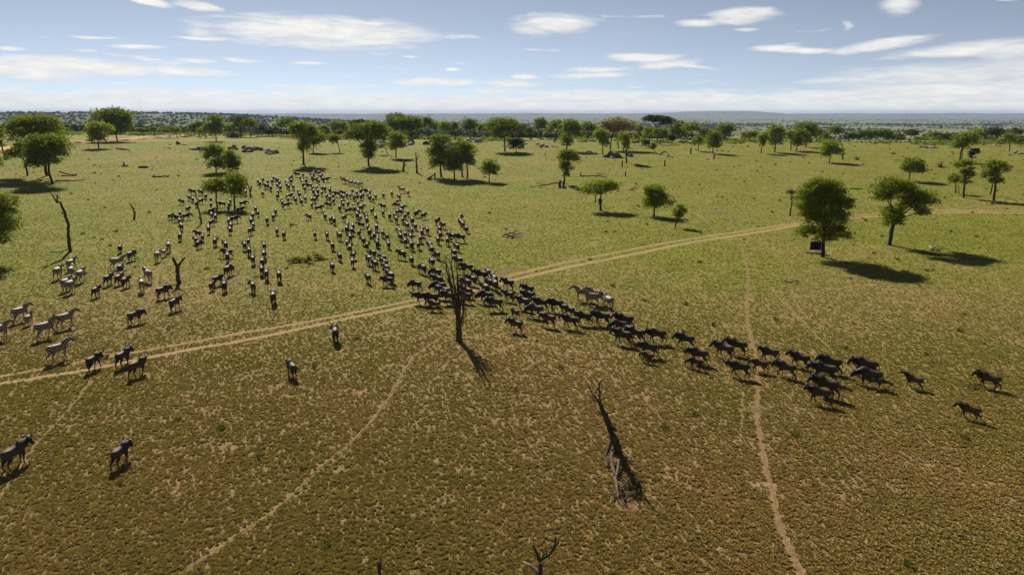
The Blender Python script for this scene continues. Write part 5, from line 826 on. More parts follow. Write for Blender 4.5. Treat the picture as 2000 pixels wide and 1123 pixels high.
 ('w', -13.66, 91.9, 19, 'wildebeest seen from behind in narrowing herd at upper left of branching dead tree', 'herd at the branching dead tree', None),
 ('w', -40.13, 92.17, 17, 'dark wildebeest seen from behind in the left wing of the herd near two trees', 'left wing of the herd', None),
 ('w', -14.44, 92.17, 14, 'wildebeest seen from behind in narrowing herd at upper left of branching dead tree', 'herd at the branching dead tree', None),
 ('w', -35.71, 92.45, 18, 'wildebeest seen from behind in files left of the fallen green branch', 'files left of the fallen branch', None),
 ('w', -20.22, 92.73, 23, 'wildebeest seen from behind in the herd right of the fallen green branch', 'herd right of the fallen branch', None),
 ('w', -8.78, 92.73, 6, 'wildebeest seen from behind in narrowing herd at upper left of branching dead tree', 'herd at the branching dead tree', None),
 ('w', -43.29, 93.3, 29, 'dark wildebeest seen from behind in the left wing of the herd near two trees', 'left wing of the herd', None),
 ('w', -10.16, 93.58, 17, 'wildebeest seen from behind in narrowing herd at upper left of branching dead tree', 'herd at the branching dead tree', None),
 ('w', -18.45, 93.87, 12, 'wildebeest seen from behind in the herd right of the fallen green branch', 'herd right of the fallen branch', None),
 ('w', -12.67, 94.45, 11, 'wildebeest seen from behind in narrowing herd at upper left of branching dead tree', 'herd at the branching dead tree', None),
 ('w', -22.46, 94.74, 17, 'wildebeest seen from behind in the herd right of the fallen green branch', 'herd right of the fallen branch', None),
 ('w', -7.21, 95.03, 60, 'wildebeest side-on facing left, at the right fringe of the herd', 'right fringe of the herd', None),
 ('w', -14.15, 95.33, 12, 'wildebeest seen from behind in narrowing herd at upper left of branching dead tree', 'herd at the branching dead tree', None),
 ('w', -43.31, 95.62, 22, 'dark wildebeest seen from behind in the left wing of the herd near two trees', 'left wing of the herd', None),
 ('w', -46.75, 96.22, 20, 'dark wildebeest seen from behind in the left wing of the herd near two trees', 'left wing of the herd', None),
 ('w', -15.72, 96.22, 21, 'wildebeest seen from behind in the right wing of the herd', 'right wing of the herd', None),
 ('w', -17.62, 96.22, 24, 'wildebeest seen from behind in the herd right of the fallen green branch', 'herd right of the fallen branch', None),
 ('w', -8.53, 96.22, 56, 'wildebeest side-on facing left, at the right fringe of the herd', 'right fringe of the herd', None),
 ('w', -24.41, 96.52, 30, 'wildebeest seen from behind in the herd right of the fallen green branch', 'herd right of the fallen branch', None),
 ('w', -19.47, 96.83, 5, 'wildebeest seen from behind in the herd right of the fallen green branch', 'herd right of the fallen branch', None),
 ('w', -26.26, 97.13, 13, 'wildebeest seen from behind in the herd right of the fallen green branch', 'herd right of the fallen branch', None),
 ('w', -32.61, 97.75, 14, 'wildebeest seen from behind in files left of the fallen green branch', 'files left of the fallen branch', None),
 ('w', -28.19, 97.75, 18, 'wildebeest seen from behind in files left of the fallen green branch', 'files left of the fallen branch', None),
 ('w', -10.28, 97.75, 14, 'wildebeest seen from behind in the right wing of the herd', 'right wing of the herd', None),
 ('w', -15.32, 98.06, 16, 'wildebeest seen from behind in the right wing of the herd', 'right wing of the herd', None),
 ('w', -45.37, 98.69, 65, 'dark wildebeest side-on facing left, in the left wing of the herd near two trees', 'left wing of the herd', None),
 ('w', -9.06, 98.69, 11, 'wildebeest seen from behind in the right wing of the herd', 'right wing of the herd', None),
 ('w', -18.74, 99.01, 14, 'wildebeest seen from behind in the herd right of the fallen green branch', 'herd right of the fallen branch', None),
 ('w', -22.18, 99.33, 3, 'wildebeest seen from behind in the herd right of the fallen green branch', 'herd right of the fallen branch', None),
 ('w', -20.64, 99.33, 8, 'wildebeest seen from behind in the herd right of the fallen green branch', 'herd right of the fallen branch', None),
 ('w', -13.08, 99.33, 11, 'wildebeest seen from behind in the right wing of the herd', 'right wing of the herd', None),
 ('w', -16.46, 99.97, 22, 'wildebeest seen from behind in the right wing of the herd', 'right wing of the herd', None),
 ('w', -23.53, 100.63, 17, 'wildebeest seen from behind in the herd right of the fallen green branch', 'herd right of the fallen branch', None),
 ('w', -34.66, 100.96, 18, 'wildebeest seen from behind in files left of the fallen green branch', 'files left of the fallen branch', None),
 ('w', -14.74, 100.96, 10, 'wildebeest seen from behind in the right wing of the herd', 'right wing of the herd', None),
 ('w', -38.65, 101.29, 0, 'wildebeest seen from behind in files left of the fallen green branch', 'files left of the fallen branch', None),
 ('w', -12.52, 101.29, 12, 'wildebeest seen from behind in the right wing of the herd', 'right wing of the herd', None),
 ('w', -41.85, 101.62, 23, 'dark wildebeest seen from behind in the left wing of the herd near two trees', 'left wing of the herd', None),
 ('w', -45.19, 101.96, 24, 'dark wildebeest seen from behind in the left wing of the herd near two trees', 'left wing of the herd', None),
 ('w', -24.58, 101.96, 8, 'wildebeest seen from behind in the herd right of the fallen green branch', 'herd right of the fallen branch', None),
 ('w', -10.81, 101.96, 18, 'wildebeest seen from behind in the right wing of the herd', 'right wing of the herd', None),
 ('w', -13.5, 102.64, 21, 'wildebeest seen from behind in the right wing of the herd', 'right wing of the herd', None),
 ('w', -6.84, 102.64, 14, 'wildebeest seen from behind at the right fringe of the herd', 'right fringe of the herd', None),
 ('w', -21.91, 104.02, 13, 'wildebeest seen from behind in the herd right of the fallen green branch', 'herd right of the fallen branch', None),
 ('w', -20.58, 104.02, 16, 'wildebeest seen from behind in the herd right of the fallen green branch', 'herd right of the fallen branch', None),
 ('w', -50.54, 104.72, 31, 'dark wildebeest seen from behind in the left wing of the herd near two trees', 'left wing of the herd', None),
 ('w', -24.33, 104.72, 18, 'wildebeest seen from behind in the herd right of the fallen green branch', 'herd right of the fallen branch', None),
 ('w', -43.25, 105.44, 28, 'dark wildebeest seen from behind in the left wing of the herd near two trees', 'left wing of the herd', None),
 ('w', -14.86, 105.44, 16, 'wildebeest seen from behind in the right wing of the herd', 'right wing of the herd', None),
 ('w', -16.2, 105.8, 22, 'wildebeest seen from behind in the right wing of the herd', 'right wing of the herd', None),
 ('w', -40.04, 106.16, 22, 'wildebeest seen from behind in files left of the fallen green branch', 'files left of the fallen branch', None),
 ('w', -25.44, 106.16, 7, 'wildebeest seen from behind in the herd right of the fallen green branch', 'herd right of the fallen branch', None),
 ('w', -10.76, 106.52, 31, 'wildebeest seen from behind in the right wing of the herd', 'right wing of the herd', None),
 ('w', -23.57, 106.89, 66, 'wildebeest side-on facing left, in the herd right of the fallen green branch', 'herd right of the fallen branch', None),
 ('w', -7.68, 106.89, 19, 'wildebeest seen from behind at the right fringe of the herd', 'right fringe of the herd', None),
 ('w', -47.73, 109.15, -9, 'dark wildebeest seen from behind in the left wing of the herd near two trees', 'left wing of the herd', None),
 ('w', -8.15, 109.53, 16, 'wildebeest seen from behind at the right fringe of the herd', 'right fringe of the herd', None),
 ('w', -53.19, 109.92, 31, 'dark wildebeest seen from behind in the left wing of the herd near two trees', 'left wing of the herd', None),
 ('w', -45.31, 109.92, 20, 'dark wildebeest seen from behind in the left wing of the herd near two trees', 'left wing of the herd', None),
 ('w', -41.75, 109.92, 20, 'wildebeest seen from behind in files left of the fallen green branch', 'files left of the fallen branch', None),
 ('w', -11.95, 110.31, -15, 'wildebeest seen from behind in the right wing of the herd', 'right wing of the herd', None),
 ('w', -28.67, 110.71, 20, 'wildebeest seen from behind in the packed upper middle of the herd', 'upper middle of the herd', None),
 ('w', -16.1, 110.71, 18, 'wildebeest seen from behind in the right wing of the herd', 'right wing of the herd', None),
 ('w', -39.59, 111.1, 17, 'wildebeest seen from behind in upper left of the dense herd', 'upper left of the herd', None),
 ('w', -23.54, 111.5, 7, 'wildebeest seen from behind in the packed upper middle of the herd', 'upper middle of the herd', None),
 ('w', -17.75, 111.5, 12, 'wildebeest seen from behind in the right wing of the herd', 'right wing of the herd', None),
 ('w', -18.82, 111.9, 12, 'wildebeest seen from behind in the right wing of the herd', 'right wing of the herd', None),
 ('w', -45.3, 112.31, -42, 'dark wildebeest side-on facing right, in the left wing of the herd near two trees', 'left wing of the herd', None),
 ('w', -8.59, 112.31, 10, 'wildebeest seen from behind at the right fringe of the herd', 'right fringe of the herd', None),
 ('w', -29.76, 112.71, 11, 'wildebeest seen from behind in the packed upper middle of the herd', 'upper middle of the herd', None),
 ('w', -55.23, 113.54, 89, 'dark wildebeest side-on facing left, in the left wing of the herd near two trees', 'left wing of the herd', None),
 ('w', -25.13, 113.95, 15, 'wildebeest seen from behind in the packed upper middle of the herd', 'upper middle of the herd', None),
 ('w', -49.32, 114.37, 25, 'dark wildebeest seen from behind in the left wing of the herd near two trees', 'left wing of the herd', None),
 ('w', -27.94, 114.37, -11, 'wildebeest seen from behind in the packed upper middle of the herd', 'upper middle of the herd', None),
 ('w', -22.67, 114.37, 13, 'wildebeest seen from behind in the packed upper middle of the herd', 'upper middle of the herd', None),
 ('w', -29.87, 114.79, 8, 'wildebeest seen from behind in the packed upper middle of the herd', 'upper middle of the herd', None),
 ('w', -8.6, 114.96, -23, 'wildebeest seen from behind at the right fringe of the herd', 'right fringe of the herd', None),
 ('w', -54.69, 115.65, -38, 'dark wildebeest side-on facing right, in the left wing of the herd near two trees', 'left wing of the herd', None),
 ('w', -40.17, 115.65, 26, 'wildebeest seen from behind in upper left of the dense herd', 'upper left of the herd', None),
 ('w', -24.45, 115.65, 6, 'wildebeest seen from behind in the packed upper middle of the herd', 'upper middle of the herd', None),
 ('w', -34.19, 115.65, 52, 'wildebeest seen from behind in upper left of the dense herd', 'upper left of the herd', None),
 ('w', -20.59, 115.65, 16, 'wildebeest seen from behind in the right wing of the herd', 'right wing of the herd', None),
 ('w', -18.02, 116.08, 13, 'wildebeest seen from behind in the right wing of the herd', 'right wing of the herd', None),
 ('w', -57.74, 116.51, -11, 'dark wildebeest seen from behind in the left wing of the herd near two trees', 'left wing of the herd', None),
 ('w', -43.92, 116.51, 26, 'wildebeest seen from behind in upper left of the dense herd', 'upper left of the herd', None),
 ('w', -26.23, 116.51, 19, 'wildebeest seen from behind in the packed upper middle of the herd', 'upper middle of the herd', None),
 ('w', -31.66, 116.51, 21, 'wildebeest seen from behind in the packed upper middle of the herd', 'upper middle of the herd', None),
 ('w', -14.94, 116.51, -31, 'wildebeest side-on facing right, in the right wing of the herd', 'right wing of the herd', None),
 ('w', -19.95, 116.95, 22, 'wildebeest seen from behind in the right wing of the herd', 'right wing of the herd', None),
 ('w', -51.26, 117.39, 28, 'dark wildebeest seen from behind in the left wing of the herd near two trees', 'left wing of the herd', None),
 ('w', -57.23, 118.73, 21, 'dark wildebeest seen from behind in the left wing of the herd near two trees', 'left wing of the herd', None),
 ('w', -16.41, 118.73, -22, 'wildebeest seen from behind in the right wing of the herd', 'right wing of the herd', None),
 ('w', -25.42, 119.18, 6, 'wildebeest seen from behind in the packed upper middle of the herd', 'upper middle of the herd', None),
 ('w', -44.1, 119.64, 20, 'wildebeest seen from behind in upper left of the dense herd', 'upper left of the herd', None),
 ('w', -18.05, 119.64, 14, 'wildebeest seen from behind in the right wing of the herd', 'right wing of the herd', None),
 ('w', -32.79, 120.1, 19, 'wildebeest seen from behind in the packed upper middle of the herd', 'upper middle of the herd', None),
 ('w', -22.5, 120.1, 19, 'wildebeest seen from behind in the packed upper middle of the herd', 'upper middle of the herd', None),
 ('w', -26.95, 121.03, 15, 'wildebeest seen from behind in the packed upper middle of the herd', 'upper middle of the herd', None),
 ('w', -19.54, 121.03, 22, 'wildebeest seen from behind in the right wing of the herd', 'right wing of the herd', None),
 ('w', -20.24, 121.03, 22, 'wildebeest seen from behind in the right wing of the herd', 'right wing of the herd', None),
 ('w', -41.62, 121.5, 15, 'wildebeest seen from behind in upper left of the dense herd', 'upper left of the herd', None),
 ('w', -53.47, 122.93, -32, 'dark wildebeest side-on facing right, in the left wing of the herd near two trees', 'left wing of the herd', None),
 ('w', -29.12, 122.93, -45, 'wildebeest side-on facing right, in the packed upper middle of the herd', 'upper middle of the herd', None),
 ('w', -24.89, 122.93, -8, 'wildebeest seen from behind in the packed upper middle of the herd', 'upper middle of the herd', None),
 ('w', -48.77, 123.91, -53, 'wildebeest side-on facing right, in upper left of the dense herd', 'upper left of the herd', None),
 ('w', -46.08, 123.91, 25, 'wildebeest seen from behind in upper left of the dense herd', 'upper left of the herd', None),
 ('w', -58.65, 124.89, 1, 'dark wildebeest seen from behind in the left wing of the herd near two trees', 'left wing of the herd', None),
 ('w', -51.72, 125.9, 17, 'dark wildebeest seen from behind in the left wing of the herd near two trees', 'left wing of the herd', None),
 ('w', -35.18, 125.9, -63, 'wildebeest side-on facing right, in the packed upper middle of the herd', 'upper middle of the herd', None),
 ('w', -28.73, 125.9, 19, 'wildebeest seen from behind in the packed upper middle of the herd', 'upper middle of the herd', None),
 ('w', -27.4, 125.9, -14, 'wildebeest seen from behind in the packed upper middle of the herd', 'upper middle of the herd', None),
 ('w', -31.46, 125.9, 21, 'wildebeest seen from behind in the packed upper middle of the herd', 'upper middle of the herd', None),
 ('w', -20.03, 125.9, -38, 'wildebeest side-on facing right, in the right wing of the herd', 'right wing of the herd', None),
 ('w', -24.09, 128.48, 55, 'wildebeest side-on facing left, in the packed upper middle of the herd', 'upper middle of the herd', None),
 ('w', -42.42, 130.07, -56, 'wildebeest side-on facing right, in upper left of the dense herd', 'upper left of the herd', None),
 ('w', -29.79, 130.07, 19, 'wildebeest seen from behind in the packed upper middle of the herd', 'upper middle of the herd', None),
 ('w', -21.86, 130.61, 70, 'wildebeest side-on facing left, in the right wing of the herd', 'right wing of the herd', None),
 ('w', -57.13, 131.16, 20, 'dark wildebeest seen from behind in the left wing of the herd near two trees', 'left wing of the herd', None),
 ('w', -37.99, 131.16, 13, 'wildebeest seen from behind in upper left of the dense herd', 'upper left of the herd', None),
 ('w', -34.87, 131.16, 66, 'wildebeest side-on facing left, in the packed upper middle of the herd', 'upper middle of the herd', None),
 ('w', -32.04, 131.16, 16, 'wildebeest seen from behind in the packed upper middle of the herd', 'upper middle of the herd', None),
 ('w', -60.14, 131.7, 21, 'dark wildebeest seen from behind in the left wing of the herd near two trees', 'left wing of the herd', None),
 ('w', -55.35, 131.7, 107, 'dark wildebeest side-on facing left, in the left wing of the herd near two trees', 'left wing of the herd', None),
 ('w', -53.96, 131.7, 22, 'dark wildebeest seen from behind in the left wing of the herd near two trees', 'left wing of the herd', None),
 ('w', -51.39, 132.25, -43, 'wildebeest side-on facing right, in upper left of the dense herd', 'upper left of the herd', None),
 ('w', -31.39, 132.25, 16, 'wildebeest seen from behind in the packed upper middle of the herd', 'upper middle of the herd', None),
 ('w', -44.3, 133.35, 21, 'wildebeest seen from behind in upper left of the dense herd', 'upper left of the herd', None),
 ('w', -29.67, 133.35, 9, 'wildebeest seen from behind in the packed upper middle of the herd', 'upper middle of the herd', None),
 ('w', -64.79, 135.58, 61, 'dark wildebeest seen from behind in the left wing of the herd near two trees', 'left wing of the herd', None),
 ('w', -55.21, 135.58, 18, 'dark wildebeest seen from behind in the left wing of the herd near two trees', 'left wing of the herd', None),
 ('w', -41.23, 135.58, 22, 'wildebeest seen from behind in upper left of the dense herd', 'upper left of the herd', None),
 ('w', -33.37, 135.58, 14, 'wildebeest seen from behind in the packed upper middle of the herd', 'upper middle of the herd', None),
 ('w', -22.61, 136.15, 21, 'wildebeest seen from behind in the right wing of the herd', 'right wing of the herd', None),
 ('w', -61.42, 136.72, -20, 'dark wildebeest side-on facing right, in the left wing of the herd near two trees', 'left wing of the herd', None),
 ('w', -35.23, 136.72, 8, 'wildebeest seen from behind in the packed upper middle of the herd', 'upper middle of the herd', None),
 ('w', -45.89, 137.86, 12, 'wildebeest seen from behind in upper left of the dense herd', 'upper left of the herd', None),
 ('w', -43.06, 137.86, 16, 'wildebeest seen from behind in upper left of the dense herd', 'upper left of the herd', None),
 ('w', -63.89, 138.44, 29, 'dark wildebeest seen from behind in the left wing of the herd near two trees', 'left wing of the herd', None),
 ('w', -44.77, 138.44, 17, 'wildebeest seen from behind in upper left of the dense herd', 'upper left of the herd', None),
 ('w', -40.03, 138.44, 16, 'wildebeest seen from behind in upper left of the dense herd', 'upper left of the herd', None),
 ('w', -39.45, 138.44, 9, 'wildebeest seen from behind in upper left of the dense herd', 'upper left of the herd', None),
 ('w', -60.45, 139.01, 18, 'dark wildebeest seen from behind in the left wing of the herd near two trees', 'left wing of the herd', None),
 ('w', -27.89, 139.01, 13, 'wildebeest seen from behind in the packed upper middle of the herd', 'upper middle of the herd', None),
 ('w', -42.63, 139.6, 13, 'wildebeest seen from behind in upper left of the dense herd', 'upper left of the herd', None),
 ('w', -41.68, 139.6, 21, 'wildebeest seen from behind in upper left of the dense herd', 'upper left of the herd', None),
 ('w', -36.9, 140.18, 20, 'wildebeest seen from behind in the packed upper middle of the herd', 'upper middle of the herd', None),
 ('w', -65.82, 141.36, 51, 'dark wildebeest seen from behind in the left wing of the herd near two trees', 'left wing of the herd', None),
 ('w', -31.85, 141.36, -42, 'wildebeest side-on facing right, in the packed upper middle of the herd', 'upper middle of the herd', None),
 ('w', -29.02, 141.36, 16, 'wildebeest seen from behind in the packed upper middle of the herd', 'upper middle of the herd', None),
 ('w', -44.78, 142.54, 11, 'wildebeest seen from behind in upper left of the dense herd', 'upper left of the herd', None),
 ('w', -34.65, 142.54, 12, 'wildebeest seen from behind in the packed upper middle of the herd', 'upper middle of the herd', None),
 ('w', -31.05, 142.54, 8, 'wildebeest seen from behind in the packed upper middle of the herd', 'upper middle of the herd', None),
 ('w', -23.26, 142.54, 27, 'wildebeest seen from behind in the right wing of the herd', 'right wing of the herd', None),
 ('w', -63.5, 143.74, 20, 'dark wildebeest seen from behind in the left wing of the herd near two trees', 'left wing of the herd', None),
 ('w', -40.46, 143.74, 20, 'wildebeest seen from behind in upper left of the dense herd', 'upper left of the herd', None),
 ('w', -46.58, 143.74, 14, 'wildebeest seen from behind in upper left of the dense herd', 'upper left of the herd', None),
 ('w', -38.42, 143.74, 11, 'wildebeest seen from behind in the packed upper middle of the herd', 'upper middle of the herd', None),
 ('w', -37.05, 143.74, 9, 'wildebeest seen from behind in the packed upper middle of the herd', 'upper middle of the herd', None),
 ('w', -32.82, 143.74, 16, 'wildebeest seen from behind in the packed upper middle of the herd', 'upper middle of the herd', None),
 ('w', -28.28, 143.74, 16, 'wildebeest seen from behind in the packed upper middle of the herd', 'upper middle of the herd', None),
 ('w', -48.9, 144.34, 18, 'wildebeest seen from behind in upper left of the dense herd', 'upper left of the herd', None),
 ('w', -46.31, 144.34, -63, 'wildebeest side-on facing right, in upper left of the dense herd', 'upper left of the herd', None),
 ('w', -35.68, 144.95, 21, 'wildebeest seen from behind in the packed upper middle of the herd', 'upper middle of the herd', None),
 ('w', -33.85, 144.95, 15, 'wildebeest seen from behind in the packed upper middle of the herd', 'upper middle of the herd', None),
 ('w', -30.16, 145.56, 14, 'wildebeest seen from behind in the packed upper middle of the herd', 'upper middle of the herd', None),
 ('w', -34.82, 146.17, 19, 'wildebeest seen from behind in the packed upper middle of the herd', 'upper middle of the herd', None),
 ('w', -31.44, 146.17, 17, 'wildebeest seen from behind in the packed upper middle of the herd', 'upper middle of the herd', None),
 ('w', -27.14, 146.17, 20, 'wildebeest seen from behind in the packed upper middle of the herd', 'upper middle of the herd', None),
 ('w', -41.52, 146.79, 11, 'wildebeest seen from behind in upper left of the dense herd', 'upper left of the herd', None),
 ('w', -44.99, 146.79, 24, 'wildebeest seen from behind in upper left of the dense herd', 'upper left of the herd', None),
 ('w', -37.19, 147.4, 100, 'wildebeest side-on facing left, in the packed upper middle of the herd', 'upper middle of the herd', None),
 ('w', -53.22, 148.03, 32, 'wildebeest seen from behind in upper left of the dense herd', 'upper left of the herd', None),
 ('w', -25.69, 148.03, 13, 'wildebeest seen from behind in the right wing of the herd', 'right wing of the herd', None),
 ('w', -40.78, 148.65, 16, 'wildebeest seen from behind in the packed upper middle of the herd', 'upper middle of the herd', None),
 ('w', -36.25, 148.65, 85, 'wildebeest side-on facing left, in the packed upper middle of the herd', 'upper middle of the herd', None),
 ('z', -49.3, 73.26, 7, 'zebra at the left side of the zebra cluster, left middle', None, None),
 ('z', -50.48, 77.52, 0, 'zebra at the top of the zebra cluster, left middle', None, None),
 ('z', -48.17, 73.77, 19, 'zebra in the middle of the zebra cluster, left middle', None, None),
 ('z', -45.95, 71.78, 8, 'zebra at the right side of the zebra cluster, left middle', None, None),
 ('z', -45.23, 68.17, 2, 'left zebra of the overlapping pair, bottom of the zebra cluster', None, None),
 ('z', -44.17, 67.22, 4, 'right zebra of the overlapping pair, bottom of the zebra cluster', None, None),
 ('z', -45.62, 78.37, -42, 'striding zebra seen from the side, facing right near wildebeest', None, None),
 ('z', -38.81, 71.78, 47, 'zebra with raised neck behind another zebra, near the trail', None, None),
 ('z', -37.32, 67.65, 30, 'zebra seen from behind in front of the raised-neck zebra', None, None),
 ('z', -42.93, 82.27, 8, 'zebra with a foal at its side, above the Y-shaped stump', None, None),
 ('f', -43.6, 85.21, 2, 'brown zebra foal beside its mother, above the Y-shaped stump', None, None),
 ('z', -44.37, 87.96, 22, 'topmost zebra seen from behind, above the foal', None, None),
 ('z', -42.55, 57.58, -14, 'zebra with foal at the left edge, facing right', None, None),
 ('f', -41.18, 56.52, 5, 'small zebra foal at the left edge beside its mother', None, None),
 ('z', -37.37, 52.98, -24, 'zebra striding right, between foal and the big-striped zebra', None, None),
 ('z', -37.44, 55.71, -26, 'big-striped zebra walking right at left', None, None),
 ('z', -40.57, 52.3, -16, 'zebra cut off by the left picture edge', None, None),
 ('z', -32.99, 47.7, -26, 'zebra standing just above the dirt track at left', None, None),
 ('z', -24.53, 154.17, 62, 'zebra facing left at the top right of the herd', None, None),
 ('z', -22.33, 149.04, 20, 'pale zebra seen from behind at the top right of the herd', None, None),
 ('z', -41.76, 172.4, 69, 'first zebra from left in the row above the herd', None, None),
 ('z', -40.52, 170.9, 69, 'second zebra from left in the row above the herd', None, None),
 ('z', -38.88, 167.23, 58, 'third zebra from left in the row above the herd', None, None),
 ('z', -37.37, 165.51, 32, 'fourth zebra from left in the row above the herd', None, None),
 ('z', -36.21, 164.37, 9, 'fifth zebra from left in the row above the herd', None, None),
 ('z', -35.81, 165.51, 13, 'rightmost zebra in the row above the herd', None, None),
 ('z', 6.72, 64.23, 74, 'zebra with upright neck at the left of four zebras', None, None),
 ('z', 7.39, 62.35, 74, 'zebra in front among the four zebras beside the column', None, None),
 ('z', 7.91, 63.19, 68, 'zebra half hidden behind the front one of the four zebras', None, None),
 ('z', 8.85, 61.37, 21, 'zebra seen from behind at the right of the four zebras', None, None),
]
FAR_HERD = [(-33.28, 148.65, 13), (-30.55, 148.65, 9), (-57.29, 149.28, 15), (-50.36, 149.28, 14), (-67.24, 149.91, 53), (-43.02, 150.54, 12), (-69.5, 150.92, 73), (-42.33, 151.18, 23), (-46.53, 151.18, 16), (-31.61, 151.18, 78), (-33.09, 151.82, 7), (-35.07, 152.46, 17), (-40.2, 153.11, 15), (-46.61, 156.39, 15), (-44.81, 156.39, 10), (-42.1, 156.39, 10), (-60.37, 157.05, 16), (-54.55, 157.05, 23), (-42.93, 157.05, 18), (-41.12, 157.05, 8), (-52.54, 157.72, 15), (-44.27, 157.72, 11), (-50.06, 159.07, 21), (-51.27, 159.75, 17), (-56.7, 160.44, 66), (-47.05, 161.12, 83), (-54.62, 161.82, 20), (-52.55, 162.51, 24), (-49.01, 163.21, 16), (-62.84, 163.91, 20), (-59.84, 165.33, 17), (-55.87, 167.48, 12), (-54.02, 167.48, 21), (-50.55, 168.21, 12), (-59.26, 168.94, 23), (-70.94, 169.67, 89), (-61.9, 169.67, 22), (-55.07, 169.67, 24), (-58.69, 170.41, 16), (-53.96, 170.41, 15), (-47.27, 170.41, 14), (-65.3, 171.15, 15), (-50.61, 171.15, 12), (-57.99, 172.65, 13), (-61.96, 173.41, 18), (-49.17, 173.41, 70), (-46.37, 174.17, -71), (-59.28, 174.93, 24), (-47.39, 174.93, 11), (-49.06, 175.7, 22), (-60.44, 176.48, 20), (-56.19, 176.48, 24), (-52.04, 176.48, 14), (-53.84, 177.25, 19), (-51.0, 178.04, 13), (-56.7, 179.62, 11), (-49.4, 180.42, 13), (-52.34, 182.84, 44), (-54.96, 183.66, 21), (-50.19, 184.49, 19), (-57.09, 185.32, 88), (-53.1, 186.99, 9), (-51.57, 187.84, -59), (-52.91, 189.55, 89)]

# ---------------------------------------------------------------- tracks and trails: thin soil sheets on the turf
def path_material(name, strength, light):
    m, t, out = new_mat(name)
    uv = t.new('ShaderNodeUVMap')
    u, v = t.xyz(uv.outputs[0])[:2]
    geo = t.new('ShaderNodeNewGeometry')
    pos = geo.outputs['Position']
    n1 = t.noise(pos, 1.3, 5, 0.65)
    n2 = t.noise(pos, 0.25, 3, 0.55, w=3.0)
    fine = t.noise(pos, 4.0, 4, 0.6)
    d = t.m('ABSOLUTE', t.m('SUBTRACT', u, 0.5))
    edge = t.m('SUBTRACT', 0.40, t.m('MULTIPLY', t.m('SUBTRACT', n1, 0.5), 0.85))
    if name == 'dirt_road':
        edge = 0.46
    edge = t.m('SUBTRACT', edge, t.m('MULTIPLY', t.m('SUBTRACT', n2, 0.42 - 0.10 * (1 - strength)), 1.7 - 1.2 * strength))
    a = t.ramp(t.m('SUBTRACT', edge, d), -0.05, 0.16, 0, min(1.0, 0.45 + 0.55 * strength))
    c1 = (0.29 * light, 0.200 * light, 0.108 * light)
    c2 = (0.200 * light, 0.122 * light, 0.064 * light)
    if name == 'game_trail':
        c1, c2 = (0.27, 0.170, 0.095), (0.175, 0.100, 0.056)
    c = t.mix(t.ramp(fine, 0.3, 0.7), c2, c1)
    p = principled(t, None, c, 0.95, 0.05, bump=fine, bstr=0.6, bdist=0.05)
    tr = t.new('ShaderNodeBsdfTransparent')
    mx = t.new('ShaderNodeMixShader')
    t.link(a, mx.inputs[0]); t.link(tr.outputs[0], mx.inputs[1]); t.link(p.outputs[0], mx.inputs[2])
    t.link(mx.outputs[0], out.inputs['Surface'])
    return m

rng = random.Random(3)
for i, (nm, wid, strength, pts) in enumerate(PATHS):
    P = [np.array((x, y, 0.0)) for x, y in pts]
    fine_pts = []
    for k in range(len(P) - 1):
        p0, p1, p2, p3 = P[max(k - 1, 0)], P[k], P[k + 1], P[min(k + 2, len(P) - 1)]
        n = max(2, int(np.linalg.norm(p2 - p1) / 1.5))
        for s in range(n):
            q = s / n
            fine_pts.append(0.5 * (2 * p1 + (p2 - p0) * q + (2 * p0 - 5 * p1 + 4 * p2 - p3) * q * q + (3 * p1 - p0 - 3 * p2 + p3) * q ** 3))
    fine_pts.append(P[-1])
    FP = np.array(fine_pts)
    for k in range(1, len(FP) - 1):
        FP[k, :2] += [rng.uniform(-.22, .22) * wid, rng.uniform(-.22, .22) * wid]
    D = np.gradient(FP, axis=0)
    D /= np.maximum(np.linalg.norm(D, axis=1, keepdims=True), 1e-6)
    N = np.stack([-D[:, 1], D[:, 0], 0 * D[:, 0]], 1)
    cols = 5
    rows = []
    lift = 0.004 + 0.004 * (i % 6)
    for k in range(cols):
        o = (k / (cols - 1) - 0.5) * wid * (2.0 if nm == 'dirt_road' else (1.1 if nm == 'dirt_track' else 0.42))
        grow = np.clip(FP[:, 1:2] / 52.0, 0.9, 2.3) if nm == 'dirt_track' else np.clip(FP[:, 1:2] / 48.0, 0.65, 1.5)
        q = FP + N * o * grow
        q[:, 2] = hgt(q[:, 0], q[:, 1]) + lift + (0.12 if nm == 'dirt_road' else 0)
        rows.append(q)
    V = np.stack(rows, 1)
    L = len(FP)
    idx = np.arange(L * cols).reshape(L, cols)
    fc = np.stack([idx[:-1, :-1], idx[:-1, 1:], idx[1:, 1:], idx[1:, :-1]], -1).reshape(-1, 4)
    me = mesh_np(nm, V.reshape(-1, 3), fc, smooth=True)
    uvl = me.uv_layers.new(name='UVMap')
    U = np.zeros((L * cols, 2), dtype=np.float32)
    U[:, 0] = np.tile(np.linspace(0, 1, cols), L)
    U[:, 1] = np.repeat(np.arange(L), cols)
    li = np.zeros(len(me.loops), dtype=np.int32)
    me.loops.foreach_get('vertex_index', li)
    uvl.data.foreach_set('uv', U[li].ravel())
    o = obj(nm, me, path_material(nm, strength, {'dirt_road': 1.9, 'dirt_track': 1.25}.get(nm, 1.0)))
    tag(o, kind='structure')

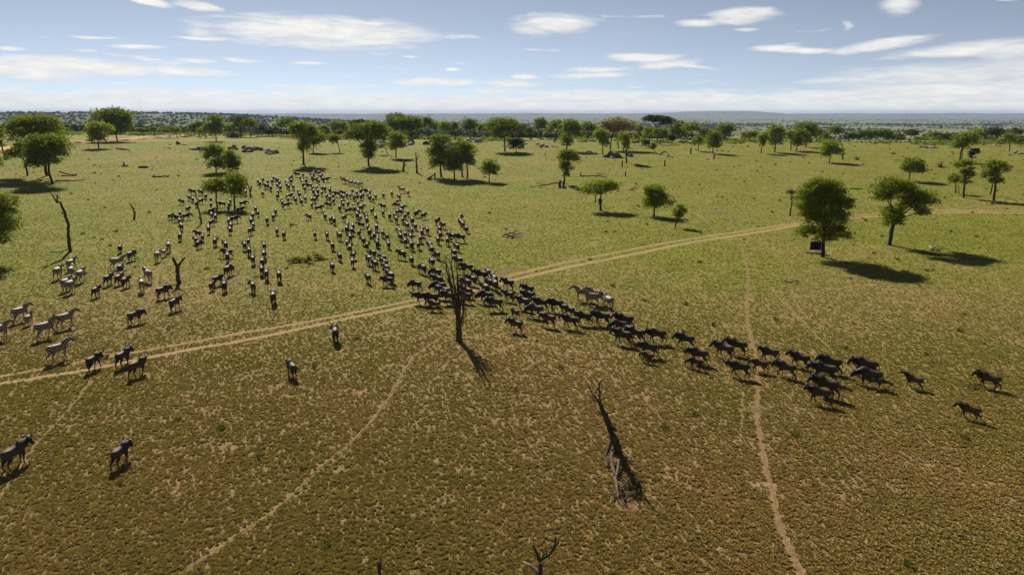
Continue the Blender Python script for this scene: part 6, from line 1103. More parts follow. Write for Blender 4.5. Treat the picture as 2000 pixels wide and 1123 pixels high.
# patches of trampled bare soil
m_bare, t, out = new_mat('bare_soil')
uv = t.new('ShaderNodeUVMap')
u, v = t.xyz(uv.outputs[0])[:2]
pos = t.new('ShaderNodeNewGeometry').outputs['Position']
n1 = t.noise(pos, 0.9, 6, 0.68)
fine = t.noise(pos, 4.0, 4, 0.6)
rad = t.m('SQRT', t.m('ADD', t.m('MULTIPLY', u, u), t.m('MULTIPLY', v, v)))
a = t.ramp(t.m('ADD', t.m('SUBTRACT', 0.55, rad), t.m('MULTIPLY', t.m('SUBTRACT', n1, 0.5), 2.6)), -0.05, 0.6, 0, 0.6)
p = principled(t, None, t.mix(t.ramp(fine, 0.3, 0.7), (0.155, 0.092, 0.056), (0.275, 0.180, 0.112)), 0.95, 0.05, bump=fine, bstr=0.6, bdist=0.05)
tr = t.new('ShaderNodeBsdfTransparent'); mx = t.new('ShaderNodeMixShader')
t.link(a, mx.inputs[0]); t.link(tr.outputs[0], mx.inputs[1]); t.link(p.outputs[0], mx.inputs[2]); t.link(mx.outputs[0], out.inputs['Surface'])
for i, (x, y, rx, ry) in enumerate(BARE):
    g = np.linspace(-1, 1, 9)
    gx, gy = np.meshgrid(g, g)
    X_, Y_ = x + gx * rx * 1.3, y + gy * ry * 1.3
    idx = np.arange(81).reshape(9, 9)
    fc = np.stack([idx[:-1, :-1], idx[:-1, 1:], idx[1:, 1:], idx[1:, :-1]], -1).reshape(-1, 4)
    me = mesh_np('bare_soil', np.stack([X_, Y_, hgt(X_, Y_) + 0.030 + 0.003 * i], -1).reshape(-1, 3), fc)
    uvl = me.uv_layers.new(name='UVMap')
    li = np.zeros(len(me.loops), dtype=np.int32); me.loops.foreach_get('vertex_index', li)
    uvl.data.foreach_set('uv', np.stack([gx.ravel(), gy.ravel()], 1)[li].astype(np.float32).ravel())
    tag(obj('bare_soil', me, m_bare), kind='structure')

# ---------------------------------------------------------------- materials for things
def leaf_material(name, c1, c2, trans=0.35):
    m, t, out = new_mat(name)
    geo = t.new('ShaderNodeNewGeometry')
    n = t.noise(geo.outputs['Position'], 0.9, 3, 0.6)
    rnd = t.m('ADD', t.m('MULTIPLY', geo.outputs['Random Per Island'], 0.5), t.m('MULTIPLY', n, 0.6))
    c = t.mix(t.ramp(rnd, 0.25, 0.85), c1, c2)
    p = principled(t, None, c, 0.7, 0.08)
    tr = t.new('ShaderNodeBsdfTranslucent')
    t.link(t.mix(1.0, c, (1.0, 1.1, 0.45), 'MULTIPLY'), tr.inputs['Color'])
    mx = t.new('ShaderNodeMixShader')
    mx.inputs[0].default_value = trans
    t.link(p.outputs[0], mx.inputs[1]); t.link(tr.outputs[0], mx.inputs[2])
    t.link(mx.outputs[0], out.inputs['Surface'])
    return m

LEAF = {
    'g': leaf_material('foliage_green', (0.110, 0.142, 0.008), (0.245, 0.285, 0.017), 0.30),
    'y': leaf_material('foliage_bright', (0.145, 0.180, 0.010), (0.300, 0.340, 0.022), 0.32),
    'o': leaf_material('foliage_olive', (0.135, 0.155, 0.016), (0.235, 0.250, 0.034), 0.38),
    'd': leaf_material('foliage_dark', (0.030, 0.045, 0.010), (0.060, 0.080, 0.018), 0.25),
    'b': leaf_material('foliage_brownish', (0.075, 0.075, 0.025), (0.120, 0.105, 0.040)),
    'n': leaf_material('foliage_tan', (0.240, 0.190, 0.130), (0.370, 0.305, 0.225)),
    't': leaf_material('twigs_brown', (0.070, 0.050, 0.032), (0.115, 0.085, 0.055), 0.1),
}

def bark_material(name, c1, c2):
    m, t, out = new_mat(name)
    tc = t.new('ShaderNodeTexCoord')
    mp = t.new('ShaderNodeMapping')
    mp.inputs['Scale'].default_value = (6, 6, 1.2)
    t.link(tc.outputs['Object'], mp.inputs['Vector'])
    n = t.noise(mp.outputs[0], 2.0, 5, 0.65)
    c = t.mix(t.ramp(n, 0.3, 0.7), c1, c2)
    principled(t, out, c, 0.9, 0.1, bump=n, bstr=0.8, bdist=0.05)
    return m

M_BARK = bark_material('bark', (0.022, 0.016, 0.011), (0.060, 0.044, 0.031))
M_DEAD = bark_material('weathered_wood', (0.030, 0.024, 0.019), (0.095, 0.074, 0.056))
M_TAN = bark_material('tan_wood', (0.070, 0.052, 0.036), (0.190, 0.150, 0.110))
M_PALE = bark_material('pale_wood', (0.16, 0.125, 0.09), (0.36, 0.30, 0.235))

# ---------------------------------------------------------------- trees
def crown_mesh(name, lobes, dist, rs, style):
    """thousands of small leaf faces gathered in clumps through the crown's lobes"""
    size = max(0.11, dist * 0.00150)
    sparse = {'n': 0.8, 't': 0.28, 'o': 0.75, 'b': 0.8}.get(style, 1.0)
    C = []
    for (lx, ly, lz, rx, rz) in lobes:
        big_ = 1.10 if dist < 110 else 1.0
        rx, rz = rx * 1.10 * big_, rz * 1.12 * big_
        ry = rx * 0.9
        area = math.pi * rx * rz
        nclump = int(max(10, 2.6 * area / (0.42 * min(rx, rz) + 0.12) ** 1.0 / 0.5))
        nclump = min(nclump, 120)
        nleaf_tot = int(9.0 * sparse * area / (size * size))
        nleaf_tot = max(60, min(nleaf_tot, 14000))
        per = max(4, nleaf_tot // nclump)
        d = rs.normal(size=(nclump, 3))
        d /= np.linalg.norm(d, axis=1, keepdims=True)
        d[:, 2] = np.where(d[:, 2] < -0.45, -d[:, 2], d[:, 2])
        rad = (0.25 + 0.82 * rs.random(nclump) ** 0.55)[:, None]
        cc = d * rad * np.array([rx, ry, rz]) + np.array([lx, ly, lz])
        spread = np.array([0.32 * rx + 0.06, 0.32 * ry + 0.06, 0.19 * rz + 0.06]) * (0.6 + 0.8 * rs.random((nclump, 1)))
        pts = cc[:, None, :] + rs.normal(size=(nclump, per, 3)) * 0.62 * spread[:, None, :]
        C.append(pts.reshape(-1, 3))
    C = np.concatenate(C)
    n = len(C)
    a = rs.normal(size=(n, 3)); a /= np.linalg.norm(a, axis=1, keepdims=True)
    a[:, 2] *= 0.55
    b = rs.normal(size=(n, 3)); b -= a * (a * b).sum(1, keepdims=True); b /= np.linalg.norm(b, axis=1, keepdims=True)
    s = size * (0.6 + 0.9 * rs.random((n, 1)))
    a *= s * 0.95; b *= s * 0.42
    V = np.stack([C - a, C - b, C + a, C + b], 1).reshape(-1, 3)
    F = np.arange(4 * n).reshape(n, 4)
    return mesh_np(name, V, F)

def trunk_mesh(name, lobes, extra, h_top, rng):
    mb = MB()
    low = min(l[2] - l[4] for l in lobes)
    cxm = sum(l[0] * l[3] for l in lobes) / sum(l[3] for l in lobes)
    top = max(l[2] for l in lobes)
    r = 0.045 * h_top ** 0.9 * 0.55 + 0.03
    fork = max(0.15 * h_top, min(low + 0.25 * (top - low), 0.55 * h_top))
    fk = Vector((cxm * 0.45 * fork / max(top, .1) * 1.2, 0, fork))
    p = [Vector((0, 0, -0.25)), Vector((0, 0, 0.02)), Vector((fk.x * .3 + rng.uniform(-.05, .05) * h_top * .3, rng.uniform(-.03, .03) * h_top, fork * .5)), fk]
    mb.tube(refine(p, rng, 3, 0.03), r * 1.35, r * 0.85, 7)
    for (lx, ly, lz, rx, rz) in lobes:
        c = Vector((lx, ly, lz + 0.2 * rz))
        mid = fk.lerp(c, 0.5) + Vector((rng.uniform(-.15, .15), rng.uniform(-.15, .15), -.1)) * (c - fk).length * 0.5
        rr = r * (0.35 + 0.35 * min(1, rx / (0.3 * h_top + .01)))
        mb.tube(refine([fk - Vector((0, 0, .1)), mid, c], rng, 3, 0.04), rr, rr * 0.3, 5)
        for k in range(4):
            e = Vector((lx + rng.uniform(-.75, .75) * rx, ly + rng.uniform(-.7, .7) * rx, lz + rng.uniform(-.1, .7) * rz))
            s0 = mid.lerp(c, rng.uniform(0, .8))
            mb.tube([s0, s0.lerp(e, .5) + Vector((0, 0, -.05 * rz)), e], rr * 0.4, rr * 0.12, 4)
    out_me = [mb.build(name)]
    for (ex, ey) in extra:
        mb = MB()
        mb.tube(refine([Vector((ex, ey, -0.2)), Vector((ex * .9, ey * .9, fork * .5)), Vector((fk.x * .8 + ex * .3, ey * .4, fork * 1.05))], rng, 3, 0.03), r * 0.9, r * 0.5, 6)
        out_me.append(mb.build(name))
    return out_me

STYLE_GROUP = 'acacia trees scattered over the plain'
for i, (label, style, x, y, z, lobes, extra) in enumerate(TREES):
    rs = np.random.default_rng(100 + i)
    rg = random.Random(200 + i)
    h_top = max(l[2] + l[4] for l in lobes)
    shrub = h_top < 3.0 and style == 'd'
    nm = {'t': 'sapling'}.get(style, 'acacia_tree')
    root = empty(nm, (x, y, z))
    label = label.replace(' such from left in the ', ' such from left, ')
    tag(root, label, 'tree', 'trees on the far tree line' if 'far tree line' in label else STYLE_GROUP)
    for tme in trunk_mesh('trunk', lobes, extra, h_top, rg):
        obj('trunk', tme, M_BARK, root)
    obj('crown', crown_mesh('crown', lobes, math.hypot(x, y), rs, style), LEAF[style], root)

# ---------------------------------------------------------------- far woodland: small trees by the thousand on the hills and plain
def far_wood():
    rs = np.random.default_rng(9)
    pts = []
    # (count, y range, azimuth range, size)
    def scatter(n, y0, y1, a0, a1, power=1.0):
        y = y0 * (y1 / y0) ** (rs.random(n) ** power)
        a = a0 + (a1 - a0) * rs.random(n)
        return np.stack([a * y, y], 1)
    P = np.concatenate([
        scatter(24000, 650, 3300, -1.15, -0.10),      # wooded hill at left
        scatter(12000, 560, 3500, -0.25, 0.30),
        scatter(7000, 560, 3500, 0.25, 1.15),
        scatter(12000, 2200, 9500, -0.5, 1.15),
        scatter(700, 560, 800, -1.0, 1.1),
    ])
    keep = []
    for x, y in P:
        q = mnoise.fractal(Vector((x * 0.005, y * 0.0011, 0)), 0.9, 2.0, 4)
        lim = -0.2 if x < -0.12 * y else 0.12
        keep.append(q > lim - 0.25 * rs.random())
    P = P[np.array(keep)]
    # beyond the plateau edge only
    P = P[P[:, 1] > 470]
    n = len(P)
    z = hgt(P[:, 0], P[:, 1])
    dist = P[:, 1]
    ht = (3.0 + 5.0 * rs.random(n) ** 2) * (1 + 0.25 * (dist > 2500))
    V, F = [], []
    k = 14
    # every tree: a clump of k leaf faces in a flattened dome
    d = rs.normal(size=(n, k, 3)); d /= np.linalg.norm(d, axis=2, keepdims=True)
    d[:, :, 2] = np.abs(d[:, :, 2]) * 0.8 - 0.15
    rad = (ht * (0.5 + 0.4 * rs.random(n)))[:, None, None]
    c = np.stack([P[:, 0], P[:, 1], z + ht * 0.62], 1)[:, None, :] + d * rad * np.array([0.75, 0.75, 0.55]) * (0.5 + 0.5 * rs.random((n, k, 1)))
    C = c.reshape(-1, 3)
    N = len(C)
    a = rs.normal(size=(N, 3)); a /= np.linalg.norm(a, axis=1, keepdims=True)
    b = rs.normal(size=(N, 3)); b -= a * (a * b).sum(1, keepdims=True); b /= np.linalg.norm(b, axis=1, keepdims=True)
    s = np.repeat(ht * 0.30, k)[:, None] * (0.6 + 0.8 * rs.random((N, 1)))
    a *= s; b *= s * 0.8
    V = np.stack([C - a, C - b, C + a, C + b], 1).reshape(-1, 3)
    F = np.arange(4 * N).reshape(N, 4)
    me = mesh_np('far_woodland', V, F)
    o = obj('far_woodland', me, leaf_material('foliage_far', (0.030, 0.050, 0.014), (0.070, 0.090, 0.028), 0.25))
    tag(o, 'distant mass of small dark trees covering the valley and hills', 'woodland', kind='stuff')
far_wood()

# low scrub along the lip of the plateau, between the countable trees
def scrub():
    rs = np.random.default_rng(21)
    n = 2600
    x = rs.uniform(-470, 420, n)
    edge = 345 - np.where(x < 0, 0.40, 0.18) * np.clip(x, -400, 400)
    y = edge + rs.normal(16, 18, n)
    keep = np.array([mnoise.noise(Vector((a * 0.03, b * 0.03, 0))) > 0.02 for a, b in zip(x, y)])
    x, y = x[keep], y[keep]; n = len(x)
    z = hgt(x, y)
    ht = 0.4 + 2.6 * rs.random(n) ** 2.2
    k = 46
    d = rs.normal(size=(n, k, 3)); d /= np.linalg.norm(d, axis=2, keepdims=True)
    d[:, :, 2] = np.abs(d[:, :, 2])
    C = (np.stack([x, y, z], 1)[:, None, :] + d * ht[:, None, None] * np.array([1.3, 1.2, 0.9]) * (0.4 + 0.6 * rs.random((n, k, 1)))).reshape(-1, 3)
    N = len(C)
    a = rs.normal(size=(N, 3)); a /= np.linalg.norm(a, axis=1, keepdims=True)
    b = rs.normal(size=(N, 3)); b -= a * (a * b).sum(1, keepdims=True); b /= np.linalg.norm(b, axis=1, keepdims=True)
    s = 0.42 * (0.6 + 0.8 * rs.random((N, 1)))
    a *= s; b *= s * .5
    V = np.stack([C - a, C - b, C + a, C + b], 1).reshape(-1, 3)
    o = obj('scrub', mesh_np('scrub', V, np.arange(4 * N).reshape(N, 4)), LEAF['g'])
    tag(o, 'low green scrub along the far edge of the plain', 'scrub', kind='stuff')
scrub()

# ---------------------------------------------------------------- haze
hz = bpy.data.meshes.new('haze')
hb_ = bmesh.new()
bmesh.ops.create_cube(hb_, size=1.0)
zlo = float(ZZ.min()) - 1.5
zhi = float(max(ZZ.max(), hgt(-1600.0, 2300.0) + 12)) + 3.0
for v in hb_.verts:
    v.co = Vector((v.co.x * 48000, -700 + (v.co.y + 0.5) * 17200, zlo + (v.co.z + 0.5) * (zhi - zlo)))
hb_.to_mesh(hz); hb_.free()
m_hz, t, out = new_mat('haze_air')
pv = t.new('ShaderNodeVolumePrincipled')
pv.inputs['Color'].default_value = (0.38, 0.53, 0.88, 1)
pv.inputs['Density'].default_value = 0.00006
pv.inputs['Anisotropy'].default_value = 0.0
t.link(pv.outputs[0], out.inputs['Volume'])
haze = obj('haze', hz, m_hz)
tag(haze, 'pale blue air haze over the distant hills', 'haze', kind='stuff')

# ---------------------------------------------------------------- dead wood
TRUNK_AT = {'tall branching dead tree with many upright bare stems, centre': 4}
GROUPW = {'dead_tree': 'dead trees', 'dead_stump': 'dead stumps', 'fallen_log': 'fallen logs', 'fallen_branch': 'fallen branches', 'broken_branch': 'broken branches', 'brush_heap': 'brush heaps'}
CATW = {'dead_tree': 'dead tree', 'dead_stump': 'stump', 'fallen_log': 'log', 'fallen_branch': 'branch', 'broken_branch': 'branch', 'brush_heap': 'brush'}
for i, (nm, label, x, y, z, polys) in enumerate(WOOD):
    rg = random.Random(400 + i)
    root = empty(nm, (x, y, z))
    tag(root, label, CATW[nm], GROUPW[nm])
    pale = 'pale' in label and 'limb' not in label
    for j, (P, r0, r1) in enumerate(polys):
        mb = MB()
        pts = [Vector(p) for p in P]
        if j == TRUNK_AT.get(label, 0) and nm in ('dead_tree', 'dead_stump'):
            pts[0].z -= 0.15
        fine_p = refine(pts, rg, 4, 0.035)
        L = len(fine_p)
        radii = [(r0 + (r1 - r0) * k / (L - 1)) * (1 + rg.uniform(-.14, .14)) for k in range(L)]
        if j == TRUNK_AT.get(label, 0) and nm in ('dead_tree', 'dead_stump'):
            radii[0] *= 1.35; radii[1] *= 1.15
        big = r0 > 0.08
        mb.tube(fine_p, r0, r1, 9 if big else 6, 0.10 if big else 0.05, rg, radii=radii)
        # side twigs
        if nm in ('dead_tree', 'fallen_branch') and L > 6 and r0 < 0.3:
            for q in range(6):
                k = rg.randrange(2, L - 1)
                s = fine_p[k]
                ln = 0.25 + rg.random() * 0.5
                e = s + Vector((rg.uniform(-1, 1), rg.uniform(-1, 1), rg.uniform(0, 1))) * ln
                mb.tube([s, s.lerp(e, .5) + Vector((0, 0, .05)), e], radii[k] * 0.35 + 0.006, 0.006, 4)
        part = 'trunk' if (j == TRUNK_AT.get(label, 0) and nm in ('dead_tree', 'dead_stump')) else ('log' if nm == 'fallen_log' and j == 0 else 'branch')
        obj(part, mb.build(part), M_PALE if pale and nm != 'fallen_branch' else (M_TAN if 'limb' in label or 'splintered' in label else M_DEAD), root)

# leaves still green on the fallen branch inside the herd
for (nm, label, x, y, z, polys) in WOOD:
    if 'fallen green branch within' in label:
        rs = np.random.default_rng(77)
        lob = [(-1.6 + q * 0.42 + rs.uniform(-.3, .3), -1.6 + 0.22 * q + rs.uniform(-1.1, .9), 0.14 + rs.uniform(0, .3), rs.uniform(.22, .55), rs.uniform(.12, .38)) for q in range(9)]
        root = [o for o in bpy.data.objects if o.get('label') == label][0]
        obj('foliage', crown_mesh('foliage', lob, 60, rs, 'o'), LEAF['g'], root)

# ---------------------------------------------------------------- boulders
def rock_mesh(seed):
    bm = bmesh.new()
    bmesh.ops.create_icosphere(bm, subdivisions=3, radius=1.0)
    rg = random.Random(seed)
    off = Vector((seed * 7.1, seed * 3.3, 0))
    planes = [(Vector((rg.uniform(-1, 1), rg.uniform(-1, 1), rg.uniform(-.3, 1))).normalized(), rg.uniform(.62, .9)) for _ in range(7)]
    for v in bm.verts:
        p = v.co.copy()
        for nrm, dd in planes:
            e = p.dot(nrm)
            if e > dd: p -= nrm * (e - dd) * 0.85
        p *= 1 + 0.10 * mnoise.fractal(p * 2.2 + off, 1.0, 2.0, 3)
        if p.z < -0.55: p.z = -0.55
        v.co = p
    me = bpy.data.meshes.new('boulder')
    bm.to_mesh(me); bm.free()
    me.polygons.foreach_set('use_smooth', np.ones(len(me.polygons), dtype=bool))
    return me

def rock_material(name, c1, c2, c3):
    m, t, out = new_mat(name)
    geo = t.new('ShaderNodeNewGeometry')
    n = t.noise(geo.outputs['Position'], 0.9, 5, 0.65)
    n2 = t.noise(geo.outputs['Position'], 4.0, 4, 0.6)
    c = t.mix(t.ramp(n, 0.35, 0.65), c1, c2)
    c = t.mix(t.m('MULTIPLY', t.ramp(n2, 0.5, 0.7), 0.6), c, c3)
    principled(t, out, c, 0.85, 0.2, bump=n2, bstr=0.5, bdist=0.15)
    return m
M_ROCK = [rock_material('rock_pale', (0.30, 0.25, 0.20), (0.42, 0.36, 0.30), (0.15, 0.12, 0.09)),
          rock_material('rock_brown', (0.13, 0.095, 0.07), (0.22, 0.165, 0.125), (0.06, 0.045, 0.035)),
          rock_material('rock_black', (0.03, 0.027, 0.024), (0.07, 0.06, 0.05), (0.02, 0.018, 0.016))]
ROCK_ME = {}
rg = random.Random(31)
for label, items in ROCKS:
    for (x, y, z, rx, rz, tone) in items:
        sd_ = rg.randrange(6)
        if (sd_, tone) not in ROCK_ME:
            me = rock_mesh(sd_ + 1)
            me.materials.append(M_ROCK[tone])
            ROCK_ME[(sd_, tone)] = me
        o = bpy.data.objects.new('boulder', ROCK_ME[(sd_, tone)])
        COL.objects.link(o)
        o.location = (x, y + rx * 0.3, z + 0.30 * rz)
        o.scale = (rx * 1.1, min(rx, rz * 2.2) * 1.0, rz * 1.30)
        o.rotation_euler = (rg.uniform(-.15, .15), rg.uniform(-.15, .15), rg.uniform(-.35, .35))
        tag(o, label, 'boulder', (label if len(items) > 1 else None))

# ---------------------------------------------------------------- cloth panel by the tall tree
def box_mesh(name, sx, sy, sz, bev=0.01):
    bm = bmesh.new()
    bmesh.ops.create_cube(bm, size=1.0)
    for v in bm.verts: v.co = Vector((v.co.x * sx, v.co.y * sy, v.co.z * sz))
    if bev: bmesh.ops.bevel(bm, geom=list(bm.edges), offset=bev, segments=2, affect='EDGES')
    me = bpy.data.meshes.new(name)
    bm.to_mesh(me); bm.free()
    return me
def cloth_mat(name, c):
    m, t, out = new_mat(name)
    tc = t.new('ShaderNodeTexCoord')
    n = t.noise(tc.outputs['Object'], 6.0, 3, 0.6)
    principled(t, out, t.mix(n, tuple(q * 0.8 for q in c), tuple(q * 1.2 for q in c)), 0.85, 0.1, bump=n, bstr=0.4, bdist=0.03)
    return m
PX, PY = 39.12, 87.66
pr = empty('cloth_panel', (PX, PY, 0), R(-20))
tag(pr, 'blue and black cloth panel on posts under the tall dense tree', 'panel')
mblue, mblack = cloth_mat('blue_cloth', (0.012, 0.016, 0.13)), cloth_mat('black_cloth', (0.008, 0.008, 0.010))
for k, (cxp, wd, mt) in enumerate(((-0.43, 0.42, mblue), (0.0, 0.44, mblack), (0.43, 0.42, mblue))):
    bm = bmesh.new()
    bmesh.ops.create_grid(bm, x_segments=8, y_segments=8, size=0.5)
    for v in bm.verts:
        u, q = v.co.x, v.co.y
        v.co = Vector((cxp + u * wd, 0.03 * math.sin((cxp + u * wd) * 5) + 0.02 * math.cos(q * 6), 0.93 + q * 1.04))
    r_ = bmesh.ops.solidify(bm, geom=list(bm.faces), thickness=0.008)
    me = bpy.data.meshes.new('cloth'); bm.to_mesh(me); bm.free()
    obj('cloth', me, mt, pr)
for sx in (-0.68, 0.68):
    mb = MB(); mb.tube([(sx, 0, -0.2), (sx, 0, 0.8), (sx * 1.005, 0.01, 1.52)], 0.025, 0.02, 6)
    obj('post', mb.build('post'), M_DEAD, pr)
for zz in (1.475, 0.385):
    mb = MB(); mb.tube([(-0.70, 0, zz), (0, 0.01, zz), (0.70, 0, zz)], 0.016, 0.016, 6)
    obj('rail', mb.build('rail'), M_DEAD, pr)
mb = box_mesh('base_board', 1.75, 0.16, 0.10, 0.01)
o = obj('base_board', mb, bark_material('reddish_wood', (0.16, 0.075, 0.05), (0.26, 0.14, 0.095)), pr, (0, -0.35, 0.05))

# ---------------------------------------------------------------- animals
def evaluated(name, mb_list, voxel, smooth_it=3, dec=None):
    """join closed tubes into one continuous skin with a voxel remesh"""
    me0 = bpy.data.meshes.new(name + '_src')
    V, F = [], []
    for m in mb_list:
        o = len(V)
        V += m.v
        F += [tuple(i + o for i in f) for f in m.f]
    me0.from_pydata(V, [], F)
    me0.update()
    ob = bpy.data.objects.new(name + '_src', me0)
    COL.objects.link(ob)
    rm = ob.modifiers.new('r', 'REMESH'); rm.mode = 'VOXEL'; rm.voxel_size = voxel; rm.use_smooth_shade = True
    sm = ob.modifiers.new('s', 'SMOOTH'); sm.factor = 0.5; sm.iterations = smooth_it
    if dec:
        dm = ob.modifiers.new('d', 'DECIMATE'); dm.ratio = dec
    dg = bpy.context.evaluated_depsgraph_get()
    me = bpy.data.meshes.new_from_object(ob.evaluated_get(dg))
    me.name = name
    bpy.data.objects.remove(ob)
    bpy.data.meshes.remove(me0)
    return me

def loft(mb, rings, n=14):
    """rings: (centre y, centre z, half width x, half height) along the body"""
    base = len(mb.v)
    for (y, z, wx, hz_) in rings:
        for j in range(n):
            th = 2 * math.pi * j / n
            c, s = math.cos(th), math.sin(th)
            mb.v.append((wx * c, y, z + hz_ * s))
    L = len(rings)
    for i in range(L - 1):
        for j in range(n):
            a0 = base + i * n + j; a1 = base + i * n + (j + 1) % n
            mb.f.append((a0, a0 + n, a1 + n, a1))
    mb.f.append(tuple(base + j for j in range(n)))
    mb.f.append(tuple(base + (L - 1) * n + j for j in reversed(range(n))))

def limb(mb, pts, radii, n=8):
    mb.tube(pts, 0, 0, n, radii=radii)

def smooth_chain(pts, radii, k=3):
    P = [Vector(p) for p in pts]
    outp, outr = [], []
    for i in range(len(P) - 1):
        p0, p1, p2, p3 = P[max(i - 1, 0)], P[i], P[i + 1], P[min(i + 2, len(P) - 1)]
        for s in range(k):
            t_ = s / k
            outp.append(0.5 * ((2 * p1) + (p2 - p0) * t_ + (2 * p0 - 5 * p1 + 4 * p2 - p3) * t_ * t_ + (3 * p1 - p0 - 3 * p2 + p3) * t_ ** 3))
            outr.append(radii[i] + (radii[i + 1] - radii[i]) * t_)
    outp.append(P[-1]); outr.append(radii[-1])
    return outp, outr

WALK = {  # swing of each leg (front left, front right, hind left, hind right)
    'walk_a': (0.22, -0.20, -0.16, 0.20), 'walk_b': (-0.20, 0.24, 0.20, -0.18), 'stand': (0.03, -0.05, -0.04, 0.06), 'trot': (0.30, -0.10, -0.26, 0.12)}

def quad_legs(parts, walk, sp):
    """hind knee high and forward, hock low and backward; front wrist folds back when the leg lifts"""
    for side, s in ((-1, walk[0]), (1, walk[1])):
        x = sp['fx'] * side
        lift = max(0.0, s) * 0.35
        yk = sp['fy'] + s * 0.45 + 0.02
        yf = sp['fy'] + s * 1.0 - (0.05 if s > 0 else 0)
        P = [(x * .95, sp['fy'] - 0.02, sp['fz']), (x, sp['fy'] + s * 0.15, sp['fz'] * .74), (x * .97, yk, sp['fz'] * .50), (x * .95, (yk + yf) / 2 - 0.01, sp['fz'] * .26 + lift * .4), (x * .95, yf, 0.09 + lift * .25), (x * .95, yf + 0.05, 0.0 + lift * .12)]
        Rr = [sp['r'] * q for q in (2.4, 1.75, 1.0, .72, .72, .86)]
        pp, rr = smooth_chain(P, Rr)
        m = MB(); limb(m, pp, rr); parts.append(m)
    for side, s in ((-1, walk[2]), (1, walk[3])):
        x = sp['hx'] * side
        lift = max(0.0, s) * 0.25
        hip = sp['hy']
        yk = hip + 0.12 + s * 0.30
        yh = hip - 0.13 + s * 0.62
        yf = hip - 0.06 + s * 1.0
        P = [(x * .85, hip, sp['hz']), (x, yk, sp['hz'] * .72), (x * .96, yh + 0.02, sp['hz'] * .46 + lift * .2), (x * .93, (yh + yf) / 2 - 0.015, sp['hz'] * .24 + lift * .3), (x * .93, yf, 0.09 + lift * .2), (x * .93, yf + 0.05, 0.0 + lift * .1)]
        Rr = [sp['r'] * q for q in (3.2, 2.3, 1.05, .78, .75, .88)]
        pp, rr = smooth_chain(P, Rr)
        m = MB(); limb(m, pp, rr); parts.append(m)

def wildebeest_mesh(name, walk, head):
    parts = []
    t_ = MB()
    loft(t_, [(-0.86, 0.99, 0.05, 0.06), (-0.82, 0.98, 0.15, 0.17), (-0.72, 0.97, 0.215, 0.235), (-0.55, 0.955, 0.25, 0.265), (-0.28, 0.93, 0.265, 0.28), (0.0, 0.935, 0.275, 0.315),
              (0.22, 0.975, 0.275, 0.39), (0.40, 1.01, 0.245, 0.39), (0.56, 1.04, 0.19, 0.31), (0.66, 1.07, 0.10, 0.18)])
    parts.append(t_)
    hx, hy, hz_ = head['poll']           # poll position
    mx, my, mz = head['muzzle']
    m = MB(); pp, rr = smooth_chain([(0, 0.36, 1.10), (hx * .4, 0.62, 1.10 * .6 + hz_ * .4), (hx * .9, hy - 0.04, hz_ - 0.04)], [0.27, 0.225, 0.165]); limb(m, pp, rr, 10); parts.append(m)
    hd = Vector((mx - hx, my - hy, mz - hz_))
    p0 = Vector((hx, hy, hz_))
    m = MB(); pp, rr = smooth_chain([p0 - hd * .08, p0 + hd * .15, p0 + hd * .45, p0 + hd * .8, p0 + hd * 1.0], [0.105, 0.145, 0.118, 0.098, 0.085]); limb(m, pp, rr, 10); parts.append(m)
    for s in (-1, 1):                    # ears
        m = MB(); limb(m, [p0 + Vector((s * .08, -.02, 0.0)), p0 + Vector((s * .17, -.05, -.02)), p0 + Vector((s * .25, -.07, -.06))], [0.035, 0.04, 0.015], 6); parts.append(m)
    quad_legs(parts, walk, dict(fx=.135, fy=.36, fz=.86, hx=.14, hy=-.62, hz=.90, r=.056))
    m = MB(); pp, rr = smooth_chain([(0, -.82, 1.06), (.02, -.90, .92), (.03, -.92, .68), (.03, -.90, .42)], [.034, .026, .040, .022]); limb(m, pp, rr, 6); parts.append(m)
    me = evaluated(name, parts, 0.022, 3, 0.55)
    # coat colours by region
    n = len(me.vertices)
    co = np.zeros(n * 3, dtype=np.float32); me.vertices.foreach_get('co', co); co = co.reshape(-1, 3)
    x, y, z = co.T
    dark = ss(0.22, 0.55, y)                                  # neck and face
    legs = ss(0.62, 0.45, z)
    tail = ss(-0.84, -0.90, y) * ss(0.95, 0.7, z)
    bands = 0.5 + 0.5 * np.sin(y * 48 + np.sin(z * 9) * 0.8)  # brindled forequarter stripes
    bands = bands * ss(-0.25, 0.1, y) * ss(0.75, 0.95, z)
    c_body = np.array([0.056, 0.041, 0.031]); c_dark = np.array([0.010, 0.009, 0.008]); c_leg = np.array([0.045, 0.031, 0.021])
    c = np.tile(c_body, (n, 1))
    c = c * (1 - 0.45 * bands[:, None])
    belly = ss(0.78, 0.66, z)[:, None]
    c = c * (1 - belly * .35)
    for wgt, cc in ((legs, c_leg), (dark, c_dark), (tail, c_dark)):
        c = c * (1 - wgt[:, None]) + cc * wgt[:, None]
    at = me.color_attributes.new('coat', 'FLOAT_COLOR', 'POINT')
    at.data.foreach_set('color', np.concatenate([c, np.ones((n, 1))], 1).astype(np.float32).ravel())
    return me

HEADS = {'low': dict(poll=(0, .88, 1.14), muzzle=(0, 1.12, .66)), 'mid': dict(poll=(0, .90, 1.25), muzzle=(0, 1.19, .80)), 'left': dict(poll=(-.14, .86, 1.20), muzzle=(-.40, 1.06, .76)), 'right': dict(poll=(.14, .86, 1.20), muzzle=(.40, 1.06, .76)),
         'graze': dict(poll=(0, 1.0, .82), muzzle=(0, 1.18, .40)), 'up': dict(poll=(0, .86, 1.42), muzzle=(0, 1.27, 1.50))}

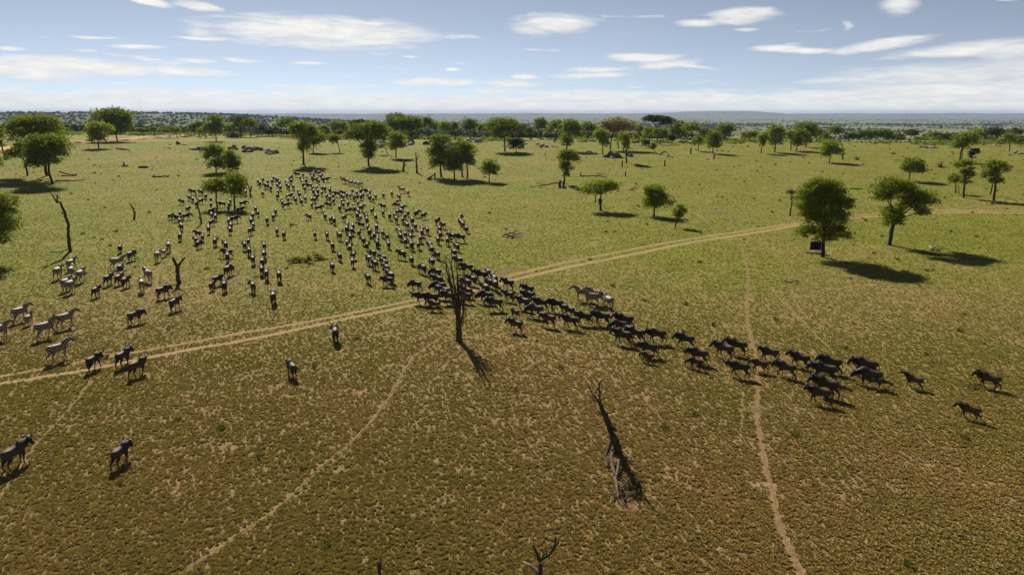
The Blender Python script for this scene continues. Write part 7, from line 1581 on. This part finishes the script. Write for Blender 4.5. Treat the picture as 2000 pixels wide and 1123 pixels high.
def hide_material(name, tint, rough=0.60, spec=0.20):
    m, t, out = new_mat(name)
    a = t.new('ShaderNodeAttribute'); a.attribute_name = 'coat'
    tc = t.new('ShaderNodeTexCoord')
    oi = t.new('ShaderNodeObjectInfo')
    n = t.noise(tc.outputs['Object'], 7.0, 4, 0.6)
    c = t.mix(1.0, a.outputs['Color'], tint, 'MULTIPLY')
    c = t.mix(1.0, c, t.mix(n, (0.72, 0.72, 0.72), (1.25, 1.22, 1.18)), 'MULTIPLY')
    c = t.mix(1.0, c, t.mix(oi.outputs['Random'], (0.78, 0.76, 0.75), (1.25, 1.2, 1.15)), 'MULTIPLY')
    principled(t, out, c, rough, spec, bump=n, bstr=0.35, bdist=0.02)
    return m
M_HIDE = hide_material('wildebeest_hide', (1, 1, 1))
M_CALF = hide_material('calf_hide', (1.35, 1.05, 0.80), 0.7, 0.25)
m_, t, out = new_mat('horn'); n_ = t.noise(t.new('ShaderNodeTexCoord').outputs['Object'], 20, 3, 0.6)
principled(t, out, t.mix(n_, (0.02, 0.018, 0.016), (0.06, 0.052, 0.045)), 0.45, 0.4); M_HORN = m_
m_, t, out = new_mat('mane_hair'); n_ = t.noise(t.new('ShaderNodeTexCoord').outputs['Object'], 30, 3, 0.6)
principled(t, out, t.mix(n_, (0.008, 0.007, 0.007), (0.030, 0.026, 0.024)), 0.7, 0.2); M_MANE = m_
m_, t, out = new_mat('beard_hair'); n_ = t.noise(t.new('ShaderNodeTexCoord').outputs['Object'], 30, 3, 0.6)
principled(t, out, t.mix(n_, (0.05, 0.042, 0.034), (0.14, 0.115, 0.09)), 0.8, 0.15); M_BEARD = m_

def horn_mesh(head, s):
    h = HEADS[head]; p = Vector(h['poll']); f = (Vector(h['muzzle']) - p).normalized()
    upv = Vector((0, 0, 1)); side = Vector((s, 0, 0))
    P = [p + side * .05 - f * .10 + upv * .06, p + side * .19 - f * .08 + upv * .03, p + side * .32 - f * .08 + upv * .08, p + side * .36 - f * .10 + upv * .20, p + side * .28 - f * .13 + upv * .30]
    pp, rr = smooth_chain(P, [.06, .05, .038, .026, .008])
    mb = MB(); limb(mb, pp, rr, 6)
    me = mb.build('horn'); me.materials.append(M_HORN); return me
def strand_mesh(name, a_pts, n, ln, dirv, width, rng, mat):
    """a row of overlapping hair locks along a curve"""
    V, F = [], []
    P = [Vector(p) for p in a_pts]
    for i in range(n):
        q = i / (n - 1) * (len(P) - 1); k = min(int(q), len(P) - 2)
        b = P[k].lerp(P[k + 1], q - k)
        d = Vector(dirv) * ln * rng.uniform(.7, 1.15) + Vector((rng.uniform(-.06, .06), rng.uniform(-.05, .02), 0))
        t0 = (P[k + 1] - P[k]).normalized() * width
        sx = Vector((rng.uniform(.012, .03), 0, 0))
        o = len(V)
        for v in (b - t0 - sx, b + t0 - sx, b + t0 + sx, b - t0 + sx, b + d):
            V.append(tuple(v))
        F += [(o, o + 1, o + 4), (o + 1, o + 2, o + 4), (o + 2, o + 3, o + 4), (o + 3, o, o + 4)]
    me = bpy.data.meshes.new(name); me.from_pydata(V, [], F); me.update(); me.materials.append(mat); return me

rgm = random.Random(55)
WB = {}
def wb(walk, head):
    key = (walk, head)
    if key not in WB:
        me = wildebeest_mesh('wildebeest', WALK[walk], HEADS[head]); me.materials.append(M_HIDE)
        p = Vector(HEADS[head]['poll'])
        mane = strand_mesh('mane', [(0, .28, 1.30), (p.x * .3, .55, 1.27 * .6 + p.z * .4), (p.x * .9, p.y - .06, p.z + .08)], 30, .20, (0, -.55, .62), .06, rgm, M_MANE)
        beard = strand_mesh('beard', [(p.x * .25, .56, .93), (p.x * .6, .72, .60 * .93 + .4 * p.z - .12), (p.x * .95, p.y + .02, p.z - .14)], 24, .26, (0, -.1, -1), .05, rgm, M_BEARD)
        WB[key] = (me, mane, beard, horn_mesh(head, -1), horn_mesh(head, 1))
    return WB[key]
CALF = {}
def calf_mesh(walk, head):
    if (walk, head) not in CALF:
        me = wb(walk, head)[0].copy(); me.materials.clear(); me.materials.append(M_CALF); CALF[(walk, head)] = me
    return CALF[(walk, head)]

# zebra
def zebra_mesh(name, walk, head):
    parts = []
    t_ = MB()
    loft(t_, [(-0.86, 1.02, 0.06, 0.08), (-0.80, 1.02, 0.18, 0.20), (-0.66, 1.02, 0.255, 0.27), (-0.45, 1.00, 0.28, 0.29), (-0.2, .97, 0.29, 0.30), (0.1, .97, 0.28, 0.30),
              (0.35, 1.0, 0.25, 0.30), (0.5, 1.03, 0.20, 0.27), (0.60, 1.05, 0.11, 0.16)])
    parts.append(t_)
    p0 = Vector(head['poll']); mz = Vector(head['muzzle']); hd = mz - p0
    m = MB(); pp, rr = smooth_chain([(0, .38, 1.10), (p0.x * .35, .56, 1.10 * .5 + p0.z * .5), (p0.x * .9, p0.y - .05, p0.z - .03)], [.26, .20, .14]); limb(m, pp, rr, 10); parts.append(m)
    m = MB(); pp, rr = smooth_chain([p0 - hd * .06, p0 + hd * .18, p0 + hd * .5, p0 + hd * .85, mz], [.075, .112, .088, .068, .055]); limb(m, pp, rr, 10); parts.append(m)
    for s in (-1, 1):
        m = MB(); limb(m, [p0 + Vector((s * .05, -.02, .05)), p0 + Vector((s * .075, -.03, .13)), p0 + Vector((s * .08, -.03, .20))], [.03, .038, .012], 6); parts.append(m)
    quad_legs(parts, walk, dict(fx=.13, fy=.38, fz=.92, hx=.15, hy=-.60, hz=.96, r=.048))
    m = MB(); pp, rr = smooth_chain([(0, -.84, 1.12), (.01, -.93, 1.0), (.02, -.95, .75), (.02, -.93, .5)], [.03, .026, .034, .02]); limb(m, pp, rr, 6); parts.append(m)
    me = evaluated(name, parts, 0.019, 3, None)
    n = len(me.vertices)
    co = np.zeros(n * 3, dtype=np.float32); me.vertices.foreach_get('co', co); co = co.reshape(-1, 3)
    x, y, z = co.T
    torso = y * 1.0 + 0.10 * (z - 1.0)
    rump = -0.30 - 0.75 * (1.28 - z) * 0.9 + (y + .45) * 0.55          # rump stripes sweep down to the horizontal
    wr = ss(-0.25, -0.55, y)
    ph = torso * (1 - wr) + rump * wr
    leg = 0.2 + z * 0.9
    wl = ss(0.66, 0.52, z)
    ph = ph * (1 - wl) + leg * wl
    neck = y * 0.8 + z * 0.35
    wn = ss(0.48, 0.62, y)
    ph = ph * (1 - wn) + neck * wn
    a = me.attributes.new('phase', 'FLOAT', 'POINT'); a.data.foreach_set('value', ph.astype(np.float32))
    q = np.maximum(ss(0.86, 1.02, y - 0.0) * ss(1.55, 1.2, z), ss(0.06, 0.03, z)) * 0.9
    q = np.maximum(q, ss(-.90, -.94, y) * ss(.8, .6, z))
    a = me.attributes.new('muzzle', 'FLOAT', 'POINT'); a.data.foreach_set('value', q.astype(np.float32))
    a = me.attributes.new('belly', 'FLOAT', 'POINT'); a.data.foreach_set('value', (ss(0.76, 0.68, z) * (np.abs(x) < .13) * (np.abs(y) < .4)).astype(np.float32))
    return me
ZHEADS = {'fwd': dict(poll=(0, .92, 1.44), muzzle=(0, 1.28, 1.10)), 'high': dict(poll=(0, .84, 1.54), muzzle=(0, 1.22, 1.28)), 'left': dict(poll=(-.08, .84, 1.50), muzzle=(-.40, 1.04, 1.32)), 'low': dict(poll=(0, 1.0, 1.30), muzzle=(0, 1.30, .95))}
def zebra_material(name, cw, cb):
    m, t, out = new_mat(name)
    ph = t.new('ShaderNodeAttribute'); ph.attribute_name = 'phase'
    mz = t.new('ShaderNodeAttribute'); mz.attribute_name = 'muzzle'
    be = t.new('ShaderNodeAttribute'); be.attribute_name = 'belly'
    tc = t.new('ShaderNodeTexCoord')
    n = t.noise(tc.outputs['Object'], 3.5, 3, 0.5)
    s = t.m('SINE', t.m('ADD', t.m('MULTIPLY', ph.outputs['Fac'], 37.0), t.m('MULTIPLY', n, 3.0)))
    k = t.m('MULTIPLY', t.ramp(s, -0.20, 0.20), t.m('SUBTRACT', 1.0, be.outputs['Fac']))
    c = t.mix(k, cw, cb)
    c = t.mix(mz.outputs['Fac'], c, (0.02, 0.018, 0.016))
    principled(t, out, c, 0.6, 0.3)
    return m
M_ZEB = zebra_material('zebra_hide', (0.34, 0.285, 0.22), (0.010, 0.009, 0.008))
M_FOAL = zebra_material('foal_hide', (0.36, 0.27, 0.18), (0.07, 0.045, 0.03))
ZB = {}
def zeb(walk, head, foal):
    key = (walk, head, foal)
    if key not in ZB:
        me = zebra_mesh('zebra', WALK[walk], ZHEADS[head]); me.materials.append(M_FOAL if foal else M_ZEB)
        p = Vector(ZHEADS[head]['poll'])
        mane = strand_mesh('mane', [(0, .44, 1.30), (p.x * .35, .60, 1.16 * .5 + p.z * .5 + .13), (p.x * .9, p.y - .06, p.z + .06)], 20, .10, (0, -.5, .6), .03, rgm, M_MANE)
        ZB[key] = (me, mane)
    return ZB[key]

rga = random.Random(12)
WALKS = ['walk_a', 'walk_b', 'stand', 'trot', 'walk_a', 'walk_b']
for i, (kind, x, y, hd, label, group, pose) in enumerate(ANIMALS):
    z = float(hgt(x, y))
    dist = math.hypot(x, y)
    if kind in 'wc':
        head = pose if pose else rga.choice(['low', 'low', 'mid', 'mid', 'left', 'right', 'graze'] if dist < 150 else ['low', 'mid'])
        walk = rga.choice(WALKS if dist < 150 else WALKS[:3])
        me, mane, beard, hl, hr = wb(walk, head)
        if kind == 'c': me = calf_mesh(walk, head)
        s = rga.uniform(.80, .98) * (0.74 if kind == 'c' else 1.0)
        o = bpy.data.objects.new('wildebeest_calf' if kind == 'c' else 'wildebeest', me)
        cat = 'calf' if kind == 'c' else 'wildebeest'
        kids = [('mane', mane), ('beard', beard), ('horn', hl), ('horn', hr)] if kind == 'w' else [('mane', mane)]
        if dist > 105: kids = []
    else:
        foal = kind == 'f'
        walk = rga.choice(['walk_a', 'walk_b', 'stand'])
        head = rga.choice(['fwd', 'high', 'fwd'])
        me, mane = zeb(walk, head, foal)
        s = rga.uniform(.97, 1.05) * (0.68 if foal else 1.0)
        o = bpy.data.objects.new('zebra_foal' if foal else 'zebra', me)
        cat = 'zebra'
        kids = [('mane', mane)] if dist < 130 else []
        group = group or 'zebras among the wildebeest'
    COL.objects.link(o)
    o.location = (x, y, z)
    o.rotation_euler = (0, 0, R(hd))
    o.scale = (s * (1.0 if kind != 'w' else rga.uniform(.95, 1.05)), s, s)
    tag(o, label, cat, group or ('wildebeest calves' if kind == 'c' else 'wildebeest apart from the packed herd'))
    for nm, km in kids:
        c = bpy.data.objects.new(nm, km)
        COL.objects.link(c)
        c.parent = o

# the farthest animals of the herd, past three hundred, as one mass
V, F, CC = [], [], []
off = 0
src = [wb('walk_a', 'low')[0], wb('walk_b', 'mid')[0], wb('stand', 'low')[0]]
geoms = []
for me in src:
    me2 = me
    co = np.zeros(len(me2.vertices) * 3, dtype=np.float32); me2.vertices.foreach_get('co', co)
    me2.calc_loop_triangles()
    tri = np.zeros(len(me2.loop_triangles) * 3, dtype=np.int32); me2.loop_triangles.foreach_get('vertices', tri)
    cc = np.zeros(len(me2.vertices) * 4, dtype=np.float32); me2.color_attributes['coat'].data.foreach_get('color', cc)
    geoms.append((co.reshape(-1, 3), tri.reshape(-1, 3), cc.reshape(-1, 4)))
for (x, y, hd) in FAR_HERD:
    co, tri, cc = geoms[rga.randrange(3)]
    s = rga.uniform(.94, 1.05); a = R(hd)
    q = co * s
    rot = np.stack([q[:, 0] * math.cos(a) - q[:, 1] * math.sin(a) + x, q[:, 0] * math.sin(a) + q[:, 1] * math.cos(a) + y, q[:, 2] + float(hgt(x, y))], 1)
    V.append(rot); F.append(tri + off); CC.append(cc); off += len(co)
me = mesh_np('distant_herd', np.concatenate(V), np.concatenate(F), smooth=True)
atc = me.color_attributes.new('coat', 'FLOAT_COLOR', 'POINT'); atc.data.foreach_set('color', np.concatenate(CC).ravel())
o = obj('distant_herd', me, M_HIDE)
tag(o, 'farthest packed mass of wildebeest at the top of the herd', 'herd', kind='stuff')

# ---------------------------------------------------------------- grass tufts
def tuft_mesh(name, seed, nb, wid, hgt_, spread):
    rg = random.Random(seed)
    V, F = [], []
    for i in range(nb):
        a = rg.uniform(0, 2 * math.pi); r = spread * math.sqrt(rg.random())
        bx, by = math.cos(a) * r, math.sin(a) * r
        la = a + rg.uniform(-.9, .9)
        ln = hgt_ * rg.uniform(.55, 1.15) * (1 - .35 * r / spread)
        lean = rg.uniform(.15, .75)
        tx, ty = bx + math.cos(la) * ln * lean, by + math.sin(la) * ln * lean
        px_, py_ = -math.sin(la) * wid * rg.uniform(.6, 1.2), math.cos(la) * wid * rg.uniform(.6, 1.2)
        mx_, my_ = bx + math.cos(la) * ln * lean * .35, by + math.sin(la) * ln * lean * .35
        o = len(V)
        V += [(bx - px_ * .6, by - py_ * .6, -.015), (bx + px_ * .6, by + py_ * .6, -.015), (mx_ + px_, my_ + py_, ln * .62), (mx_ - px_, my_ - py_, ln * .62), (tx, ty, ln)]
        F += [(o, o + 1, o + 2, o + 3), (o + 3, o + 2, o + 4)]
    me = bpy.data.meshes.new(name)
    me.from_pydata(V, [], F); me.update()
    return me

m_tuft, t, out = new_mat('grass_tuft')
geo = t.new('ShaderNodeNewGeometry')
turf, soilc, soil, fine, soil_n, Yc = ground_colour(t, geo.outputs['Position'])
rnd = geo.outputs['Random Per Island']
oi = t.new('ShaderNodeObjectInfo')
c = t.mix(1.0, turf, t.mix(oi.outputs['Random'], (1.15, 1.2, 1.0), (2.1, 2.0, 1.6)), 'MULTIPLY')
p = principled(t, None, c, 0.8, 0.1)
tr = t.new('ShaderNodeBsdfTranslucent'); t.link(c, tr.inputs['Color'])
mx = t.new('ShaderNodeMixShader'); mx.inputs[0].default_value = 0.25
t.link(p.outputs[0], mx.inputs[1]); t.link(tr.outputs[0], mx.inputs[2]); t.link(mx.outputs[0], out.inputs['Surface'])
m_clump = leaf_material('grass_clump', (0.050, 0.075, 0.012), (0.085, 0.115, 0.020), 0.25)

def seg_dist(px_, py_, pts):
    d = np.full(len(px_), 1e9)
    for (x0, y0), (x1, y1) in zip(pts[:-1], pts[1:]):
        vx, vy = x1 - x0, y1 - y0
        L2 = vx * vx + vy * vy + 1e-9
        q = np.clip(((px_ - x0) * vx + (py_ - y0) * vy) / L2, 0, 1)
        d = np.minimum(d, np.hypot(px_ - (x0 + q * vx), py_ - (y0 + q * vy)))
    return d

def grass_object(name, label, bands, meshes, seed, mat, cull_paths=True):
    rs = np.random.default_rng(seed)
    P, S = [], []
    for (y0, y1, dens, power, smin, smax) in bands:
        # density falls off with distance while tufts read larger
        yy = np.linspace(y0, y1, 400)
        pdf = dens * (30.0 / yy) ** power * (1.72 * yy + 12)
        cdf = np.cumsum(pdf) * (yy[1] - yy[0])
        n = int(cdf[-1])
        y = np.interp(rs.random(n) * cdf[-1], cdf, yy)
        x = rs.uniform(-1, 1, n) * (0.86 * y + 6)
        P.append(np.stack([x, y], 1)); S.append(rs.uniform(smin, smax, n) * np.clip(y / 30.0, 0.8, 20) ** 0.25)
    P = np.concatenate(P); S = np.concatenate(S)
    if cull_paths:
        keep = np.ones(len(P), dtype=bool)
        for (nm, wid, st, pts) in PATHS:
            if nm == 'dirt_road': continue
            d = seg_dist(P[:, 0], P[:, 1], pts)
            if nm == 'dirt_track': d = d / np.clip(P[:, 1] / 52.0, 0.9, 2.3)
            keep &= d > wid * ((0.60 if nm == 'dirt_track' else 0.30) + 0.30 * rs.random(len(P))) * (0.4 + 0.6 * st)
        for (bx, by, rx, ry) in BARE:
            q = np.hypot((P[:, 0] - bx) / rx, (P[:, 1] - by) / ry)
            keep &= ~((q < 0.5 + 0.5 * rs.random(len(P))) & (rs.random(len(P)) < 0.75))
        P, S = P[keep], S[keep]
    n = len(P)
    me = bpy.data.meshes.new(name)
    me.vertices.add(n)
    me.vertices.foreach_set('co', np.stack([P[:, 0], P[:, 1], hgt(P[:, 0], P[:, 1])], 1).astype(np.float32).ravel())
    a = me.attributes.new('size', 'FLOAT', 'POINT'); a.data.foreach_set('value', S.astype(np.float32))
    hf = np.ones(n) if not cull_paths else 0.38 + 0.62 * (1 - ss(34, 75, P[:, 1]))
    a = me.attributes.new('tall', 'FLOAT', 'POINT'); a.data.foreach_set('value', (S * hf).astype(np.float32))
    a = me.attributes.new('turn', 'FLOAT', 'POINT'); a.data.foreach_set('value', rs.uniform(0, 6.283, n).astype(np.float32))
    a = me.attributes.new('pick', 'INT', 'POINT'); a.data.foreach_set('value', rs.integers(0, len(meshes), n).astype(np.int32))
    o = obj(name, me, mat)
    ng = bpy.data.node_groups.new(name, 'GeometryNodeTree')
    ng.interface.new_socket('Geometry', in_out='INPUT', socket_type='NodeSocketGeometry')
    ng.interface.new_socket('Geometry', in_out='OUTPUT', socket_type='NodeSocketGeometry')
    gi = ng.nodes.new('NodeGroupInput'); go = ng.nodes.new('NodeGroupOutput')
    g = NT(ng)
    # thin the tufts out over the same bare-soil noise the ground uses
    pos = ng.nodes.new('GeometryNodeInputPosition')
    def gnoise(scale, detail, rough):
        nd = ng.nodes.new('ShaderNodeTexNoise')
        nd.inputs['Scale'].default_value = scale; nd.inputs['Detail'].default_value = detail; nd.inputs['Roughness'].default_value = rough
        ng.links.new(pos.outputs[0], nd.inputs['Vector'])
        return nd.outputs['Fac'] if 'Fac' in nd.outputs else nd.outputs[0]
    def gm(op, a, b):
        nd = ng.nodes.new('ShaderNodeMath'); nd.operation = op
        for k, v in ((0, a), (1, b)):
            if isinstance(v, (int, float)): nd.inputs[k].default_value = v
            else: ng.links.new(v, nd.inputs[k])
        return nd.outputs[0]
    soil_ = gnoise(SOIL_SCALE, SOIL_DETAIL, SOIL_ROUGH)
    big_ = gnoise(0.035, 4, 0.55)
    thr = gm('ADD', gm('MULTIPLY', gm('SUBTRACT', big_, 0.5), 0.30), soil_)
    rv = ng.nodes.new('FunctionNodeRandomValue'); rv.data_type = 'FLOAT'
    rv.inputs[2].default_value = 0.52; rv.inputs[3].default_value = 0.78
    cmp_ = gm('GREATER_THAN', thr, rv.outputs[1])
    dl = ng.nodes.new('GeometryNodeDeleteGeometry'); dl.domain = 'POINT'
    ng.links.new(gi.outputs[0], dl.inputs[0]); ng.links.new(cmp_, dl.inputs[1])
    join = ng.nodes.new('GeometryNodeGeometryToInstance')
    for me_t in meshes:
        so = bpy.data.objects.new(me_t.name, me_t)      # source shape, not placed in the scene itself
        oi_ = ng.nodes.new('GeometryNodeObjectInfo'); oi_.inputs[0].default_value = so; oi_.inputs['As Instance'].default_value = False
        ng.links.new(oi_.outputs['Geometry'], join.inputs[0])
    iop = ng.nodes.new('GeometryNodeInstanceOnPoints')
    iop.inputs['Pick Instance'].default_value = True
    def attr(nm, typ):
        nd = ng.nodes.new('GeometryNodeInputNamedAttribute'); nd.data_type = typ; nd.inputs[0].default_value = nm
        return nd.outputs[0]
    cxyz = ng.nodes.new('ShaderNodeCombineXYZ'); ng.links.new(attr('turn', 'FLOAT'), cxyz.inputs[2])
    ng.links.new(dl.outputs[0], iop.inputs['Points']); ng.links.new(join.outputs[0], iop.inputs['Instance'])
    ng.links.new(attr('pick', 'INT'), iop.inputs['Instance Index'])
    ng.links.new(cxyz.outputs[0], iop.inputs['Rotation']); sz = attr('size', 'FLOAT'); sv = ng.nodes.new('ShaderNodeCombineXYZ')
    ng.links.new(sz, sv.inputs[0]); ng.links.new(sz, sv.inputs[1]); ng.links.new(attr('tall', 'FLOAT'), sv.inputs[2])
    ng.links.new(sv.outputs[0], iop.inputs['Scale'])
    ng.links.new(iop.outputs[0], go.inputs[0])
    md = o.modifiers.new('grass', 'NODES'); md.node_group = ng
    tag(o, label, 'grass', kind='stuff')
    return o

tm = []
for k in range(5):
    me = tuft_mesh('tuft', 60 + k, 26, 0.020, 0.135, 0.085); me.materials.append(m_tuft); tm.append(me)
grass_object('grass', 'short tufted turf growing all over the near plain', [(22, 340, 85, 1.85, .32, 1.0)], tm, 5, m_tuft)
cm = []
for k in range(3):
    me = tuft_mesh('clump', 90 + k, 40, 0.022, 0.30, 0.22); me.materials.append(m_clump); cm.append(me)
grass_object('weed_clumps', 'scattered darker green weed clumps on the turf', [(24, 330, .028, 0.75, .35, 1.1)], cm, 16, m_clump, False)
